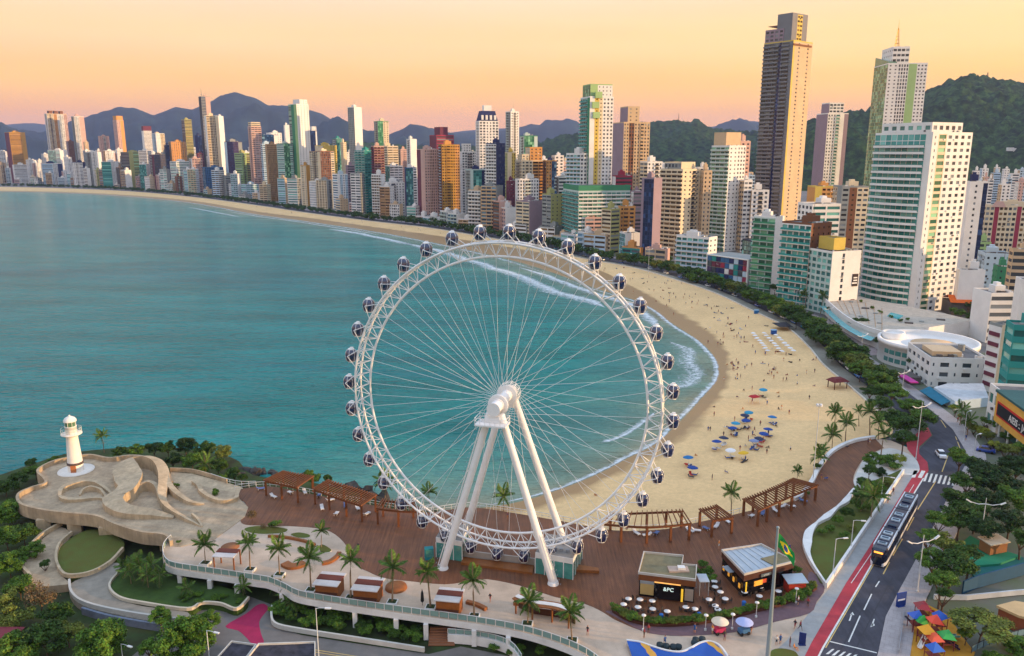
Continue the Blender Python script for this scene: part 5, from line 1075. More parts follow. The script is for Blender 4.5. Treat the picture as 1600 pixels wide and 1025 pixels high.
ribbon([(375, 630), (382, 595), (430, 568), (520, 548), (600, 550), (660, 578), (705, 612)], [.5, .9, 1.3, .9, .8, .7, .3], [.7, 1.1, 1.2, 1.3, 1.2, .8, .3], 'outer curl of the snail-shaped concrete wall')
ribbon([(375, 630), (420, 648), (500, 645), (600, 634), (655, 640)], [.6, 1.2, .8, .6, .6], [.8, .9, .7, .6, .6], 'low front lip of the snail-shaped concrete wall')
ribbon([(500, 612), (520, 592), (570, 582), (630, 592), (665, 628)], [.4, .5, .5, .5, .4], [.4, 1.0, 1.3, 1.0, .3], 'small inner arch of the snail-shaped concrete wall')
ribbon([(800, 455), (788, 495), (808, 550), (812, 592), (770, 640), (722, 668), (725, 708), (800, 740), (950, 747), (1085, 752)], [2.6, 5.2, 5.8, 4.4, 4.8, 5, 3.2, 2.2, 1.5, .5], [2.3, 2.2, 2.0, 2.0, 1.9, 1.8, 1.6, 1.3, 1.0, .3], 'broad S-shaped concrete ribbon in the middle of the platform', tilt=-.9)
ribbon([(765, 452), (830, 432), (920, 430), (990, 455), (1026, 510), (1026, 580), (1016, 640), (1040, 700), (1130, 750), (1265, 806)], [2.8, 2.6, 2.4, 2.4, 2.4, 2.0, 1.6, 1.3, 1.1, .3], [2.2, 2.9, 3.2, 3.1, 2.8, 2.5, 2.1, 1.7, 1.1, .2], 'tall arched concrete ribbon with a long tail towards the plaza', tilt=.8)
ribbon([(850, 615), (880, 588), (930, 576), (978, 592), (1000, 640), (1010, 680)], [.5, .7, .9, .9, .8, .6], [1.1, 2.0, 2.3, 2.1, 1.6, .9], 'inner concrete arch over the lower bowl')
ribbon([(1045, 530), (1062, 580), (1110, 622), (1190, 662), (1275, 664)], [.9, 1.2, 1.2, .9, .4], [2.0, 1.8, 1.3, .8, .2], 'sloping concrete wing wall beside the arched ribbon')
ribbon([(1205, 535), (1240, 560), (1262, 600), (1330, 642), (1400, 657), (1476, 640), (1478, 606)], [.6, .8, .9, .9, .9, .9, .8], [.8, .9, .9, .9, .9, .9, .9], 'low S-shaped concrete seat wall next to the boardwalk')
ribbon([(1200, 742), (1232, 765), (1262, 803)], [.3, .5, .3], [.9, .8, .3], 'small concrete fin at the tip of the ribbon tail')
# back terrace of the platform towards the sea and its railing
q = MB(); q.prism(PL([z1_(*p) for p in ((1065, 470), (1200, 480), (1330, 515), (1500, 560), (1560, 600), (1470, 640), (1280, 640), (1130, 595), (1080, 540))], ZD), 2, ZD+.03); structure(q, 'sea_terrace', conc2)
q = MB(); q.wall(cr(PL([z1_(*p) for p in ((1065, 468), (1200, 476), (1330, 510), (1420, 540))], ZD), 4), .3, 1.0); tag(q.build('terrace_wall', conc), 'stained concrete sea wall behind the apron', 'wall')
railing(cr(PL([z1_(*p) for p in ((1320, 508), (1420, 540), (1500, 556), (1600, 556))], ZD), 4), 'white railing on the sea wall left of the first pergola', 1.1, 1.5)
# ---- lighthouse
b0 = P(119, 735, ZP); tp = PY(110.5, 648, b0.y); LH = tp.z-ZP
o = empty('lighthouse', b0, 0, 'small white lighthouse with green lantern panes on the headland platform', 'lighthouse')
lw = mat('lighthouse_white', '#e6e0d6', rough=.6, var=.07, scale=.8)
q = MB(); q.lathe([(3.9, 0), (3.9, .16), (.01, .17)], 40); q.build('base_disc', lw, o)
q = MB(); q.lathe([(1.75, .17), (1.72, .3), (1.22, LH*.64), (1.22, LH*.65)], 28); sh_o = q.build('tower_shaft', lw, o)
q = MB(); q.lathe([(1.735, LH*.125), (1.77, LH*.125), (1.74, LH*.165), (1.70, LH*.165)], 28); q.build('dark_band', paint('#5a4a44'), sh_o)
q = MB(); q.box((.35, -1.62, LH*.07), (1.1, .5, LH*.13), rz=.2); q.build('door', paint('#b06a3c'), sh_o)
q = MB(); q.lathe([(1.2, LH*.62), (2.25, LH*.66), (2.25, LH*.675), (.01, LH*.675)], 32); gal = q.build('gallery', lw, o)
q = MB()
for k in range(16): t = 2*math.pi*k/16; q.tube((2.15*math.cos(t), 2.15*math.sin(t), LH*.675), (2.15*math.cos(t), 2.15*math.sin(t), LH*.675+1.25), .035, n=5)
for z in (.65, 1.25): q.sweep([(2.15*math.cos(2*math.pi*k/32), 2.15*math.sin(2*math.pi*k/32), LH*.675+z) for k in range(32)], .04, 5, closed=True)
q.build('gallery_railing', paint('#c9cfc6'), gal)
q = MB(); q.lathe([(1.2, LH*.676), (1.2, LH*.79), (1.3, LH*.79), (1.3, LH*.80), (.01, LH*.80)], 28); q.build('lantern_drum', lw, o)
lan = empty('lantern', (0, 0, 0)); lan.parent = o
for k in range(8):
    t0, t1 = 2*math.pi*(k+.08)/8, 2*math.pi*(k+.92)/8; q = MB(); r0 = 1.12
    q.add([(r0*math.cos(t0), r0*math.sin(t0), LH*.80), (r0*math.cos(t1), r0*math.sin(t1), LH*.80), (r0*math.cos(t1), r0*math.sin(t1), LH*.885), (r0*math.cos(t0), r0*math.sin(t0), LH*.885)], [(0, 1, 2, 3)]); q.build('pane', mat('lantern_glass', '#5a7d5e', rough=.1, spec=.7), lan)
q = MB()
for k in range(8): t = 2*math.pi*k/8; q.tube((1.15*math.cos(t), 1.15*math.sin(t), LH*.8), (1.15*math.cos(t), 1.15*math.sin(t), LH*.885), .05, n=5)
q.build('mullions', lw, lan)
q = MB(); q.lathe([(1.4, LH*.885), (1.36, LH*.91), (1.05, LH*.945), (.5, LH*.968), (.2, LH*.973), (.2, LH*.99), (.01, LH)], 28); q.build('dome', lw, o)
# ---- land under and below the platforms
soil = mat('garden_soil', '#3f3a25', rough=1, var=.4, scale=.3, col2='#3b5224'); lawn = mat('lawn', '#6b6526', rough=1, var=.3, scale=.35, bump=.6, bscale=5, col2='#566428')
q = MB(); q.prism(cr(PL([(-260, 800), (-80, 770), (0, 742), (60, 722), (120, 706), (250, 698), (360, 714), (395, 742), (480, 752), (600, 780), (720, 805)], .8), 4)+[P(980, 900, .8), P(1200, 1150, .8), P(-700, 1200, .8)], -2, .8); structure(q, 'headland_ground', soil)
ringp = cr(PL([z2_(*p) for p in ((360, 240), (355, 320), (400, 385), (450, 400), (560, 380), (680, 320), (765, 240), (760, 170), (600, 110), (480, 140))], 2.4), 4, True)
q = MB(); q.prism(ringp, .5, 2.4); structure(q, 'round_lawn', lawn)
q = MB(); q.wall(cr(PL([z2_(*p) for p in ((450, 140), (375, 210), (352, 300), (385, 385), (445, 410), (570, 390), (690, 325), (770, 240))], 2.4), 5), .45, .75); tag(q.build('lawn_wall', conc2), 'low concrete wall round the sunken round lawn', 'wall')
ramp = cr(PL([z2_(*p) for p in ((380, 95), (250, 180), (160, 290), (160, 360), (195, 400), (195, 465), (390, 455), (430, 440), (380, 390), (350, 320), (360, 240), (440, 150))], 2.3), 3, True)
q = MB(); q.prism(ramp, .2, 2.3); structure(q, 'ramp', conc)
q = MB(); q.wall(cr(PL([z2_(*p) for p in ((385, 85), (260, 160), (160, 270), (140, 350), (190, 415), (195, 470))], 2.3), 5), .5, .9); tag(q.build('ramp_wall', conc2), 'curved outer wall of the walkway left of the round lawn', 'wall')
drive = cr(PL([z2_(*p) for p in ((700, 320), (760, 340), (690, 440), (690, 500), (760, 550), (900, 590), (1170, 625), (1160, 690), (1000, 690), (700, 635), (520, 585), (445, 520), (440, 450), (560, 390))], 2.0), 3, True)
q = MB(); q.prism(drive, .2, 2.02); structure(q, 'driveway', mat('driveway_concrete', '#8e8577', rough=.9, var=.22, scale=.4, bump=.2))
q = MB(); q.wall(cr(PL([z2_(*p) for p in ((435, 440), (448, 515), (520, 575), (700, 625), (1000, 675), (1160, 690))], 2.0), 5), .4, .75, mi=0); tag(q.build('retaining_wall', paint('#b9b3a8')), 'white-capped curved retaining wall of the driveway', 'wall')
q = MB(); rw = cr(PL([z2_(*p) for p in ((520, 590), (700, 640), (1000, 692), (1170, 705))], 2.0), 5); q.wall([Vector((p.x, p.y-.4, -1.2)) for p in rw], .4, 3.3); tag(q.build('retaining_wall', mat('blue_grey_wall', '#6f7684', rough=.9, var=.3, scale=.5)), 'stained blue-grey wall below the driveway', 'wall')
lw_ = cr(PL([z2_(*p) for p in ((800, 340), (700, 420), (690, 490), (750, 540), (900, 572), (1170, 607), (1260, 572), (1380, 577), (1480, 607), (1550, 540), (1440, 480), (1100, 400))], 2.2), 4, True)
q = MB(); q.prism(lw_, .5, 2.2); structure(q, 'lower_lawn', mat('lawn_dark', '#39501c', rough=1, var=.3, scale=.4, bump=.6, bscale=5))
q = MB(); q.wall(cr(PL([z2_(*p) for p in ((740, 390), (690, 450), (695, 500), (760, 548), (900, 578), (1170, 615), (1260, 578), (1380, 583), (1480, 615), (1555, 545))], 2.1), 5), .35, .55); tag(q.build('lawn_kerb', paint('#c4b8a2')), 'pale kerb wall round the dark lower lawn', 'wall')
# lower street, planted bank, cycle path
q = MB(); q.prism(PL([(300, 955), (385, 930), (425, 945), (425, 975), (470, 992), (560, 1006), (670, 1022), (720, 1010), (820, 1030), (960, 1110), (100, 1110), (250, 990)], .95), None, .95); structure(q, 'lower_street', mat('warm_asphalt', '#77706a', rough=.9, var=.2, scale=.3))
q = MB(); q.prism(cr(PL([(352, 978), (385, 958), (400, 946), (412, 943), (420, 950), (412, 960), (405, 972), (408, 990), (412, 1004), (395, 1006), (385, 996), (372, 985)], 1), 3, True), None, .965); structure(q, 'crimson_path', mat('crimson_asphalt', '#a8244f', rough=.85, var=.15, scale=.6))
q = MB(); q.wall(cr(PL([z3_(*p) for p in ((272, 790), (266, 830), (285, 880), (400, 908), (700, 955), (1020, 1005))], 1.2), 4), .35, .8); tag(q.build('bank_kerb', paint('#c8c3b8')), 'pale kerb along the planted bank under the plaza', 'wall')
line_ = lambda pts, w, m, z, nm: structure(loft(MB(), [[p-Vector((0, w/2, 0)), p+Vector((0, w/2, 0))] for p in PL(pts, z)]), nm, m)
line_([(478, 1013), (560, 1026), (640, 1040)], .18, mky, .96, 'road_marking'); line_([(478, 1016.5), (560, 1029.5), (640, 1043)], .18, mky, .961, 'road_marking')
for i, (x, y) in enumerate(((276, 903), (323, 912), (366, 919), (437, 934), (552, 963), (617, 974), (664, 982), (740, 992), (794, 1003))):
    p = P(x, y, 3.85); q = MB(); q.box((0, 0, -1.4), (.75, .75, 2.8)); tag(q.build('plaza_column', white, None, (p.x, p.y+1.4, 3.84)), 'white column under the lower plaza edge, number %s from the left' % ['one', 'two', 'three', 'four', 'five', 'six', 'seven', 'eight', 'nine'][i], 'column', 'columns under the plaza')
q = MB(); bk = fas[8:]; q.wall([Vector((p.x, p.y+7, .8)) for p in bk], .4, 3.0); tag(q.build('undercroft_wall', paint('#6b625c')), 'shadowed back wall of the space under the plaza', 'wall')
# entrance steps and low white terrace at the bottom edge
stp = empty('entrance_steps', P(690, 1008, .9), 0, 'flight of brown steps under the plaza at the bottom', 'steps')
for k in range(7): q = MB(); q.box((0, .45*k, .1+.2*k), (4.2, .44, .2)); q.build('step', paint('#8a5c40'), stp)
q = MB(); q.wall(cr(PL([(700, 1004), (740, 1007), (775, 1014), (800, 1025), (815, 1045)], 1.0), 4), .4, 1.6); tag(q.build('terrace_parapet', white), 'small white curved parapet at the bottom below the plaza', 'wall')
railing(cr([P(*p, 1.0)+Vector((0, 0, 1.6)) for p in ((700, 1004), (740, 1007), (775, 1014), (800, 1025), (815, 1045))], 4), 'glass railing on the small white parapet at the bottom', .9, 1.3, glassr)
# house with two dark flat roofs at the bottom
o = empty('dark_roofed_house', P(420, 1030, .9), 0, 'low house with two dark flat roofs at the bottom edge', 'house'); lo = lambda v: Vector(v)-o.location
for i, pts in enumerate((((338, 1030), (362, 1003), (400, 1008), (372, 1045)), ((374, 1045), (404, 1007), (492, 1004), (492, 1045)))):
    z = 4.2-.5*(i == 0); pr = [lo(P(x, y, z)) for x, y in pts]; q = MB(); q.prism(pr, -1, z-1.2, mi=0); q.build('wall', paint('#cdb9a0'), o)
    q = MB(); q.prism([p*1 for p in pr], z-1.19, z-1.0, mi=0); q.build('roof', mat('dark_roofing', '#2c2a30', rough=.9, var=.4, scale=.8, col2='#4a4650'), o)
    q = MB(); q.wall([Vector((p.x, p.y, z-1.25)) for p in pr], .22, .55, closed=True); q.build('parapet', paint('#c9c4ba'), o)
# maroon roof corner at far left bottom
o = empty('red_roofed_hut', P(5, 1015, 1), 0, 'small red-roofed hut in the bottom left corner', 'hut'); q = MB(); q.box((0, 0, 1.2), (4, 4, 2.6)); q.build('wall', paint('#8a5040'), o); q = MB(); q.box((0, 0, 2.7), (4.8, 4.8, .5), taper=.7); q.build('roof', paint('#7a2a34'), o)
# rocks at the water's edge below the terrace
rk = mat('shore_rock', '#3c3834', rough=.9, var=.4, scale=.6); rr_ = random.Random(4)
for i in range(46):
    x = rr_.uniform(372, 600); p = P(x, float(np.interp(x, [370, 420, 500, 600], [739, 741, 756, 780]))+rr_.uniform(-5, 6), 0); bmq = bmesh.new(); bmesh.ops.create_icosphere(bmq, subdivisions=2, radius=1)
    for v in bmq.verts: v.co *= 1+.45*mnoise.noise(v.co*1.7+Vector((i*3.1, 0, 0)))
    me = bpy.data.meshes.new('shore_rock'); bmq.to_mesh(me); bmq.free(); me.materials.append(rk); s = rr_.uniform(.6, 1.9); ob = link('shore_rock', me, None, p, (rr_.random(), rr_.random(), rr_.random()*6), (s*1.3, s, s*.6)); tag(ob, 'dark wet rock at the waterline behind the pergolas', 'rock', 'rocks along the headland shore')
# ================================================================== things on the boardwalk and plaza
ZB = ZD+.055
wood = mat('pergola_timber', '#744320', rough=.7, var=.2, scale=1.5); wood2 = mat('kiosk_timber', '#8a5224', rough=.65, var=.2, scale=1.2); darkw = mat('dark_timber', '#4a2617', rough=.7, var=.2, scale=1)
def pergola(front, back, zf, label, nposts, nraft, z=3.25):
    f = cr([P(*zf(*p), ZB+z) for p in front], 8); b = cr([P(*zf(*p), ZB+z) for p in back], 8)
    def at(c, t):
        s = t*(len(c)-1); i = min(int(s), len(c)-2); v = c[i].lerp(c[i+1], s-i); return Vector((v.x, v.y, 0))
    root = empty('pergola', Vector((*at(f, .5).xy, ZB)), 0, label, 'pergola', 'timber pergolas on the boardwalk'); org = Vector((*at(f, .5).xy, 0))
    q = MB(); q.box((0, 0, z/2-.1), (.42, .42, z-.2)); pm = q.mesh('post', [wood])
    for c in (f, b):
        q = MB(); n = 10
        for k in range(n): a_, b2 = at(c, k/n), at(c, (k+1)/n); q.bar(a_-org+Vector((0, 0, z)), b2-org+Vector((0, 0, z)), .22, .4)
        q.build('beam', wood, root)
        for k in range(nposts):
            t = .02+.96*k/(nposts-1); link('post', pm, root, at(c, t)-org, (0, 0, .2))
    for k in range(nraft):
        t = k/(nraft-1); a_, b2 = at(f, t)-org, at(b, t)-org; e = (b2-a_).normalized()*.45; q = MB(); q.bar(a_-e+Vector((0, 0, z+.32)), b2+e+Vector((0, 0, z+.32)), .14, .26); q.build('rafter', wood, root)
    return root
pergola([(233, 163), (395, 199)], [(318, 122), (470, 148)], z3_, 'leftmost timber pergola by the sea railing', 3, 15)
pergola([(475, 205), (590, 248), (712, 288)], [(540, 166), (665, 204), (780, 242)], z3_, 'long timber pergola second from the left', 4, 22)
pergola([(785, 300), (890, 312), (1000, 316)], [(812, 262), (890, 266), (965, 268)], z3_, 'timber pergola partly behind the left wheel rim', 3, 13)
pergola([(130, 284), (400, 303), (645, 284)], [(190, 230), (400, 222), (600, 214)], z5_, 'curved timber pergola right of the wheel', 5, 17)
pergola([(765, 268), (880, 250)], [(697, 212), (795, 188)], z5_, 'short timber pergola between two longer ones', 2, 9)
pergola([(1022, 212), (1180, 142), (1355, 70)], [(942, 155), (1100, 92), (1230, 36)], z5_, 'longest timber pergola at the right end of the boardwalk', 6, 26)
# loungers and tables under the pergolas
def lounger(p, rz, label, col):
    o = empty('sun_lounger', p, rz, label, 'lounger', 'loungers under the pergolas'); q = MB(); q.box((0, -.3, .32), (.7, 1.3, .12)); q.box((0, .62, .52), (.7, .7, .1), rot=(R(38), 0, 0)); q.build('cushion', col, o)
    for sx in (-.28, .28):
        for sy in (-.8, .5): q = MB(); q.tube((sx, sy, 0), (sx, sy, .28), .04, n=5); q.build('leg', white, o)
LG = [(z3_, 212, 205), (z3_, 275, 243), (z3_, 360, 225), (z3_, 430, 222), (z3_, 500, 240), (z3_, 555, 262), (z3_, 515, 300), (z3_, 585, 330), (z3_, 630, 288), (z3_, 735, 330), (z3_, 690, 300), (z5_, 340, 340), (z5_, 450, 342), (z5_, 400, 350), (z5_, 640, 325), (z5_, 675, 325), (z5_, 735, 315), (z5_, 790, 300), (z5_, 860, 280), (z5_, 985, 245), (z5_, 1050, 228), (z5_, 1120, 212), (z5_, 1160, 190), (z5_, 1210, 190), (z5_, 1275, 157)]
for i, (zf, x, y) in enumerate(LG): lounger(P(*zf(x, y), ZB), rng.uniform(0, 6), 'white lounger on the boardwalk beside the pergolas', paint('#d6d2cf') if i % 4 else paint('#5c6f9c'))
# boarding stations of the wheel
def station(pts, hz, label, glz, door=True):
    c = P(*pts[0], ZB); o = empty('boarding_station', c, 0, label, 'station'); base = [P(x, y, ZB)-c for x, y in pts]
    q = MB(); q.prism(base, hz-1.0, hz, mi=0); q.build('roof_fascia', white, o)
    q = MB(); q.prism([b*.98+Vector((.05, .15, 0)) for b in base], hz, hz+.06); q.build('roof', mat('station_roof', '#8f8c88', rough=.9, var=.2), o)
    for k in range(10):
        q = MB(); u, v = (k % 5+.7)/6, (k//5+.8)/3; p = base[0].lerp(base[1], u).lerp(base[3].lerp(base[2], u), v); q.box((p.x, p.y, hz+.3), (.7, .5, .5)); q.build('roof_unit', steel2, o)
    for i in range(4):
        a_, b2 = base[i], base[(i+1) % 4]; L_ = (b2-a_).length; n = max(2, int(L_/1.7))
        for k in range(n):
            p0, p1 = a_.lerp(b2, k/n), a_.lerp(b2, (k+1)/n); d = (p1-p0).normalized()*.08; q = MB(); q.bar(p0+d+Vector((0, 0, (hz-1)/2)), p1-d+Vector((0, 0, (hz-1)/2)), .05, hz-1.05); q.build('glass_panel', glz, o)
            q = MB(); q.box((p0.x, p0.y, (hz-1)/2), (.14, .14, hz-1)); q.build('mullion', white, o)
    return o
stg = mat('station_glass', '#4b8d84', rough=.1, var=.3, scale=.6, spec=.7)
station([z4_(150, 470), z4_(296, 495), z4_(330, 400), z4_(205, 382)], 4.0, 'glass boarding station at the left foot of the wheel', stg)
station([z4_(706, 560), z4_(918, 598), z4_(970, 480), z4_(770, 450)], 4.0, 'larger glass boarding station at the right foot of the wheel', stg)
q = MB(); q.wall(PL([z4_(298, 472), z4_(706, 520)], ZB), .3, 1.5); tag(q.build('queue_wall', paint('#a8a098')), 'grey boarding wall between the two wheel stations', 'wall')
q = MB(); q.prism(PL([z4_(300, 480), z4_(700, 528), z4_(690, 570), z4_(290, 512)], ZB), ZB, ZB+.45); tag(q.build('boarding_step', wood2), 'raised timber boarding platform under the lowest cabins', 'platform')
q = MB(); q.prism(PL([z4_(935, 525), z4_(1062, 545), z4_(1066, 562), z4_(930, 556)], ZB), ZB, ZB+.55); tag(q.build('timber_ramp', wood2), 'small timber ramp right of the boarding stations', 'platform')
q = MB(); q.box((0, 0, 1.1), (1.6, 1.1, 2.2)); q.box((0, -.58, 1.3), (1.3, .06, 1.4), mi=1); tag(q.build('ticket_booth', [paint('#1d7f86'), stg], None, P(*z4_(110, 478), ZB), (0, 0, .2)), 'turquoise ticket booth left of the boarding station', 'booth')
# restaurants
def poly_building(name, label, roofpts, zroof, zwall, par, wm, rm, cat='restaurant'):
    pts = [P(*zc_(x, y), ZB+zroof) for x, y in roofpts]; c = Vector((pts[0].x, pts[0].y, ZB)); o = empty(name, c, 0, label, cat); l = [Vector((p.x, p.y, 0))-Vector((c.x, c.y, 0)) for p in pts]
    cen = sum(l, Vector())/len(l); q = MB(); q.prism([cen+(p-cen)*.97 for p in l], 0, zroof-1.35); q.build('wall', wm, o)
    q = MB(); q.prism(l, zroof-1.35, zroof-.25, mi=0); q.build('fascia', wood if par else darkw, o); q = MB(); q.prism([cen+(p-cen)*.985 for p in l], zroof-.3, zroof-.2); q.build('roof', rm, o)
    q = MB(); q.wall([p+Vector((0, 0, zroof-.24)) for p in l], .22, .4, closed=True); q.build('parapet', paint('#b9b4ac'), o)
    return o, l, cen
blackg = mat('black_glass', '#0d0f14', rough=.1, var=.2, spec=.6); olr = mat('olive_roof', '#7d7458', rough=.95, var=.25, scale=.5); metr = mat('metal_roof', '#a9b4bd', rough=.4, var=.1, scale=.5, metal=.2)
o, l, cen = poly_building('restaurant_pavilion', 'brown restaurant pavilion with an olive flat roof', [(172, 432), (210, 285), (490, 312), (480, 372), (585, 380), (578, 482)], 4.3, 3, True, blackg, olr)
a, b = l[0], l[5]; dv = (b-a).normalized(); ang = math.atan2(dv.y, dv.x); nn = Vector((dv.y, -dv.x, 0)); Lf = (b-a).length
def on_front(u, z, w, h, m, nm, off=.12, d=.12): q = MB(); c = a+dv*(u*Lf)+nn*off; q.box((c.x, c.y, z), (w, d, h), rz=ang); return q.build(nm, m, o)
on_front(.16, 1.5, Lf*.24, 2.0, paint('#b59a62'), 'shop_window', .02); on_front(.16, 2.75, Lf*.25, .5, paint('#8f9496'), 'shutter', .1)
scr = on_front(.52, 1.6, Lf*.42, 2.7, blackg, 'glass_front', .25, .3); on_front(.52, 3.15, Lf*.46, .16, mat('lit_strip', '#e8a85a', emit=.8), 'light_strip', .35); on_front(.78, 1.3, .35, 2.3, mat('lit_sign', '#e0b030', emit=.6), 'lit_column', .3); on_front(.9, 1.4, Lf*.15, 2.1, paint('#9a8d80'), 'shutter_door', .05)
c = a+dv*(Lf*.54)+nn*.45; text_mesh('&PC', .95, 'sign_lettering', mat('sign_white', '#d9efe8', emit=.5), o, (c.x, c.y, 2.1), (R(90), 0, ang))
q = MB(); c = cen.lerp(l[1], .0)+Vector((.6, -1.4, 4.2)); q.box(tuple(c), (3.4, 1.8, .35)); q.box((c.x+.5, c.y, c.z+.35), (1.2, 1.0, .4), mi=1); q.build('skylight', [paint('#b09a8a'), white], o)
q = MB(); p = P(*zc_(630, 470), ZB+2.6); q.box((0, 0, 2.6), (1.7, 2.6, .12)); 
for sx in (-.75, .75):
    for sy in (-1.2, 1.2): q.tube((sx, sy, 0), (sx, sy, 2.55), .05, n=5)
tag(q.build('shade_canopy', metr, None, (p.x, p.y, ZB)), 'small grey canopy on posts right of the olive-roofed restaurant', 'canopy')
o, l, cen = poly_building('restaurant_pavilion', 'dark restaurant pavilion with a pale metal roof', [(765, 272), (1045, 230), (1282, 350), (925, 442)], 4.3, 3, False, blackg, metr)
a, b = l[3], l[2]; dv = (b-a).normalized(); ang = math.atan2(dv.y, dv.x); nn = Vector((dv.y, -dv.x, 0)); Lf = (b-a).length
for (u, z, w, h, m, nm) in ((.3, 1.9, 1.8, .9, mat('lit_menu', '#e09a36', emit=.45), 'lit_menu_board'), (.42, 2.0, .8, .7, mat('lit_red', '#d8502c', emit=.4), 'lit_panel'), (.06, 1.7, .25, 1.8, mat('lit_sign', '#e0b030'), 'lit_column')): on_front(u, z, w, h, m, nm, -.1)
on_front(.42, 3.3, Lf*.2, .5, paint('#5f6a6a'), 'sign_board', .2); c = a+dv*(Lf*.42)+nn*.3; text_mesh('UTSOI', .4, 'sign_lettering', paint('#d0d4d0'), o, (c.x, c.y, 3.3), (R(90), 0, ang))
a, b = l[0], l[3]; dv = (b-a).normalized(); ang = math.atan2(dv.y, dv.x); nn = Vector((dv.y, -dv.x, 0)); Lf = (b-a).length
for u in (.15, .38, .6, .85): on_front(u, 1.5, .5, .8, mat('lit_menu', '#f0a93a'), 'wall_lamp', .1)
q = MB(); p0, p1, p2, p3 = [l[i] for i in range(4)]; s = p2.lerp(p3, .0); c4 = p1.lerp(p2, .55); c5 = p2; c6 = p2.lerp(p3, .38); c7 = c6+(c4-c5)
q.prism([c4, c5, c6, c7], 4.14, 4.26); q.build('dark_roof_bay', olr, o)
for k in range(7):
    q = MB(); t = (k+.5)/7; u = p0.lerp(p1, t); v = p3.lerp(p2, t); e = u.lerp(v, .02); f_ = u.lerp(v, .43 if t > .7 else .96); q.bar(e+Vector((0, 0, 4.15)), f_+Vector((0, 0, 4.15)), .08, .12); q.build('roof_seam', metr, o)
q = MB(); p = P(*zc_(832, 400), ZB+2.6); q.box((0, 0, 2.5), (2.2, 2.2, .14), rz=.3); q.tube((0, 0, 0), (0, 0, 2.5), .06, n=6); tag(q.build('shade_canopy', metr, None, (p.x, p.y, ZB)), 'small square canopy left of the metal-roofed restaurant', 'canopy')
o = empty('snack_stand', P(*zc_(1280, 560), ZB), .1, 'red snack stand with a pale metal roof on the terrace', 'kiosk'); q = MB(); q.box((0, 0, 1.0), (3.0, 2.0, 2.0)); q.build('counter', paint('#a8321e'), o); q = MB(); q.box((0, 0, 2.25), (3.6, 2.6, .14), rot=(.12, 0, 0)); q.build('roof', metr, o)
# terrace hedge planter
hp = cr(PL([zc_(*p) for p in ((0, 705), (120, 772), (300, 803), (560, 792), (800, 752), (1000, 702), (1160, 662), (1330, 592), (1420, 542))], ZB), 4); q = MB(); q.wall(hp, 1.1, .5); tag(q.build('terrace_planter', darkw), 'long curved planter wall round the restaurant terrace', 'planter')
HEDGE = hp
# cafe tables and chairs
q = MB(); q.lathe([(.02, .72), (.55, .72), (.55, .76), (.01, .77)], 14); m_top = q.mesh('table_top', [paint('#e2ddd8')]); q = MB(); q.tube((0, 0, 0), (0, 0, .72), .05, n=6); q.lathe([(.3, 0), (.3, .04), (.05, .06)], 10); m_leg = q.mesh('pedestal', [paint('#2a2724')])
q = MB(); q.box((0, 0, .43), (.46, .46, .08)); m_seat = q.mesh('seat', [paint('#38302c')]); q = MB(); q.box((0, .22, .7), (.46, .06, .5)); m_bk = q.mesh('backrest', [paint('#38302c')]); q = MB(); q.tube((0, 0, 0), (0, 0, .4), .025, n=4); m_cl = q.mesh('leg', [paint('#38302c')])
CT = [(100, 645), (182, 650), (268, 660), (65, 685), (167, 705), (272, 718), (375, 735), (507, 705), (572, 718), (672, 650), (753, 596), (788, 645), (717, 695), (735, 722), (925, 596), (1035, 560), (1030, 625), (1165, 590), (710, 520), (715, 560)]
for i, (x, y) in enumerate(CT):
    p = P(*zc_(x, y), ZB); o = empty('cafe_table', p, 0, 'round white cafe table on the restaurant terrace', 'table', 'cafe tables on the terrace'); link('table_top', m_top, o); link('pedestal', m_leg, o)
    for k in range(3 if i % 2 else 2):
        t = rng.uniform(0, 6) if k == 0 else t+2.2; c = empty('cafe_chair', p+Vector((.85*math.cos(t), .85*math.sin(t), 0)), t-math.pi/2, 'dark cafe chair at a terrace table', 'chair', 'cafe chairs on the terrace')
        link('seat', m_seat, c); link('backrest', m_bk, c)
        for sx in (-.19, .19):
            for sy in (-.19, .19): link('leg', m_cl, c, (sx, sy, 0))
# low lamps round the terrace
def lamp(p, h, label, group=None, kind='low', rz=0, name='street_lamp'):
    o = empty(name, p, rz, label, 'lamp', group); q = MB(); q.tube((0, 0, 0), (0, 0, h), .11 if h > 6 else .06, .06 if h > 6 else .05, 8); q.tube((0, 0, 0), (0, 0, .35), .2, .2, 8); q.build('pole', paint('#c6c8c8'), o)
    if kind == 'low': q = MB(); q.lathe([(.12, h-.1), (.36, h+.05), (.34, h+.16), (.01, h+.2)], 12); q.build('lamp_head', white, o)
    if kind == 'arm':
        q = MB(); q.sweep([(0, 0, h-.1), (.5, 0, h+.05), (1.6, 0, h+.02)], .05, 6); q.build('arm', paint('#c6c8c8'), o); q = MB(); q.box((1.8, 0, h), (.9, .34, .14)); q.build('lamp_head', white, o)
    if kind == 'wing':
        for s in (-1, 1):
            q = MB(); q.sweep([(0, 0, h-1.2), (s*1.2, 0, h-1.35), (s*2.4, 0, h-1.05), (s*3.3, 0, h-.5)], [.09, .08, .07, .05], 6); q.build('arm', white, o); q = MB(); q.box((s*2.9, 0, h-.86), (1.0, .4, .12), rot=(0, -s*.5, 0)); q.build('lamp_head', white, o)
    if kind == 'flood':
        for k in range(4):
            t = k*math.pi/2+.4; q = MB(); q.box((.5*math.cos(t), .5*math.sin(t), h), (.5, .5, .35), rz=t); q.build('floodlight', white, o)
    return o
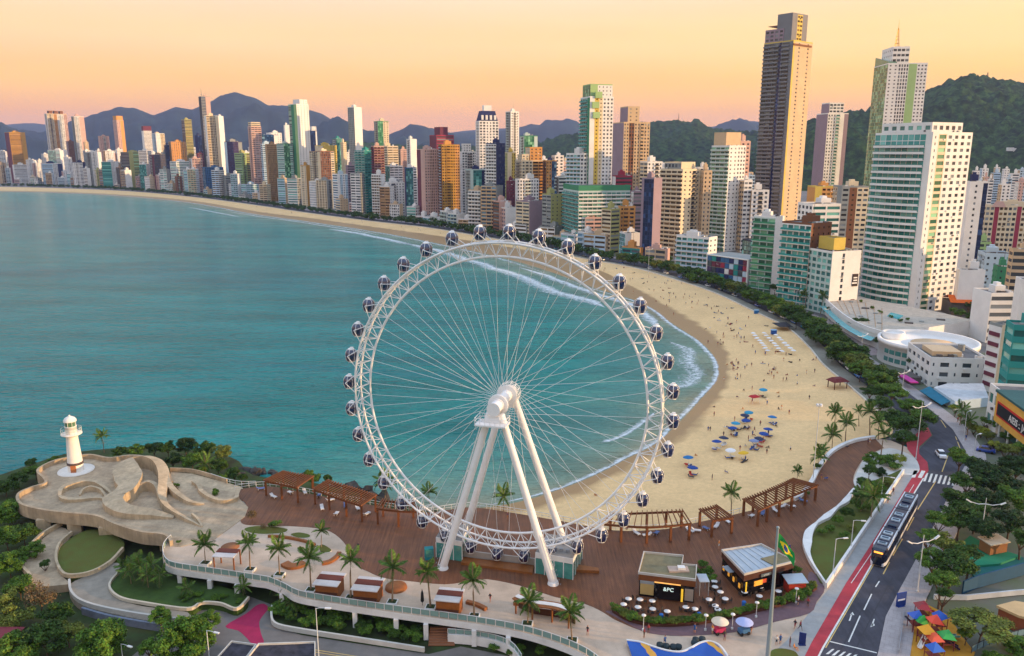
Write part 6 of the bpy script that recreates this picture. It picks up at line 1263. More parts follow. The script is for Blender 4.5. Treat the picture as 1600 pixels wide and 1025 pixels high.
for i, (x, y) in enumerate(((205, 845), (647, 845), (837, 838), (1008, 752), (1290, 650))): lamp(P(*zc_(x, y), ZD), 2.6, ['first low lamp post from the left along the terrace path', 'second low lamp post from the left along the terrace path', 'third low lamp post from the left along the terrace path', 'fourth low lamp post from the left along the terrace path', 'low lamp post in front of the red snack stand'][i], 'low lamps along the terrace path')
# plaza kiosks
def kiosk(px, label, w=4.2, d=3.0, h=2.5, rz=-.16, open_=False):
    o = empty('kiosk', P(*px, ZD), rz, label, 'kiosk', 'timber kiosks on the plaza')
    if open_:
        for sx in (-1, 1):
            for sy in (-1, 1): q = MB(); q.box((sx*w*.46, sy*d*.44, h/2), (.2, .2, h)); q.build('post', wood2, o)
    else:
        q = MB(); q.box((0, .2, h/2), (w*.92, d*.8, h)); q.build('wall', wood2, o); q = MB(); q.box((0, -d*.5, h*.42), (w*.9, .5, .18)); q.build('counter', darkw, o)
        q = MB(); q.box((0, -d*.2-.1, h*.68), (w*.7, .12, h*.34)); q.build('hatch', darkw, o)
    q = MB(); q.box((0, -.3*d, h+.1), (w, d*.5, .16)); q.build('front_roof', paint('#cdc6c2'), o); q = MB(); q.box((0, .2*d, h+.17), (w*.98, d*.45, .2)); q.build('middle_roof', mat('kiosk_roof_red', '#6d3528', rough=.8, var=.2), o)
    if not open_: q = MB(); q.box((0, .58*d, h+.1), (w, d*.3, .16)); q.build('rear_roof', paint('#cdc6c2'), o)
kiosk((356, 886), 'open timber shelter with a white top at the left of the plaza', 4, 3, 2.7, -.1, True)
kiosk((515, 928), 'timber kiosk left of the middle of the plaza row', 4.4, 3.4); kiosk((575, 936), 'timber kiosk right beside the left plaza kiosk', 4.6, 3.4)
kiosk((702, 956), 'orange-brown box kiosk in the middle of the plaza', 4.2, 3.2, 2.8)
o = empty('curved_shelter', P(850, 966, ZD), -.5, 'curved timber shelter with a white wavy top on the plaza', 'shelter')
q = MB(); pth = [Vector((x, .5*math.sin(x*.6), 2.4)) for x in np.linspace(-5, 5, 21)]; q.wall(pth, 2.0, .18); q.build('roof', wood2, o); q = MB(); q.wall([p+Vector((0, .1, .19)) for p in pth], .9, .08); q.build('white_top', white, o)
for x in (-4.6, -1.5, 1.6, 4.6):
    q = MB(); q.box((x, .5*math.sin(x*.6)-.8, 1.2), (.22, .22, 2.4)); q.build('post', wood2, o)
q = MB(); q.wall([Vector((x, .5*math.sin(x*.6)+.9, 0)) for x in np.linspace(-5, 5, 21)], .2, 1.1); q.build('back_wall', darkw, o)
# curved benches and islands of green
def bench(pts, zf, label, w=.9, h=.5, m=wood2):
    q = MB(); q.wall(cr([P(*zf(*p), ZD) for p in pts], 5), w, h); tag(q.build('curved_bench', m), label, 'bench', 'curved timber benches on the plaza')
bench([(330, 575), (360, 590), (400, 585), (430, 572)], z3_, 'curved brown bench below the plaza palms, left piece', 1.6); bench([(515, 575), (555, 565), (590, 540), (600, 522)], z3_, 'curved brown bench right of the small lawn', .8)
bench([(250, 440), (330, 445), (420, 462), (480, 482)], z3_, 'long thin curved bench across the upper plaza', .45); bench([(585, 735), (640, 740)], z4_, 'short timber bench left of the curved shelter', .8); bench([(320, 728), (380, 745), (430, 770)], z4_, 'timber bench right of the orange-brown kiosk', .7)
q = MB(); q.lathe([(1.7, 0), (1.7, .12), (.01, .14)], 24); tag(q.build('round_planter', mat('rust_ground', '#8a5a3a', rough=.9, var=.2), None, P(*z3_(62, 488), ZD)), 'round rust-brown planting bed on the left of the plaza', 'planter')
q = MB(); q.lathe([(1.9, 0), (1.8, .4), (1.2, .6), (.01, .62)], 24); tag(q.build('timber_mound', wood2, None, P(*z3_(880, 690), ZD)), 'oval timber seat mound behind the plaza kiosks', 'bench')
for i, pts in enumerate((((135, 400), (200, 388), (300, 395), (345, 405), (320, 422), (220, 428), (150, 418)), ((360, 430), (400, 420), (450, 430), (450, 444), (400, 446)), ((502, 490), (520, 480), (560, 505), (545, 518), (510, 518)))):
    q = MB(); q.prism(cr([P(*z3_(*p), ZD) for p in pts], 4, True), ZD, ZD+.18, mi=0, mi_side=1); o = q.build('grass_island', [lawn, white]); tag(o, ['largest grass island on the upper plaza', 'small oval grass island on the plaza', 'teardrop grass island below a palm'][i], 'flower bed')
# white square planters under the plaza palms are built with the palms
# flagpole with the national flag hanging
fp = P(1198.5, 1040, ZD); ft = PY(1214, 826, fp.y); o = empty('flagpole', fp, 0, 'tall grey flagpole at the bottom right of the plaza', 'flagpole'); fh_ = ft.z-ZD
q = MB(); q.tube((0, 0, 0), (0, 0, fh_), .36, .16, 16); q.lathe([(.17, fh_), (.24, fh_+.1), (.2, fh_+.3), (.01, fh_+.38)], 12); q.build('pole', mat('pole_grey', '#8b979b', rough=.45, var=.08), o); q = MB(); q.lathe([(.7, 0), (.7, .25), (.4, .3)], 16); q.build('foot', steel2, o)
def cloth(u, v):
    s = u; x = .22+2.35*s+.12*math.sin(7*s+v*3)*s; z = fh_-.7-2.1*v*(1-.12*s)-3.1*s**1.15; y = .38*math.sin(9*s+v*2.2)*(.25+.75*s)
    return Vector((x, y, z))
fo = empty('flag', fp, 0, 'green flag with a yellow rhombus hanging from the flagpole', 'flag')
q = MB(); nu, nv = 26, 14; vs_ = [cloth(i/nu, j/nv) for j in range(nv+1) for i in range(nu+1)]
def fcol(u, v):
    a_, b2 = abs(u-.5)/.42, abs(v-.5)/.40
    if math.hypot((u-.5)*1.43, v-.5) < .24: return 2
    return 1 if a_+b2 < 1 else 0
for j in range(nv):
    for i in range(nu): q.add([vs_[j*(nu+1)+i], vs_[j*(nu+1)+i+1], vs_[(j+1)*(nu+1)+i+1], vs_[(j+1)*(nu+1)+i]], [(0, 1, 2, 3)], fcol((i+.5)/nu, (j+.5)/nv))
q.build('flag_cloth', [paint('#0f8a3c', rough=.8), paint('#f2cf1d', rough=.8), paint('#1c3f8c', rough=.8)], fo)
# blue wave feature
o = empty('wave_ramp', P(1060, 1030, ZD), 0, 'blue and orange painted wave-shaped ramp at the bottom', 'ramp'); lo = lambda v: Vector(v)-o.location; zt = lambda p, h: lo(P(*p, ZD+h))
top = cr([zt(p, .9) for p in ((979, 1000), (1000, 1003), (1020, 1010), (1045, 1017), (1065, 1018), (1080, 1012), (1095, 1004), (1110, 1002), (1125, 1009), (1137, 1025))], 4)
bot = [Vector((p.x+(.5 if i < 18 else 1.5)+i*.02, p.y-4.5, -.05)) for i, p in enumerate(top)]
q = MB(); loft(q, [[Vector((*a_.xy, .9)), Vector((*b2.xy, .1))] for a_, b2 in zip(top, bot)]); q.build('painted_face', paint('#1a52a8', rough=.5), o)
q = MB(); q.wall([Vector((*p.xy, 0)) for p in top], .28, 1.0); q.build('rim', white, o)
for (i, w) in ((4, 3), (26, 3)):
    q = MB(); rows_ = []
    for k in range(8):
        t = k/7; ii = min(i+k//2, len(top)-2); rows_.append([Vector((*top[ii].lerp(bot[ii], t).xy, .915-.8*t)), Vector((*top[ii+w].lerp(bot[ii+w], t).xy, .915-.8*t))])
    loft(q, rows_); q.build('orange_stripe', paint('#e0a23c', rough=.5), o)
for i, (x, y) in enumerate(((1031, 1011), (1041, 1013), (1052, 1014), (1060, 1014), (1085, 1008), (1097, 1002), (1087, 1003))):
    q = MB(); q.lathe([(.38, 0), (.55, .35), (.5, .62), (.01, .7)], 12); tag(q.build('tyre_seat', paint('#22333a'), None, P(x, y, ZD)), 'dark rounded seat behind the blue wave ramp', 'seat', 'dark seats behind the wave ramp')
# vendor carts
def cart(px, label, canc, body):
    o = empty('vendor_cart', P(*px, ZD), .3, label, 'cart'); q = MB(); q.box((0, 0, .75), (1.7, .9, .7)); q.build('body', body, o)
    for s in (-1, 1): q = MB(); q.tube((s*.6, -.5, .3), (s*.6, .5, .3), .3, n=12); q.build('wheel', paint('#20201f'), o)
    q = MB(); q.tube((0, 0, .9), (0, 0, 2.3), .04, n=6); q.build('pole', steel2, o); q = MB(); q.lathe([(1.35, 2.1), (1.3, 2.16), (.7, 2.45), (.01, 2.6)], 16); q.build('parasol', canc, o)
cart((1124, 990), 'vendor cart with a cream parasol', paint('#d8c7ae'), paint('#b02a5a')); cart((1162, 991), 'vendor cart with a lilac-blue parasol', paint('#a9b3dc'), paint('#3f6f9c'))
# garden beside the road
GAR = [(1262, 838), (1261, 865), (1270, 886), (1290, 915), (1326, 862), (1370, 797), (1410, 738), (1392, 742), (1366, 752), (1346, 766), (1330, 780), (1308, 797), (1288, 813)]
q = MB(); q.prism(cr(PL(GAR, ZD), 3, True), ZD, ZD+.22); structure(q, 'garden_lawn', lawn)
def wavy(pts, ws, h, label):
    path = cr(PL(pts, ZD), 5); W_ = np.interp(np.linspace(0, 1, len(path)), np.linspace(0, 1, len(ws)), ws); q = MB(); q.wall(path, list(W_), h); tag(q.build('garden_wall', white), label, 'wall')
wavy([(1334, 768), (1322, 786), (1308, 797), (1292, 811), (1276, 822), (1264, 836), (1261, 852), (1262, 868), (1270, 887), (1289, 916)], [.4, 1.3, .5, 1.4, .5, 1.5, 1.7, .8, .4, .35], .85, 'white wavy wall between the boardwalk and the garden')
wavy([(1290, 919), (1326, 866), (1370, 800), (1411, 739)], [.45, .45], 1.0, 'straight grey-blue parapet between the garden and the pavement')
q = MB(); q.prism(cr(PL([(1337, 742), (1334, 755), (1346, 764), (1378, 752), (1404, 742), (1428, 742), (1437, 733), (1430, 716), (1412, 706), (1390, 700), (1368, 707), (1350, 718)], ZD+.06), 3, True), None, ZD+.06); structure(q, 'garden_paving', paint('#c9c5bd'))
# playground
q = MB(); q.prism(PL([(1414, 948), (1404, 1060), (1496, 1070), (1524, 1020), (1500, 990), (1484, 962), (1450, 945)], ZD+.02), None, ZD+.02); structure(q, 'playground_floor', mat('rubber_ochre', '#c28a2a', rough=.9, var=.15, scale=.5))
zp_ = zm(1380, 900, 7.273)
o = empty('playground_tower', P(1450, 985, ZD), 0, 'colourful climbing playground with tent roofs and slides', 'playground'); lo = lambda v: Vector(v)-o.location
for (x, y, s, hgt, col) in ((380, 440, 1.5, 2.6, '#2458b8'), (435, 495, 1.2, 2.4, '#2f9a3c'), (590, 490, 1.7, 3.2, '#e0462c'), (655, 440, 1.6, 3.0, '#2c62c4'), (500, 600, 1.6, 2.8, '#e8a418'), (725, 660, 1.3, 2.4, '#2fa04a'), (590, 690, 1.5, 2.3, '#e8603c'), (590, 800, 1.5, 2.6, '#2a62bc'), (450, 330, 1.3, 2.6, '#8c2430')):
    s *= rng.uniform(.55, .8); ja, jb = rng.uniform(-.35, .35), rng.uniform(-.4, .4)
    p = lo(P(*zp_(x, y), ZD+hgt)); p.z = hgt; q = MB(); q.add([(p.x-s+ja, p.y-s, hgt-.3+jb), (p.x+s, p.y-s+ja, hgt-.3-jb), (p.x+s-ja, p.y+s, hgt-.3), (p.x-s, p.y+s-ja, hgt-.3), (p.x+jb, p.y, hgt+.8)], [(0, 1, 4), (1, 2, 4), (2, 3, 4), (3, 0, 4), (3, 2, 1, 0)]); q.build('tent_roof', paint(col, rough=.4), o)
    q = MB(); q.box((p.x, p.y, hgt*.45), (s*1.5, s*1.5, .16)); q.build('deck', paint('#7a3a34'), o)
    for sx in (-1, 1):
        for sy in (-1, 1): q = MB(); q.tube((p.x+sx*s*.8, p.y+sy*s*.8, 0), (p.x+sx*s*.8, p.y+sy*s*.8, hgt-.3), .07, n=6); q.build('post', paint('#6e2230'), o)
for (x0, y0, x1, y1, col, w) in ((480, 690, 410, 825, '#d8d4cc', .6), (530, 680, 700, 770, '#e85a5a', .7), (690, 720, 860, 830, '#2b1836', .8), (400, 350, 560, 400, '#8c2430', .8), (740, 690, 850, 690, '#4aa0a8', .6), (260, 480, 340, 560, '#1d2038', .5)):
    a_, b2 = lo(P(*zp_(x0, y0), ZD+1.5)), lo(P(*zp_(x1, y1), ZD+.2)); a_.z = 1.6; b2.z = .25; q = MB(); q.bar(a_, b2, w, .12); d = (b2-a_).normalized(); n_ = Vector((-d.y, d.x, 0)).normalized()*(w/2)
    q.bar(a_+n_+Vector((0, 0, .12)), b2+n_+Vector((0, 0, .12)), .08, .3); q.bar(a_-n_+Vector((0, 0, .12)), b2-n_+Vector((0, 0, .12)), .08, .3); q.build('slide', paint(col, rough=.35), o)
q = MB(); q.wall(cr(PL([zp_(235, 420), zp_(210, 640), zp_(170, 900)], ZD), 3), .06, .9); tag(q.build('playground_fence', steel2), 'low grey fence between playground and pavement', 'fence')
railing(cr(PL([zp_(1000, 880), zp_(1200, 790), zp_(1600, 680)], ZD), 3), 'dark railing at the right bottom corner', 1.3, 1.4, mat('rail_glass_blue', '#6b8794', rough=.1), paint('#2c3036'))
for (pts, m, nm) in (([(0, 760), (60, 440), (150, 230), (240, 120), (320, 30), (390, 30), (300, 230), (215, 420), (190, 640), (150, 909)], paint('#c3cdd6'), 'pale_blue_pavement'),):
    q = MB(); q.prism(PL([zp_(*p) for p in pts], ZD+.05), None, ZD+.03); structure(q, nm, m)
q = MB(); rows_ = [[P(*zp_(x, y), ZD+.04), P(*zp_(x+48, y), ZD+.04)] for x, y in ((30, 920), (60, 760), (110, 560), (160, 400), (240, 230), (290, 60), (330, -60))]; loft(q, rows_); structure(q, 'pink_cycle_strip', paint('#b58797'))
q = MB(); q.box((0, 0, 1.4), (1.9, .14, 2.4), rz=.3); q.box((0, 0, .1), (1.4, .6, .2), rz=.3); o = q.build('information_board', paint('#173a86'), None, P(1407, 948, ZD)); tag(o, 'blue information board on the pavement beside the playground', 'sign')
q = MB(); q.box((0, -.08, 1.3), (1.4, .04, .3), rz=.3); q.build('printed_strip', paint('#c8d4e8'), o)
q = MB(); q.box((0, 0, 1.1), (1.0, .12, 2.0), rz=-.4); q.box((0, 0, .1), (1.0, .5, .2)); o = q.build('information_board', paint('#1a2f6c'), None, P(1333-2, 1012, ZD)); o.location = P(1253, 1008, ZD); tag(o, 'small dark blue information board near the flagpole', 'sign')
q = MB(); q.prism(cr(PL([(1203, 1022), (1215, 1015), (1235, 1017), (1246, 1024), (1250, 1045), (1203, 1050)], ZD), 3, True), ZD, ZD+.2); structure(q, 'corner_lawn', lawn)
# green court with blue walls at right
court = mat('court_green', '#1f7f5a', rough=.8, var=.15, scale=.3)
zt_ = zm(1240, 700, 3.153)
q = MB(); q.prism(PL([zt_(*p) for p in ((790, 500), (870, 430), (960, 480), (1120, 530), (1010, 570), (870, 580))], 6), 4, 6); o = q.build('court_roof', court); tag(o, 'bright green court floor among the trees at right', 'court')
q = MB(); q.prism(PL([zt_(*p) for p in ((870, 580), (1080, 520), (1135, 540), (1135, 610), (900, 660))], 5.6), 4, 5.6); tag(q.build('court_roof', paint('#16605a')), 'dark green court below the bright green one', 'court')
q = MB(); q.wall(PL([zt_(*p) for p in ((830, 720), (900, 690), (1080, 640), (1180, 610))], ZD), .25, 2.4); tag(q.build('court_wall', paint('#174a68')), 'dark blue boundary wall right of the playground', 'wall')
q = MB(); q.wall(PL([zt_(*p) for p in ((690, 745), (850, 748), (1080, 725), (1200, 715))], ZD), .3, .9); tag(q.build('low_wall', paint('#b7bcc0')), 'pale low wall between playground and court', 'wall')
o = empty('beige_roofed_hut', P(*zt_(1080, 790), ZD), 0, 'hut with a curved beige roof right of the playground', 'hut'); lo = lambda v: Vector(v)-o.location
q = MB(); pr = [lo(P(*zt_(*p), ZD+3)) for p in ((1000, 775), (1090, 752), (1200, 770), (1200, 850), (1110, 825))]; q.prism(pr, 2.6, 3.0); q.build('roof', paint('#c9a878'), o); q = MB(); cen = sum(pr, Vector())/5; q.prism([cen+(p-cen)*.9 for p in pr], 0, 2.6); q.build('wall', paint('#8a4a2a'), o)
o = empty('food_truck', P(*zt_(980, 505), 6.1), .3, 'small wooden stall on the green court', 'stall'); q = MB(); q.box((0, 0, 1), (4, 2.4, 2)); q.build('body', paint('#8a5a34'), o); q = MB(); q.box((0, 0, 2.2), (4.6, 3, .2), rot=(.1, 0, 0)); q.build('roof', paint('#c8b8a0'), o)
# ---- articulated white and navy tram-bus
fA, fB = PG(1375, 882, .02), PG(1437, 770, .02); dv = fB-fA; dv.z = 0; L_ = 31.0; ang = math.atan2(dv.y, dv.x)-math.pi/2
mid = PG(1407, 826, .02); bus = empty('articulated_bus', (fA.x-1.0, fA.y-.9, fA.z), ang, 'long navy and white articulated bus on the road', 'bus')
navy = mat('bus_glass', '#10172b', rough=.08, var=.2, spec=.7); bw = paint('#d4d7dc', rough=.3); bn = mat('bus_navy', '#16203c', rough=.3, var=.1)
wb, hb = 2.75, 3.5
def bus_car(y0, y1, nose=0):
    q = MB(); prof = [(-wb/2, .35), (-wb/2, 1.1), (-wb/2, 1.12), (-wb/2+.06, 2.95), (-wb/2+.3, 3.35), (wb/2-.3, 3.35), (wb/2-.06, 2.95), (wb/2, 1.12), (wb/2, 1.1), (wb/2, .35)]
    mids = [0, 0, 1, 0, 2, 0, 1, 0, 0, 0]; ysl = [y0, y1]
    sl = [0, .55, 1] if nose == -1 else ([0] if nose == 0 else [0])
    rows_ = []
    if nose == -1: secs = [(y0, .55, .55), (y0+.25, .8, .86), (y0+.9, .96, .97), (y0+1.8, 1, 1), (y1, 1, 1)]
    elif nose == 1: secs = [(y0, 1, 1), (y1-.9, 1, 1), (y1-.3, .95, .97), (y1, .82, .9)]
    else: secs = [(y0, 1, 1), (y1, 1, 1)]
    n = len(prof); vs_ = [(x*sx, y, .35+(z-.35)*sz) for (y, sx, sz) in secs for x, z in prof]
    for i in range(len(secs)-1):
        for k in range(n):
            k2 = (k+1) % n; m_ = mids[k] if k < n-1 else 0
            if nose == -1 and i < 3: m_ = 1 if 2 <= k <= 6 and i < 2 else (0 if k in (0, 1, 7, 8, 9) else 1)
            q.add([vs_[i*n+k], vs_[i*n+k2], vs_[(i+1)*n+k2], vs_[(i+1)*n+k]], [(0, 3, 2, 1)], m_)
    q.add(vs_[:n], [tuple(range(n))], 1 if nose == -1 else 2); q.add(vs_[-n:], [tuple(range(n-1, -1, -1))], 2)
    return q.build('car_body', [bw, navy, bn], bus)
bus_car(0, 10.1, -1); bus_car(10.6, 20.3); bus_car(20.8, 30.8, 1)
for y in (10.35, 20.55): q = MB(); q.box((0, y, 1.85), (2.4, .6, 2.9)); q.build('gangway', paint('#2a2c32'), bus)
for y0, y1 in ((1.8, 10.1), (10.6, 20.3), (20.8, 30.0)):
    for s in (-1, 1): q = MB(); q.box((s*(wb/2-.16), (y0+y1)/2, 3.36), (.16, y1-y0, .16)); q.build('roof_edge', bw, bus)
    for k in range(5):
        q = MB(); y = y0+(y1-y0)*(k+.5)/5; q.box((s*(wb/2-.005) if 0 else wb/2+.005, y, 2.05), (.03, .14, 1.7)); q.build('window_pillar', bn, bus)
for i, y in enumerate((3.0, 5.4, 7.8, 11.6, 14.6, 17.6, 22.2, 24.9, 27.8)):
    q = MB(); q.box((0, y, 3.45), (1.55, 1.25 if i % 3 else .9, .26)); q.box((0, y, 3.6), (1.1, .55, .06), mi=1); q.build('roof_unit', [paint('#a9b6c0') if i % 4 != 3 else bn, paint('#41525f')], bus)
q = MB(); q.box((0, .25, 2.72), (1.5, .14, .3), rot=(-.35, 0, 0)); q.build('destination_sign', mat('amber_led', '#ff9a3a', emit=1.6), bus)
for s in (-1, 1): q = MB(); q.box((s*.62, .08, .8), (.3, .12, .16)); q.build('headlight', mat('headlight', '#eef2ff', rough=.1), bus)
q = MB(); q.box((0, .3, .55), (2.2, .5, .5)); q.build('bumper', bw, bus)
for y in (2.6, 8.6, 12.2, 18.8, 22.4, 28.6):
    for s in (-1, 1): q = MB(); q.tube((s*1.1, y, .48), (s*1.36, y, .48), .48, n=16); q.build('wheel', paint('#1b1b1d'), bus)
# ---- cars
def car(p, rz, col, label, group='cars parked along the beach avenue', cat='car'):
    o = empty('car', p, rz, label, cat, group); m = mat('car_'+col.lstrip('#'), col, rough=.25, var=.03, coat=.6)
    q = MB(); sec = [(-2.1, .5, .62), (-2.05, .86, .8), (-1.0, .92, .86), (1.2, .9, .86), (2.0, .84, .82), (2.1, .55, .78)]
    vs_ = []
    for y, zt_2, w in sec: vs_ += [(-w, y, .25), (-w, y, zt_2*.75), (-w*.9, y, zt_2), (w*.9, y, zt_2), (w, y, zt_2*.75), (w, y, .25)]
    for i in range(len(sec)-1):
        for k in range(5): q.add([vs_[i*6+k], vs_[i*6+k+1], vs_[i*6+6+k+1], vs_[i*6+6+k]], [(0, 1, 2, 3)][::-1], 0, True)
    q.add(vs_[:6], [(0, 1, 2, 3, 4, 5)]); q.add(vs_[-6:], [(5, 4, 3, 2, 1, 0)]); q.build('body', m, o)
    q = MB(); q.add([(-.76, -1.15, .9), (.76, -1.15, .9), (.76, 1.55, .88), (-.76, 1.55, .88), (-.6, -.45, 1.42), (.6, -.45, 1.42), (.6, 1.0, 1.42), (-.6, 1.0, 1.42)], [(0, 1, 5, 4), (1, 2, 6, 5), (2, 3, 7, 6), (3, 0, 4, 7)]); q.build('windows', mat('car_glass', '#10161c', rough=.06, spec=.7), o)
    q = MB(); q.box((0, .28, 1.44), (1.2, 1.44, .06)); q.build('roof', m, o)
    for y in (-1.3, 1.3):
        for s in (-1, 1): q = MB(); q.tube((s*.68, y, .31), (s*.87, y, .31), .31, n=12); q.build('wheel', paint('#18181a'), o)
    for s in (-1, 1): q = MB(); q.box((s*.58, -2.08, .62), (.34, .08, .16)); q.build('headlight', mat('headlight', '#eef2ff', rough=.1), o)
    return o
p = PG(1470, 713, .02); car(p, R(-12), '#e4e6ea', 'white car driving on the curve of the road', 'cars driving on the road')
for i, (x, y, c) in enumerate(((1540, 706, '#1d3f8f'), (1551, 702, '#17181d'))): car(PG(x, y, .05), R(60), c, ['blue car parked right of the road curve', 'black car parked beside the blue car'][i], 'cars parked at the right')
PC = ['#e4e6ea', '#3f7cc2', '#2f8ea8', '#dfe2e6', '#24262b', '#9aa2aa', '#3a62b0', '#c9ced4']
for k in range(26):
    i = 58+int(k*2.15); a_ = offs(BACK, i, 7.6); b2 = offs(BACK, i+1, 7.6); d = b2-a_; car(Vector((a_.x, a_.y, 2.0)), math.atan2(d.y, d.x)+math.pi/2, PC[k % 8], 'car parked in the line between the promenade and the avenue')
q = MB(); q.box((0, 0, .1), (1, 1, .1))
# ---- tall lamps along roads and beach
def top_h(px, pyt, base): return PY(px, pyt, base.y).z-base.z
for (bx, by, tx, ty, kind, lab, gr) in (
    (1270, 752, 1276, 633, 'flood', 'tall white floodlight mast on the sand edge by the boardwalk', None), (1431, 717, 1439, 628, 'wing', 'tall double-arm lamp at the road bend', 'tall lamps by the road'),
    (1433, 925, 1441, 836, 'wing', 'double-arm lamp in front of the trees right of the bus', 'tall lamps by the road'), (1530, 860, 1535, 778, 'wing', 'double-arm lamp in the trees behind the court', 'tall lamps by the road'),
    (1329, 860, 1332, 813, 'arm', 'garden lamp beside the parapet', 'garden lamps'), (1301, 899, 1306, 842, 'arm', 'garden lamp nearest the bus stop path', 'garden lamps'), (1376, 786, 1379, 744, 'arm', 'upper garden lamp near the palms', 'garden lamps'),
    (500, 1060, 497, 950, 'arm', 'lamp post with a red and white mast on the lower street', 'lower street lamps'), (328, 1040, 326, 985, 'arm', 'short lamp in front of the bottom tree', 'lower street lamps'), (193, 1040, 190, 1006, 'arm', 'small lamp at the bottom left', 'lower street lamps')):
    b_p = PG(bx, by) if bx > 1240 else P(bx, by, .9 if bx < 600 else ZD)
    lamp(b_p, top_h(tx, ty, b_p), lab, gr, kind, rng.uniform(-.5, .5))
for i, (x, y, ty) in enumerate(((1409, 616, 577), (1344, 565, 520), (1291, 533, 478), (1243, 486, 452), (1184, 464, 432), (1124, 443, 410), (1013, 427, 387), (1505, 690, 650), (1519, 730, 690))):
    b_p = PG(x, y); lamp(b_p, max(8, top_h(x+3, ty, b_p)), 'tall lamp post in the line along the beach avenue' if i < 7 else 'lamp post on the right pavement of the road bend', 'lamps along the beach avenue' if i < 7 else 'lamps on the right pavement', 'wing' if i < 7 else 'arm', .6)
# ================================================================== vegetation
def leafmat(name, c1, c2): return mat(name, c1, rough=.75, var=.25, scale=.5, isl=.42, col2=c2, spec=.25)
LM = dict(deep=leafmat('leaf_deep', '#253e10', '#456420'), mid=leafmat('leaf_mid', '#355612', '#5f8029'), bright=leafmat('leaf_bright', '#365a16', '#5e8228'), olive=leafmat('leaf_olive', '#4a5a1e', '#7b8434'), dark=leafmat('leaf_dark', '#1b3016', '#34501f'), palm=leafmat('leaf_palm', '#31531a', '#6b8a3a'), rust=leafmat('leaf_rust', '#5a4a2c', '#7d6a48'), yellow=leafmat('leaf_yellow', '#6d7a1e', '#a0a838'))
bark = mat('bark', '#5a4636', rough=.95, var=.3, scale=2); pbark = mat('palm_bark', '#8a7258', rough=.95, var=.25, scale=3)
def crown_mesh(seed, flat=.7, nl=14, nleaf=2600, leaf=.16, lobe=.42, m='mid', gap=.0):
    g = np.random.default_rng(seed); c = []
    while len(c) < nl:
        p = g.uniform(-1, 1, 3); r = np.linalg.norm(p)
        if .25 < r < .82 and p[2] > -.55: c.append(p*np.array([1, 1, flat]))
    c = np.array(c); lr = lobe*g.uniform(.65, 1.15, nl); k = g.choice(nl, nleaf, p=lr**2/np.sum(lr**2))
    d = g.normal(size=(nleaf, 3)); d /= np.linalg.norm(d, axis=1)[:, None]; d[:, 2] = np.abs(d[:, 2])*np.where(g.random(nleaf) < .78, 1, -1)
    rr = lr[k]*(.45+.6*g.random(nleaf)**.7+.35*(g.random(nleaf) < .06))*(1+.18*np.sin(7*d[:, 0]+k)*np.sin(6*d[:, 1]+2*k)); pos = c[k]+d*rr[:, None]*np.array([1, 1, .8])
    nrm = d*.8+g.normal(size=(nleaf, 3))*.55; nrm[:, 2] += .35; nrm /= np.linalg.norm(nrm, axis=1)[:, None]
    t = np.cross(nrm, g.normal(size=(nleaf, 3))); t /= np.linalg.norm(t, axis=1)[:, None]; b = np.cross(nrm, t)
    s = leaf*g.uniform(.55, 1.25, nleaf)[:, None]; q = np.stack([pos-t*s*.5, pos+b*s*.32-nrm*s*.08, pos+t*s*.5, pos-b*s*.32-nrm*s*.08], 1)
    qb = QB(); qb.add(q); return qb.mesh('crown', [LM[m]])
CR = {}
def crowns(kind, n=3):
    if kind not in CR:
        P_ = dict(deep=(.62, 30, 6800, .115, .27), mid=(.75, 32, 7200, .11, .27), bright=(.8, 46, 12000, .095, .235), olive=(.6, 26, 6000, .115, .28), dark=(.8, 32, 7200, .11, .28), umbrella=(.34, 13, 2600, .17, .36), bush=(.8, 10, 1700, .2, .46), far=(.6, 9, 620, .3, .46), rust=(.8, 14, 1500, .13, .4), yellow=(.6, 14, 3600, .13, .38), big=(.62, 40, 10000, .095, .25))[kind]
        mk_ = dict(umbrella='mid', bush='mid', far='deep', big='dark').get(kind, kind)
        CR[kind] = [crown_mesh(hash_(kind)+i*17, *P_, m=mk_) for i in range(n)]
    return CR[kind]
def hash_(s): return sum(ord(c)*(i+3) for i, c in enumerate(s)) % 9973
TR = {}
def trunk_mesh(i):
    if i not in TR:
        g = random.Random(i); q = MB(); lean = (g.uniform(-.06, .06), g.uniform(-.06, .06)); q.sweep([(0, 0, 0), (lean[0]*.4, lean[1]*.4, .35), (lean[0], lean[1], .62)], [.05, .038, .03], 7)
        for k in range(5):
            t = k*1.26+g.random(); q.sweep([(lean[0]*.8, lean[1]*.8, .5), (.18*math.cos(t), .18*math.sin(t), .72), (.36*math.cos(t), .36*math.sin(t), .9)], [.026, .018, .007], 5)
        TR[i] = q.mesh('trunk', [bark])
    return TR[i]
vr = random.Random(11)
def tree(base, Rc, hc, kind, label, group, name='broadleaf_tree', sy=1.0, cat='tree', trunk=True):
    o = empty(name, base, vr.uniform(0, 6.28), label, cat, group)
    if trunk: link('trunk', trunk_mesh(vr.randint(0, 3)), o, (0, 0, -.1), (0, 0, vr.random()*6), (hc*.8, hc*.8, hc*1.05))
    link('crown' if cat == 'tree' else 'foliage', vr.choice(crowns(kind)), o, (0, 0, hc), (0, 0, 0), (Rc, Rc*vr.uniform(.85, 1.1), Rc*sy)); return o
def T(cx, cy, rpx, kind, zg, hc, label, group, name='broadleaf_tree', sy=1.0, cat='tree', trunk=True):
    c = P(cx, cy, zg+hc) if zg is not None else None
    if zg is None:
        c = PG(cx, cy+hc*2.2); zg = gz(c.y); c = P(cx, cy, zg+hc)
    w = c.y*CP-(c.z-H)*SP; return tree(Vector((c.x, c.y, zg)), rpx*w/F, hc, kind, label, group, name, sy, cat, trunk)
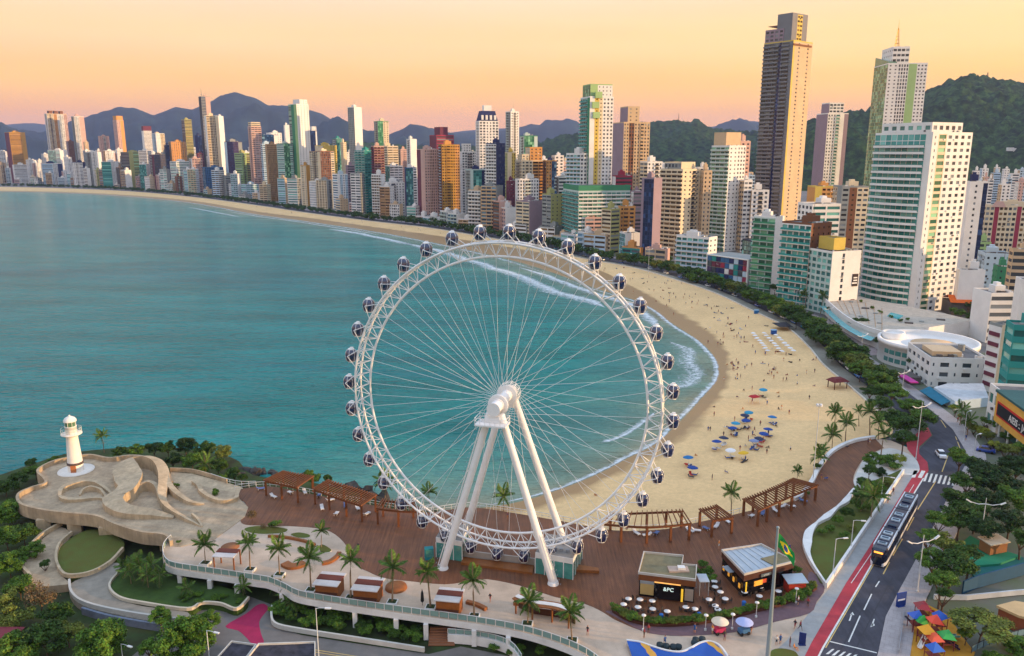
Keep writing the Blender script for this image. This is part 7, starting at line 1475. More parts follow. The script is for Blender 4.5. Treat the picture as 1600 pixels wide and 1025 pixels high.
# -- row between promenade and avenue
s_acc = 0; pts_row = []; nxt = 0
for i in range(6, 116):
    a_, b2 = offs(BACK, i, 7.9), offs(BACK, i+1, 7.9); L_ = (b2-a_).length
    while nxt <= s_acc+L_:
        t = (nxt-s_acc)/L_; p = a_.lerp(b2, t); pts_row.append(p); nxt += vr.uniform(.8, 1.25)*(10.5 if p.y < 520 else (12 if p.y < 900 else 17))
    s_acc += L_
for p in pts_row:
    near = p.y < 560; Rc = vr.uniform(4.2, 6.2)*(1.28 if p.y < 380 else 1.15 if near else 1.1); kind = vr.choice(['deep', 'mid', 'deep', 'olive']) if near else 'far'
    tree(Vector((p.x+vr.uniform(-1, 1), p.y, 2)), Rc, vr.uniform(4.2, 5.4), kind, 'leafy tree in the long row between beach and avenue' if near else 'small dark tree in the far row along the beach', 'trees in the near beach row' if near else 'trees in the far beach row', sy=.8)
for p in pts_row[::3]:
    if p.y < 900: tree(Vector((p.x+22+vr.uniform(-2, 2), p.y+12, 2)), vr.uniform(3, 4.6), vr.uniform(4, 5.4), 'far' if p.y > 500 else 'deep', 'tree on the building side of the beach avenue', 'trees on the avenue building side', sy=.8)
big = [(1392, 650, 26), (1418, 662, 30), (1440, 650, 24), (1395, 612, 28), (1370, 590, 26), (1345, 575, 24), (1425, 632, 22), (1318, 545, 22), (1330, 555, 20), (1300, 520, 20), (1270, 505, 18), (1245, 497, 17), (1360, 610, 18), (1412, 682, 20), (1376, 628, 20)]
for (x, y, r) in big: T(x, y, r, vr.choice(['deep', 'mid', 'deep']), None, 5.0, 'large spreading tree in the dense clump above the avenue bend', 'large trees at the avenue bend', sy=.62)
# -- headland
for (x, y, r, k) in [(28, 748, 17, 'deep'), (55, 735, 17, 'mid'), (85, 722, 15, 'mid'), (8, 760, 20, 'deep'), (48, 722, 10, 'deep')]: T(x, y, r, k, .8, 2.6, 'bushy tree behind the left rim of the concrete platform', 'trees left of the lighthouse', sy=.8)
for (x, y, r, k) in [(185, 705, 13, 'deep'), (212, 703, 14, 'mid'), (240, 700, 15, 'dark'), (262, 698, 17, 'deep'), (290, 695, 19, 'dark'), (318, 700, 20, 'deep'), (345, 706, 17, 'olive'), (300, 718, 20, 'mid'), (270, 718, 16, 'dark'), (340, 727, 18, 'deep'), (312, 737, 15, 'mid'), (365, 738, 14, 'deep'), (345, 748, 11, 'mid'), (380, 745, 9, 'deep')]: T(x, y, r, k, .8, 3.4, 'dense shore tree in the grove behind the concrete platform', 'grove behind the platform', sy=.85)
T(486, 744, 15, 'mid', .8, 3.2, 'round bush between the two left pergolas', None); T(512, 748, 9, 'deep', .8, 2.6, 'small bush right of the round bush by the pergolas', None)
for (x, y, r, k) in [(16, 800, 28, 'bright'), (10, 840, 26, 'mid'), (36, 832, 24, 'deep'), (52, 858, 20, 'mid'), (14, 880, 28, 'bright'), (30, 915, 26, 'mid'), (5, 935, 26, 'olive'), (22, 962, 30, 'olive'), (70, 1000, 40, 'deep'), (85, 960, 30, 'deep'), (25, 1010, 34, 'mid'), (48, 790, 16, 'deep'), (70, 880, 9, 'deep'), (105, 985, 26, 'olive')]: T(x, y, r, k, .6, 3.2, 'dense green tree in the thicket at the left edge', 'thicket at the left edge', sy=.85)
T(62, 930, 24, 'rust', .8, 3.6, 'half bare tree with dry brownish twigs in the left thicket', None, sy=1.1)
T(157, 1004, 50, 'bright', .4, 4.2, 'round bright green tree at the bottom left', None, sy=.9); T(288, 1000, 52, 'bright', .4, 4.4, 'large leafy green tree at the bottom beside the driveway', None, sy=.9)
for (x, y, r) in [(250, 962, 20), (232, 1010, 20), (325, 968, 22)]: T(x, y, r, 'bright', .4, 3.4, 'side bough tree beside the large bottom tree', 'small trees round the large bottom tree', sy=.8)
# -- shrub bank under the plaza, hedges
for k in range(46):
    u = vr.random(); x = 430+u*225; y = 944+u*36+vr.uniform(-6, 20); T(x, y, vr.uniform(8, 13), vr.choice(['bush', 'bush', 'deep']), 1.0, .9, 'leafy shrub in the planted bank under the plaza', 'shrubs in the planted bank', 'leafy_shrub', .8, 'shrub', False)
for k in range(16): T(vr.uniform(280, 375), vr.uniform(925, 940), vr.uniform(4, 7), 'bush', 2.2, .4, 'low plant along the back of the lower lawn', 'plants on the lower lawn', 'leafy_shrub', .8, 'shrub', False)
for k in range(9): T(vr.uniform(745, 850), vr.uniform(1008, 1024), vr.uniform(7, 11), 'bush', 1.0, .8, 'shrub in the gap below the plaza at the bottom', 'shrubs below the plaza', 'leafy_shrub', .8, 'shrub', False)
for i in range(0, len(HEDGE)-1):
    for t in (0, .5):
        p = HEDGE[i].lerp(HEDGE[i+1], t); tree(p+Vector((0, .1, .5)), vr.uniform(.6, .95), .25, vr.choice(['bush', 'olive']), 'low hedge plant in the terrace planter', 'hedge plants in the terrace planter', 'hedge_plant', .9, 'shrub', False)
for (x, y, r) in [(1085, 890, 9), (1105, 893, 12), (1112, 902, 9), (1098, 880, 8), (1163, 922, 5), (1234, 935, 9), (1222, 940, 8), (1240, 928, 7), (1262, 925, 9), (1255, 932, 8), (1245, 890, 9), (1250, 900, 8)]: T(x, y, r, vr.choice(['bush', 'mid']), ZD, .8, 'green shrub beside the restaurants', 'shrubs beside the restaurants', 'leafy_shrub', .9, 'shrub', False)
for (x, y, r, k, lab) in [(429, 818, 10, 'bush', 'rounded shrub on the largest grass island'), (412, 822, 6, 'rust', 'reddish shrub on the largest grass island'), (337, 768, 8, 'bush', 'round shrub in the curl of the seat wall'), (276, 757, 5, 'bush', 'small shrub beside the concrete wing wall'), (279, 846, 4, 'bush', 'tiny shrub at the platform corner')]: T(x, y, r, k, ZD+.1, .6, lab, None, 'leafy_shrub', .8, 'shrub', False)
T(393, 803, 9, 'rust', ZD, 1.6, 'brownish conical shrub at the corner of the boardwalk', None, 'leafy_shrub', 1.3, 'shrub')
# -- garden and road side
for (x, y, r, k, h) in [(1365, 717, 17, 'mid', 2.4), (1385, 717, 13, 'bush', 1.4), (1404, 716, 11, 'yellow', 1.5), (1376, 737, 11, 'dark', 1.0), (1359, 733, 13, 'deep', 3.0), (1398, 727, 10, 'bush', 1), (1352, 755, 14, 'deep', 1.6), (1372, 758, 13, 'bush', 1.2), (1386, 752, 11, 'olive', 1.2), (1340, 788, 12, 'bush', 1.6), (1325, 800, 13, 'deep', 1.8), (1310, 812, 11, 'mid', 1.4), (1296, 824, 10, 'bush', 1.2), (1284, 830, 8, 'bush', 1), (1352, 790, 11, 'mid', 1.2), (1331, 824, 9, 'olive', 1), (1318, 835, 8, 'bush', 1), (1344, 772, 12, 'deep', 1.6), (1278, 728, 7, 'mid', 1.4), (1262, 770, 5, 'bush', .8)]: T(x, y, r, k, ZD, h, 'shrub or small tree in the roadside garden', 'plants in the roadside garden', 'garden_shrub', .8, 'shrub', h > 2)
for (x, y, r, k) in [(1500, 712, 24, 'mid'), (1556, 748, 42, 'big'), (1590, 728, 32, 'big'), (1530, 728, 22, 'dark'), (1596, 778, 36, 'mid'), (1512, 752, 26, 'deep'), (1494, 778, 28, 'deep'), (1545, 780, 34, 'big'), (1468, 812, 24, 'mid'), (1500, 806, 36, 'deep'), (1540, 822, 30, 'big'), (1578, 812, 34, 'dark'), (1452, 838, 20, 'mid'), (1480, 845, 26, 'olive'), (1458, 872, 26, 'mid'), (1488, 880, 36, 'deep'), (1472, 905, 28, 'mid'), (1516, 862, 22, 'deep'), (1598, 838, 22, 'deep'), (1572, 700, 18, 'olive'), (1596, 700, 16, 'mid'), (1475, 925, 14, 'deep'), (1525, 795, 24, 'deep')]: T(x, y, r, k, 4.6, 5.6, 'broad tree in the park right of the road', 'trees in the park right of the road', sy=.7)
T(1533, 975, 48, 'olive', ZD, 4.0, 'flat-topped olive tree beside the playground', None, sy=.38); T(1510, 990, 13, 'mid', ZD, 2.0, 'small round tree under the flat-topped olive tree', None); T(1596, 1012, 30, 'bright', ZD, 1.0, 'grassy bush mass in the bottom right corner', None, 'leafy_shrub', .5, 'shrub', False); T(1560, 1030, 26, 'bright', ZD, .8, 'second grassy bush mass at the bottom right edge', None, 'leafy_shrub', .5, 'shrub', False)
for (x, y, r, k) in [(1493, 636, 9, 'yellow'), (1504, 650, 8, 'yellow'), (1512, 662, 9, 'olive'), (1522, 668, 10, 'olive'), (1534, 672, 11, 'yellow'), (1546, 680, 11, 'olive'), (1556, 694, 10, 'yellow'), (1562, 664, 11, 'mid'), (1540, 657, 10, 'mid'), (1575, 680, 12, 'mid'), (1585, 700, 12, 'olive')]: T(x, y, r, k, 2.9, 4, 'small yellow-green tree on the pavement below the ochre sign building', 'pavement trees by the sign building', sy=.8)
for (x, y, r, k) in [(1545, 438, 13, 'dark'), (1530, 445, 10, 'rust'), (1556, 446, 10, 'deep'), (1520, 492, 13, 'deep'), (1500, 488, 9, 'mid'), (1535, 478, 9, 'deep'), (1490, 484, 7, 'mid'), (1515, 476, 8, 'deep')]: T(x, y, r, k, 2, 6, 'garden tree among the buildings behind the drum', 'garden trees behind the drum', sy=.9)
for (x, y, r) in [(1550, 362, 13), (1566, 358, 14), (1582, 362, 14), (1598, 366, 13), (1556, 375, 12), (1574, 376, 13), (1592, 380, 12), (1545, 382, 9), (1562, 386, 10)]: T(x, y, r, 'dark', 2, 8, 'dark tree in the wood below the beige hotel', 'wood below the beige hotel', sy=.9)
for (x, y) in [(1286, 458), (1322, 464), (1345, 470), (1363, 480), (1376, 487), (1392, 494), (1407, 500), (1418, 498)]: T(x, y, 4, 'bush', 8.4, .8, 'potted shrub on the terrace podium', 'shrubs on the terrace podium', 'leafy_shrub', .9, 'shrub', False)
for (x, y, r) in [(1560, 604, 9), (1575, 606, 10), (1588, 612, 9)]: T(x, y, r, 'deep', 14, .8, 'roof garden shrub on the sign building', 'roof garden shrubs', 'leafy_shrub', .7, 'shrub', False)
# -- palms
def frond_mesh(seed, droop):
    g = random.Random(seed); q = QB(); L_ = 1.0; n = 15; spine = []
    for k in range(n+1):
        t = k/n; spine.append(Vector((t*L_*(1-.14*droop*t), 0, .30*t-droop*.62*t*t)))
    for k in range(n):
        a_, b2 = spine[k], spine[k+1]; w = .009*(1-k/n)+.003; q.add([[(a_.x, -w, a_.z), (b2.x, -w, b2.z), (b2.x, w, b2.z), (a_.x, w, a_.z)]], 1)
        ll = .30*math.sin(math.pi*min(1, (k+2.2)/(n+2.6)))+.04
        for s in (-1, 1):
            for h_ in (.0, .5):
                c = a_.lerp(b2, h_); tip = c+Vector((ll*.5, s*ll*.86, -ll*.38+g.uniform(-.03, .03))); wd = .024; q.add([[tuple(c), tuple(c.lerp(tip, .5)+Vector((wd, 0, .012))), tuple(tip), tuple(c.lerp(tip, .5)+Vector((-wd, 0, -.004)))]], 0)
    return q.mesh('frond', [LM['palm'], pbark])
FR = [frond_mesh(i, d) for i, d in enumerate((.25, .6, .95, 1.3))]
q = MB(); q.sweep([(0, 0, 0), (.012, 0, .3), (.03, .005, .65), (.02, 0, 1.0)], [.028, .021, .018, .02], 8); PT = q.mesh('trunk', [pbark])
q = MB(); q.lathe([(.02, .0), (.024, .03), (.014, .09), (.003, .13)], 8, (.02, 0, .96)); PS = q.mesh('crownshaft', [LM['palm']])
def palm(p, h, fl, label, group, nf=13):
    fl *= vr.uniform(.85, 1.15); nf += vr.randint(-2, 2)
    o = empty('palm_tree', p, vr.uniform(0, 6.28), label, 'palm', group); o.rotation_euler = (vr.uniform(-.07, .07), vr.uniform(-.07, .07), o.rotation_euler.z); link('trunk', PT, o, scale=(h, h, h)); link('crownshaft', PS, o, scale=(h, h, h))
    for k in range(nf):
        t = k*2.399; j = min(3, int(4*(k+.5)/nf)); link('frond', FR[j], o, (.02*h, 0, h*(1.03-.012*j)), (0, R((-52, -24, -4, 10)[j]+vr.uniform(-8, 8)), t), (fl,)*3)
def planter(p):
    q = MB(); q.box((0, 0, .22), (1.7, 1.5, .44), rz=-.15); q.box((0, 0, .42), (1.4, 1.2, .1), rz=-.15, mi=1); tag(q.build('square_planter', [white, mat('planter_soil', '#2b2a1a', rough=1, col2='#34451e')], None, p), 'square white planter at the foot of a plaza palm', 'planter', 'planters under the plaza palms')
PN = ['leftmost', 'second', 'third', 'fourth', 'fifth', 'sixth', 'seventh', 'eighth', 'ninth', 'tenth']
for i, (x, y, ty) in enumerate(((321, 882, 850), (391, 892, 848), (437, 900, 856), (486, 924, 872), (548, 936, 874), (613, 943, 888), (673, 951, 890), (741, 965, 908), (824, 977, 938), (894, 1003, 955))):
    p = P(x, y, ZD); h = PY(x, ty, p.y).z-ZD; palm(p, h, 2.55, (PN[i]+' palm from the left in the plaza palm row') if i else 'leftmost palm of the plaza palm row', 'palms along the lower plaza', 15); planter(p)
palm(P(502, 856, ZD), 3.6, 2.3, 'small palm on the teardrop grass island', None)
for i, (x, y, h, z, fl) in enumerate(((1302, 682, 7.0, 2.3, 2.9), (1320, 701, 7.0, 2.6, 3.0), (1359, 680, 6.8, 2.5, 3.0), (1342, 666, 4.5, 2.4, 2.2), (1300, 702, 4.2, 2.8, 2.8), (1376, 714, 6.2, 5, 2.8), (1372, 690, 5.5, 4.5, 2.6), (1276, 748, 5.5, 2.6, 2.5), (1282, 730, 4.5, 2.6, 2.6), (1245, 752, 2.6, 2.6, 1.8), (1360, 815, 5.5, 5, 3.6), (1345, 800, 4.0, 5, 2.8), (1142, 812, 6.0, 2.8, 2.7), (787, 800, 4.0, 2.5, 3.0), (602, 778, 4.0, 2.2, 3.2), (672, 790, 3.2, 2.2, 2.4), (324, 757, 5.2, 1.0, 2.8), (163, 707, 4.6, 1.0, 2.2))):
    palm(P(x, y, z), h, fl, ['palm on the sand left of the floodlight mast', 'palm on the sand edge by the bench wall', 'palm near the sand corner by the boardwalk tip', 'small palm on the sand above the other beach palms', 'low palm behind the curved bench wall', 'palm beside the round garden paving', 'palm at the boardwalk tip', 'palm beside the floodlight mast', 'low palm above the floodlight mast foot', 'tiny palm on the sand at the long pergola', 'big palm in the roadside garden', 'smaller palm in the roadside garden', 'lone palm on the sand between two pergolas', 'palm seen through the wheel legs', 'palm behind the third pergola', 'small palm behind the lower left wheel rim', 'palm in the grove behind the platform', 'lone palm right of the lighthouse'][i], None, 13)
for (x, y, h) in ((205, 912, 2.6), (222, 908, 3.2), (240, 905, 3.0), (232, 918, 2.6), (215, 898, 2.4), (252, 915, 2.2), (195, 900, 2.0), (380, 930, 1.8), (292, 930, 1.4), (445, 948, 2.2), (458, 955, 1.8), (435, 935, 2.4)): palm(P(x, y, 2.2 if x < 400 else 1), h, 2.2, 'low bushy palm below the plaza edge', 'low palms below the plaza', 11)
for (x, y, h) in ((1246, 478, 9), (1262, 476, 10), (1276, 474, 11), (1290, 472, 9), (1255, 485, 8), (1282, 490, 9)): palm(P(x, y, 2), h, 3.6, 'tall palm at the foot of the avenue hotels', 'palms at the foot of the hotels', 13)
for (x, y) in ((1498, 672), (1510, 690)): palm(P(x, y, 3), 6, 2.6, 'slim palm on the right pavement of the road bend', 'palms on the right pavement', 11)
# ================================================================== beach life: parasols, people, small furniture
q = MB(); q.lathe([(1.35, 0), (1.33, .05), (.7, .36), (.01, .5)], 12, (0, 0, 1.9)); q.lathe([(1.3, 0), (.02, .44)], 12, (0, 0, 1.88))
def canopy_mesh(m): k = MB(); k.v, k.f, k.m, k.sm = list(q.v), list(q.f), list(q.m), list(q.sm); return k.mesh('canopy', [m])
CAN = {c: canopy_mesh(paint(c, rough=.7)) for c in ('#e8e4e0', '#1d6fa8', '#16418c', '#2f8fb0', '#2a3350', '#b8302c', '#e0b020', '#7a86a8')}
q2 = MB(); q2.tube((0, 0, 0), (0, 0, 2.35), .035, n=6); POLE = q2.mesh('pole', [paint('#d8d8d6')])
def sandz(p):
    # height of the beach under a point, interpolated between waterline and back
    best = min(range(0, len(w_), 2), key=lambda i: min((w_[i]-p).xy.length, (b_[i]-p).xy.length, (w_[i].lerp(b_[i], .5)-p).xy.length)); a_, e2, b2 = w_[best].xy, e_[best].xy, b_[best].xy
    t = max(0, min(1, (p.xy-e2).dot(b2-e2)/max((b2-e2).length_squared, 1e-6))); return .3+1.9*t
def PS_(x, y):
    z = 1.2
    for _ in range(4): z = sandz(P(x, y, z))
    return P(x, y, z-.03)
def parasol(p, col, label, group): o = empty('beach_parasol', p, vr.random(), label, 'parasol', group); c = link('canopy', CAN[col], o, rot=(vr.uniform(-.12, .12), vr.uniform(-.12, .12), 0)); link('pole', POLE, o); return o
zb_ = zm(1080, 380, 4.66)
for c, (x0, y0, x1, y1, n) in enumerate(((450, 675, 555, 805, 9), (528, 675, 655, 808, 9), (615, 690, 740, 805, 8))):
    for k in range(n-1):
        t = k/(n-2); x, y = x0+(x1-x0)*t, y0+(y1-y0)*t; wp_ = parasol(PS_(*zb_(x, y+6)), '#e8e4e0', 'white parasol in the %s line of the parasol block' % ['left', 'middle', 'right'][c], 'white parasols in the %s line' % ['left', 'middle', 'right'][c]); wp_.scale = (.78, .78, .85)
zs_ = zm(940, 360, 2.562)
BU = [(646, 652, '#2f8fb0', 'lone light blue parasol above the red tent'), (588, 745, '#2f8fb0', 'light blue parasol near the red tent'), (571, 757, '#2a3350', 'dark parasol left of the light blue one'), (577, 778, '#16418c', 'deep blue parasol in the middle cluster'), (535, 790, '#2f8fb0', 'teal parasol left of the deep blue one'), (524, 810, '#16418c', 'deep blue parasol below the teal one'), (486, 850, '#2a3350', 'dark parasol in the lower left row'), (460, 865, '#16418c', 'blue parasol lowest in the left row'), (681, 765, '#1d6fa8', 'blue parasol with yellow chair right of the cluster'), (664, 815, '#16418c', 'topmost parasol of the right blue row'), (646, 832, '#16418c', 'second parasol of the right blue row'), (627, 852, '#2a3350', 'third parasol of the right blue row'), (608, 862, '#7a86a8', 'greyish parasol ending the right blue row'), (570, 912, '#e0b020', 'yellow parasol on the lower sand'), (347, 930, '#1d6fa8', 'blue parasol left above the white chairs'), (363, 972, '#16418c', 'bright blue parasol with white chairs'), (516, 900, '#e8e4e0', 'white parasol on the lower sand')]
q3 = MB(); q3.box((0, 0, .3), (.6, 1.2, .08)); q3.box((0, .75, .55), (.6, .08, .6), rot=(-.5, 0, 0)); CHM = {c: q3.mesh('beach_chair', [paint(c)]) for c in ('#d9d6d2', '#2a4a86', '#c23a34', '#3a3a40')}
def beach_chair(p, c, label, group): tag(link('beach_chair', CHM[c], None, p, (0, 0, vr.uniform(0, 6.28))), label, 'beach chair', group)
for (x, y, c, l) in BU:
    for k in range(3): b_c = PS_(*zs_(x+vr.uniform(-13, 13), y+11+vr.uniform(-3, 8))); beach_chair(b_c, vr.choice(['#d9d6d2', '#2a4a86', '#c23a34', '#3a3a40']), 'folding chair beside the coloured parasols on the near sand', 'chairs beside the coloured parasols')
for (x, y, c, l) in BU: parasol(PS_(*zs_(x, y+8)), c, l, 'coloured parasols on the near beach')
o = empty('beach_tent', PS_(*zs_(610, 690)), .4, 'red beach tent with poles on the sand', 'tent'); k_ = MB(); k_.box((0, 0, 2.2), (3.0, 2.4, .5), taper=.6); k_.build('roof', paint('#b3242c'), o)
for sx in (-1.3, 1.3):
    for sy in (-1, 1): k_ = MB(); k_.tube((sx, sy, 0), (sx, sy, 2), .04, n=5); k_.build('pole', paint('#d8d8d6'), o)
o = empty('beach_hut', P(1308, 606, 2.0), .25, 'maroon-roofed open beach hut near the promenade', 'hut'); k_ = MB(); k_.box((0, 0, 3.0), (6.0, 4.6, 1.0), taper=.5); k_.build('roof', paint('#6b2422'), o)
for sx in (-2.3, 2.3):
    for sy in (-1.7, 1.7): k_ = MB(); k_.box((sx, sy, 1.25), (.22, .22, 2.5)); k_.build('post', darkw, o)
k_ = MB(); k_.prism([P(x, y, 2.2) for x, y in (zb_(585, 610), zb_(690, 605), zb_(740, 640), zb_(640, 640))], 4.0, 4.15, bottom=True); o = k_.build('shade_roof', paint('#2c2a30')); tag(o, 'dark flat shade roof behind the white parasols', 'shade')
k_ = MB(); k_.box((0, 0, 1), (2.2, 1.4, 1.6)); k_.box((0, 0, 2.0), (2.4, 1.6, .2), mi=1); tag(k_.build('beach_stall', [paint('#1c4f9c'), paint('#7fb0d8')], None, P(*zb_(600, 665), 1.9)), 'blue stall at the head of the white parasol block', 'stall')
k_ = MB(); k_.box((0, 0, 1), (2.0, 1.2, 1.6)); k_.box((0, 0, 1.9), (2.2, 1.4, .2), mi=1); tag(k_.build('beach_stall', [paint('#2a6fae'), paint('#9cc4dc')], None, P(*zb_(474, 515), 2.0)), 'small blue stall on the upper beach', 'stall')
def person(p, pose, label, group, i, rz=None):
    k = (pose, i % 7)
    o = link('person', BM[k], None, p, (0, 0, vr.uniform(0, 6.28) if rz is None else rz)); tag(o, label, 'person', group); return o
SPOT = [(440, 320), (467, 330), (472, 357), (505, 358), (505, 374), (540, 372), (588, 355), (530, 400), (541, 430), (553, 425), (576, 390), (570, 437), (490, 430), (465, 460), (475, 458), (486, 458), (554, 455), (530, 545), (545, 540), (504, 540), (520, 540), (526, 548), (545, 553), (535, 600), (543, 598), (556, 592), (489, 602), (542, 670), (600, 545), (645, 532), (668, 545), (690, 560), (793, 522), (820, 575), (853, 625), (726, 605), (740, 604), (660, 680), (662, 700), (708, 716), (720, 718), (750, 737), (452, 710), (450, 745), (493, 792), (426, 805), (434, 806), (565, 717), (602, 640), (650, 604), (635, 782), (755, 885), (495, 970), (442, 1000), (376, 905), (288, 340), (333, 262), (236, 232), (272, 258), (363, 288), (375, 262), (382, 300), (426, 271), (183, 212), (218, 285), (500, 318), (548, 420), (612, 380), (728, 525), (848, 520), (858, 520), (605, 470), (560, 920), (575, 925), (697, 785), (672, 575), (680, 580), (665, 577), (524, 540)]
cl_r = random.Random(8)
SPOT += [(cl_r.gauss(cx, sx), cl_r.gauss(cy, sy)) for (cx, cy, sx, sy, n) in ((560, 790, 40, 30, 16), (640, 840, 25, 25, 8), (480, 400, 40, 40, 14), (330, 270, 60, 25, 14), (540, 560, 25, 35, 10), (690, 480, 50, 25, 10), (700, 620, 60, 40, 12), (230, 225, 60, 15, 10)) for _ in range(n)]
for i, (x, y) in enumerate(SPOT):
    pose = ('stand', 'walk', 'sit', 'stand', 'sit')[i % 5]; person(PS_(*zs_(x, y)), pose, 'beachgoer %s on the near sand' % dict(stand='standing', walk='walking', sit='sitting')[pose], 'people %s on the beach' % dict(stand='standing', walk='walking', sit='sitting')[pose], i)
for i in range(40):
    s_ = vr.randint(30, 78); t = vr.uniform(.1, .8); p = e_[s_].lerp(b_[s_], t); p.z = .3+1.9*t-.03; person(p, ('stand', 'walk')[i % 2], 'tiny figure on the far stretch of sand', 'people on the far sand', i)
for k in range(30):
    s_ = vr.randint(62, 104); t = vr.uniform(.35, .92); p = e_[s_].lerp(b_[s_], t); p.z = .3+1.9*t; kk = MB(); kk.box((0, 0, .16), (1.9, .7, .1)); kk.box((.75, 0, .38), (.5, .7, .08), rot=(0, -.8, 0)); tag(kk.build('beach_mat', paint(vr.choice(['#3a3230', '#57606e', '#8a3028', '#2a2624', '#b8b2ac'])), None, p, (0, 0, vr.random()*6)), 'low beach chair or mat scattered on the sand', 'beach chair', 'beach chairs scattered on the sand')
PP = [(1006.8-.5, 996, 'stand', 'person in red on the pale plaza left of the wave ramp'), (1013, 990, 'stand', 'person beside a pink bag below the terrace path'), (1039, 1008, 'walk', 'person in dark red walking above the wave ramp'), (1085, 989, 'stand', 'person in yellow top on the terrace path edge'), (1132, 1000, 'stand', 'person in a long blue dress at the cream parasol cart'), (1113, 990, 'stand', 'person left of the cream parasol cart'), (1173, 990, 'stand', 'person right of the lilac parasol cart'), (1242, 982, 'walk', 'left one of two people walking near the cycle lane'), (1250, 984, 'walk', 'right one of two people walking near the cycle lane'), (1213, 1008, 'stand', 'left one of the pair beside the flagpole'), (1219, 1006, 'stand', 'right one of the pair beside the flagpole'), (1234, 1010, 'stand', 'person in white near the small blue board'), (1241, 1013, 'sit', 'person sitting near the small blue board'), (918, 992, 'stand', 'person in bright red under the rightmost plaza palm'), (766, 940, 'walk', 'person in dark clothes walking on the plaza'), (1395, 772, 'walk', 'person in black walking on the road pavement'), (1387, 786, 'stand', 'person in white on the road pavement'), (1292, 749, 'sit', 'person sitting on the curved bench wall'), (1356, 694, 'stand', 'left one of two people at the boardwalk tip'), (1359, 694, 'stand', 'right one of two people at the boardwalk tip'), (1283, 750, 'stand', 'person in dark standing by the bench wall'), (1325, 700, 'sit', 'person sitting at the bend of the bench wall'), (1262, 948, 'stand', 'person in black on the terrace path'), (1247, 945, 'stand', 'second person in black on the terrace path'), (1233, 862, 'walk', 'person on the boardwalk behind the flag'), (930, 775, 'sit', 'lone person in red sitting on the sand behind the wheel'), (1123, 857, 'stand', 'person on the boardwalk between the restaurants'), (793, 812, 'stand', 'person on the boardwalk behind the wheel legs'), (560, 860, 'stand', 'person crossing the boardwalk left of the wheel'), (1496, 660, 'walk', 'pedestrian under the trees of the road bend'), (1509, 688, 'walk', 'pedestrian on the right pavement with a red top')]
for i, (x, y, pose, lab) in enumerate(PP): p = PG(x, y, .05) if x > 1380 else (PS_(x, y) if 'sand' in lab else P(x, y, ZB)); person(p, pose, lab, None, i+ (1 if 'red' in lab else 0))
# closed parasols, bins, hilltop masts, small villa on the hill
k_ = MB(); k_.lathe([(.05, .5), (.3, .8), (.22, 2.2), (.02, 2.9)], 10); k_.tube((0, 0, 0), (0, 0, 3), .04, n=5); tag(k_.build('closed_parasol', paint('#1c1f22'), None, P(*z3_(1010, 775), ZD)), 'closed black parasol between two plaza palms', 'parasol')
for i, (x, y) in enumerate(((1033, 968), (1163-1, 948), (1092, 966))): k_ = MB(); k_.lathe([(.32, 0), (.36, .9), (.3, 1.0), (.01, 1.1)], 12); tag(k_.build('recycling_bin', paint('#1f5fa8'), None, P(x, y, ZB)), ['blue bin in the left terrace planter', 'blue bin beside the right terrace planter', 'blue bin in the middle of the terrace planter'][i], 'bin')
def mast(px, yb, yt, Y, label):
    b0_, t0_ = PY(px, yb, Y), PY(px, yt, Y); hh_ = t0_.z-b0_.z; k_ = MB()
    for sx in (-1, 1):
        for sy in (-1, 1): k_.tube((sx*2, sy*2, -20), (sx*.6, sy*.6, hh_), .5, .35, 5)
    for k in range(8): z = hh_*k/8; k_.box((0, 0, z), (4.2-2.6*k/8, 4.2-2.6*k/8, .6))
    k_.tube((0, 0, hh_), (0, 0, hh_*1.25), .3, .1, 5); tag(k_.build('radio_mast', paint('#8a5a4a'), None, b0_), label, 'mast')
mast(1060, 192, 178, 3600, 'radio mast on the wooded hill left of the brown giant'); mast(1543, 119, 113, 2500, 'small mast on top of the big wooded hill')
for i, (x, y) in enumerate(((1578, 236), (1586, 237), (1592, 239))):
    k_ = MB(); k_.box((0, 0, 4), (13, 9, 8)); tag(k_.build('hill_villa', WM['wh'], None, PY(x, y, 1900)), ['left white villa on the flank of the big hill', 'middle white villa on the flank of the big hill', 'right white villa on the flank of the big hill'][i], 'villa')

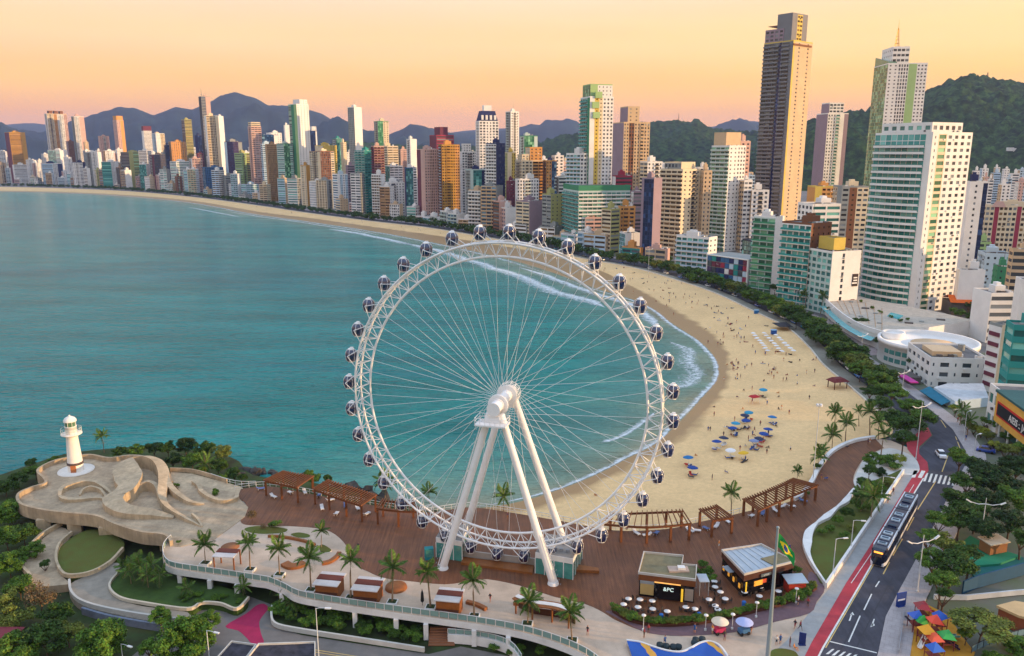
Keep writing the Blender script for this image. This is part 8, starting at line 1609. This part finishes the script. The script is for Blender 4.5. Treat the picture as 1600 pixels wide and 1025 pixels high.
# labels that single each one out: order from the left, in words
ONES = ['', 'first', 'second', 'third', 'fourth', 'fifth', 'sixth', 'seventh', 'eighth', 'ninth', 'tenth', 'eleventh', 'twelfth', 'thirteenth', 'fourteenth', 'fifteenth', 'sixteenth', 'seventeenth', 'eighteenth', 'nineteenth']
TENS = ['', '', 'twent', 'thirt', 'fort', 'fift', 'sixt', 'sevent', 'eight', 'ninet']
def ordinal(n):
    h = ''
    if n >= 200: h = 'two-hundred-and-'; n -= 200
    elif n >= 100: h = 'hundred-and-'; n -= 100
    if n == 0: return h.replace('-and-', 'th')
    if n < 20: return h+ONES[n]
    return h+(TENS[n//10]+'ieth' if n % 10 == 0 else TENS[n//10]+'y-'+ONES[n % 10])
same = {}
for ob in SC.objects:
    if ob.parent is None and 'category' in ob and 'label' in ob: same.setdefault(ob['label'], []).append(ob)
def scr_x(ob):
    p = ob.location if ob.type == 'EMPTY' or ob.location.length > 1 else sum((Vector(c) for c in ob.bound_box), Vector())/8
    return p.x/max(1, p.y*CP-(p.z-H)*SP)
for lab, obs in same.items():
    if len(obs) < 2: continue
    obs.sort(key=scr_x)
    for n, ob in enumerate(obs):
        assert len(lab.split()) <= 12, lab
        ob['label'] = lab+', '+(('leftmost of them' if n == 0 else 'rightmost of them') if n in (0, len(obs)-1) else ordinal(n+1)+' from the left')
# ------------------------------------------------------------------ evening haze: one box of thin air round the whole place
hz = bpy.data.materials.new('haze'); hz.use_nodes = True; t = hz.node_tree; t.nodes.clear()
o_ = t.nodes.new('ShaderNodeOutputMaterial'); v_ = t.nodes.new('ShaderNodeVolumePrincipled')
v_.inputs['Color'].default_value = (.46, .58, 1.0, 1); v_.inputs['Density'].default_value = 5.2e-5; v_.inputs['Anisotropy'].default_value = .1
t.links.new(v_.outputs[0], o_.inputs['Volume'])
b = MB(); b.box((-200, 4900, 330), (21000, 19000, 680)); h_ = b.build('haze', hz); h_['kind'] = 'stuff'; h_['category'] = 'haze'; h_['label'] = 'thin bluish evening haze over the bay and the far mountains'
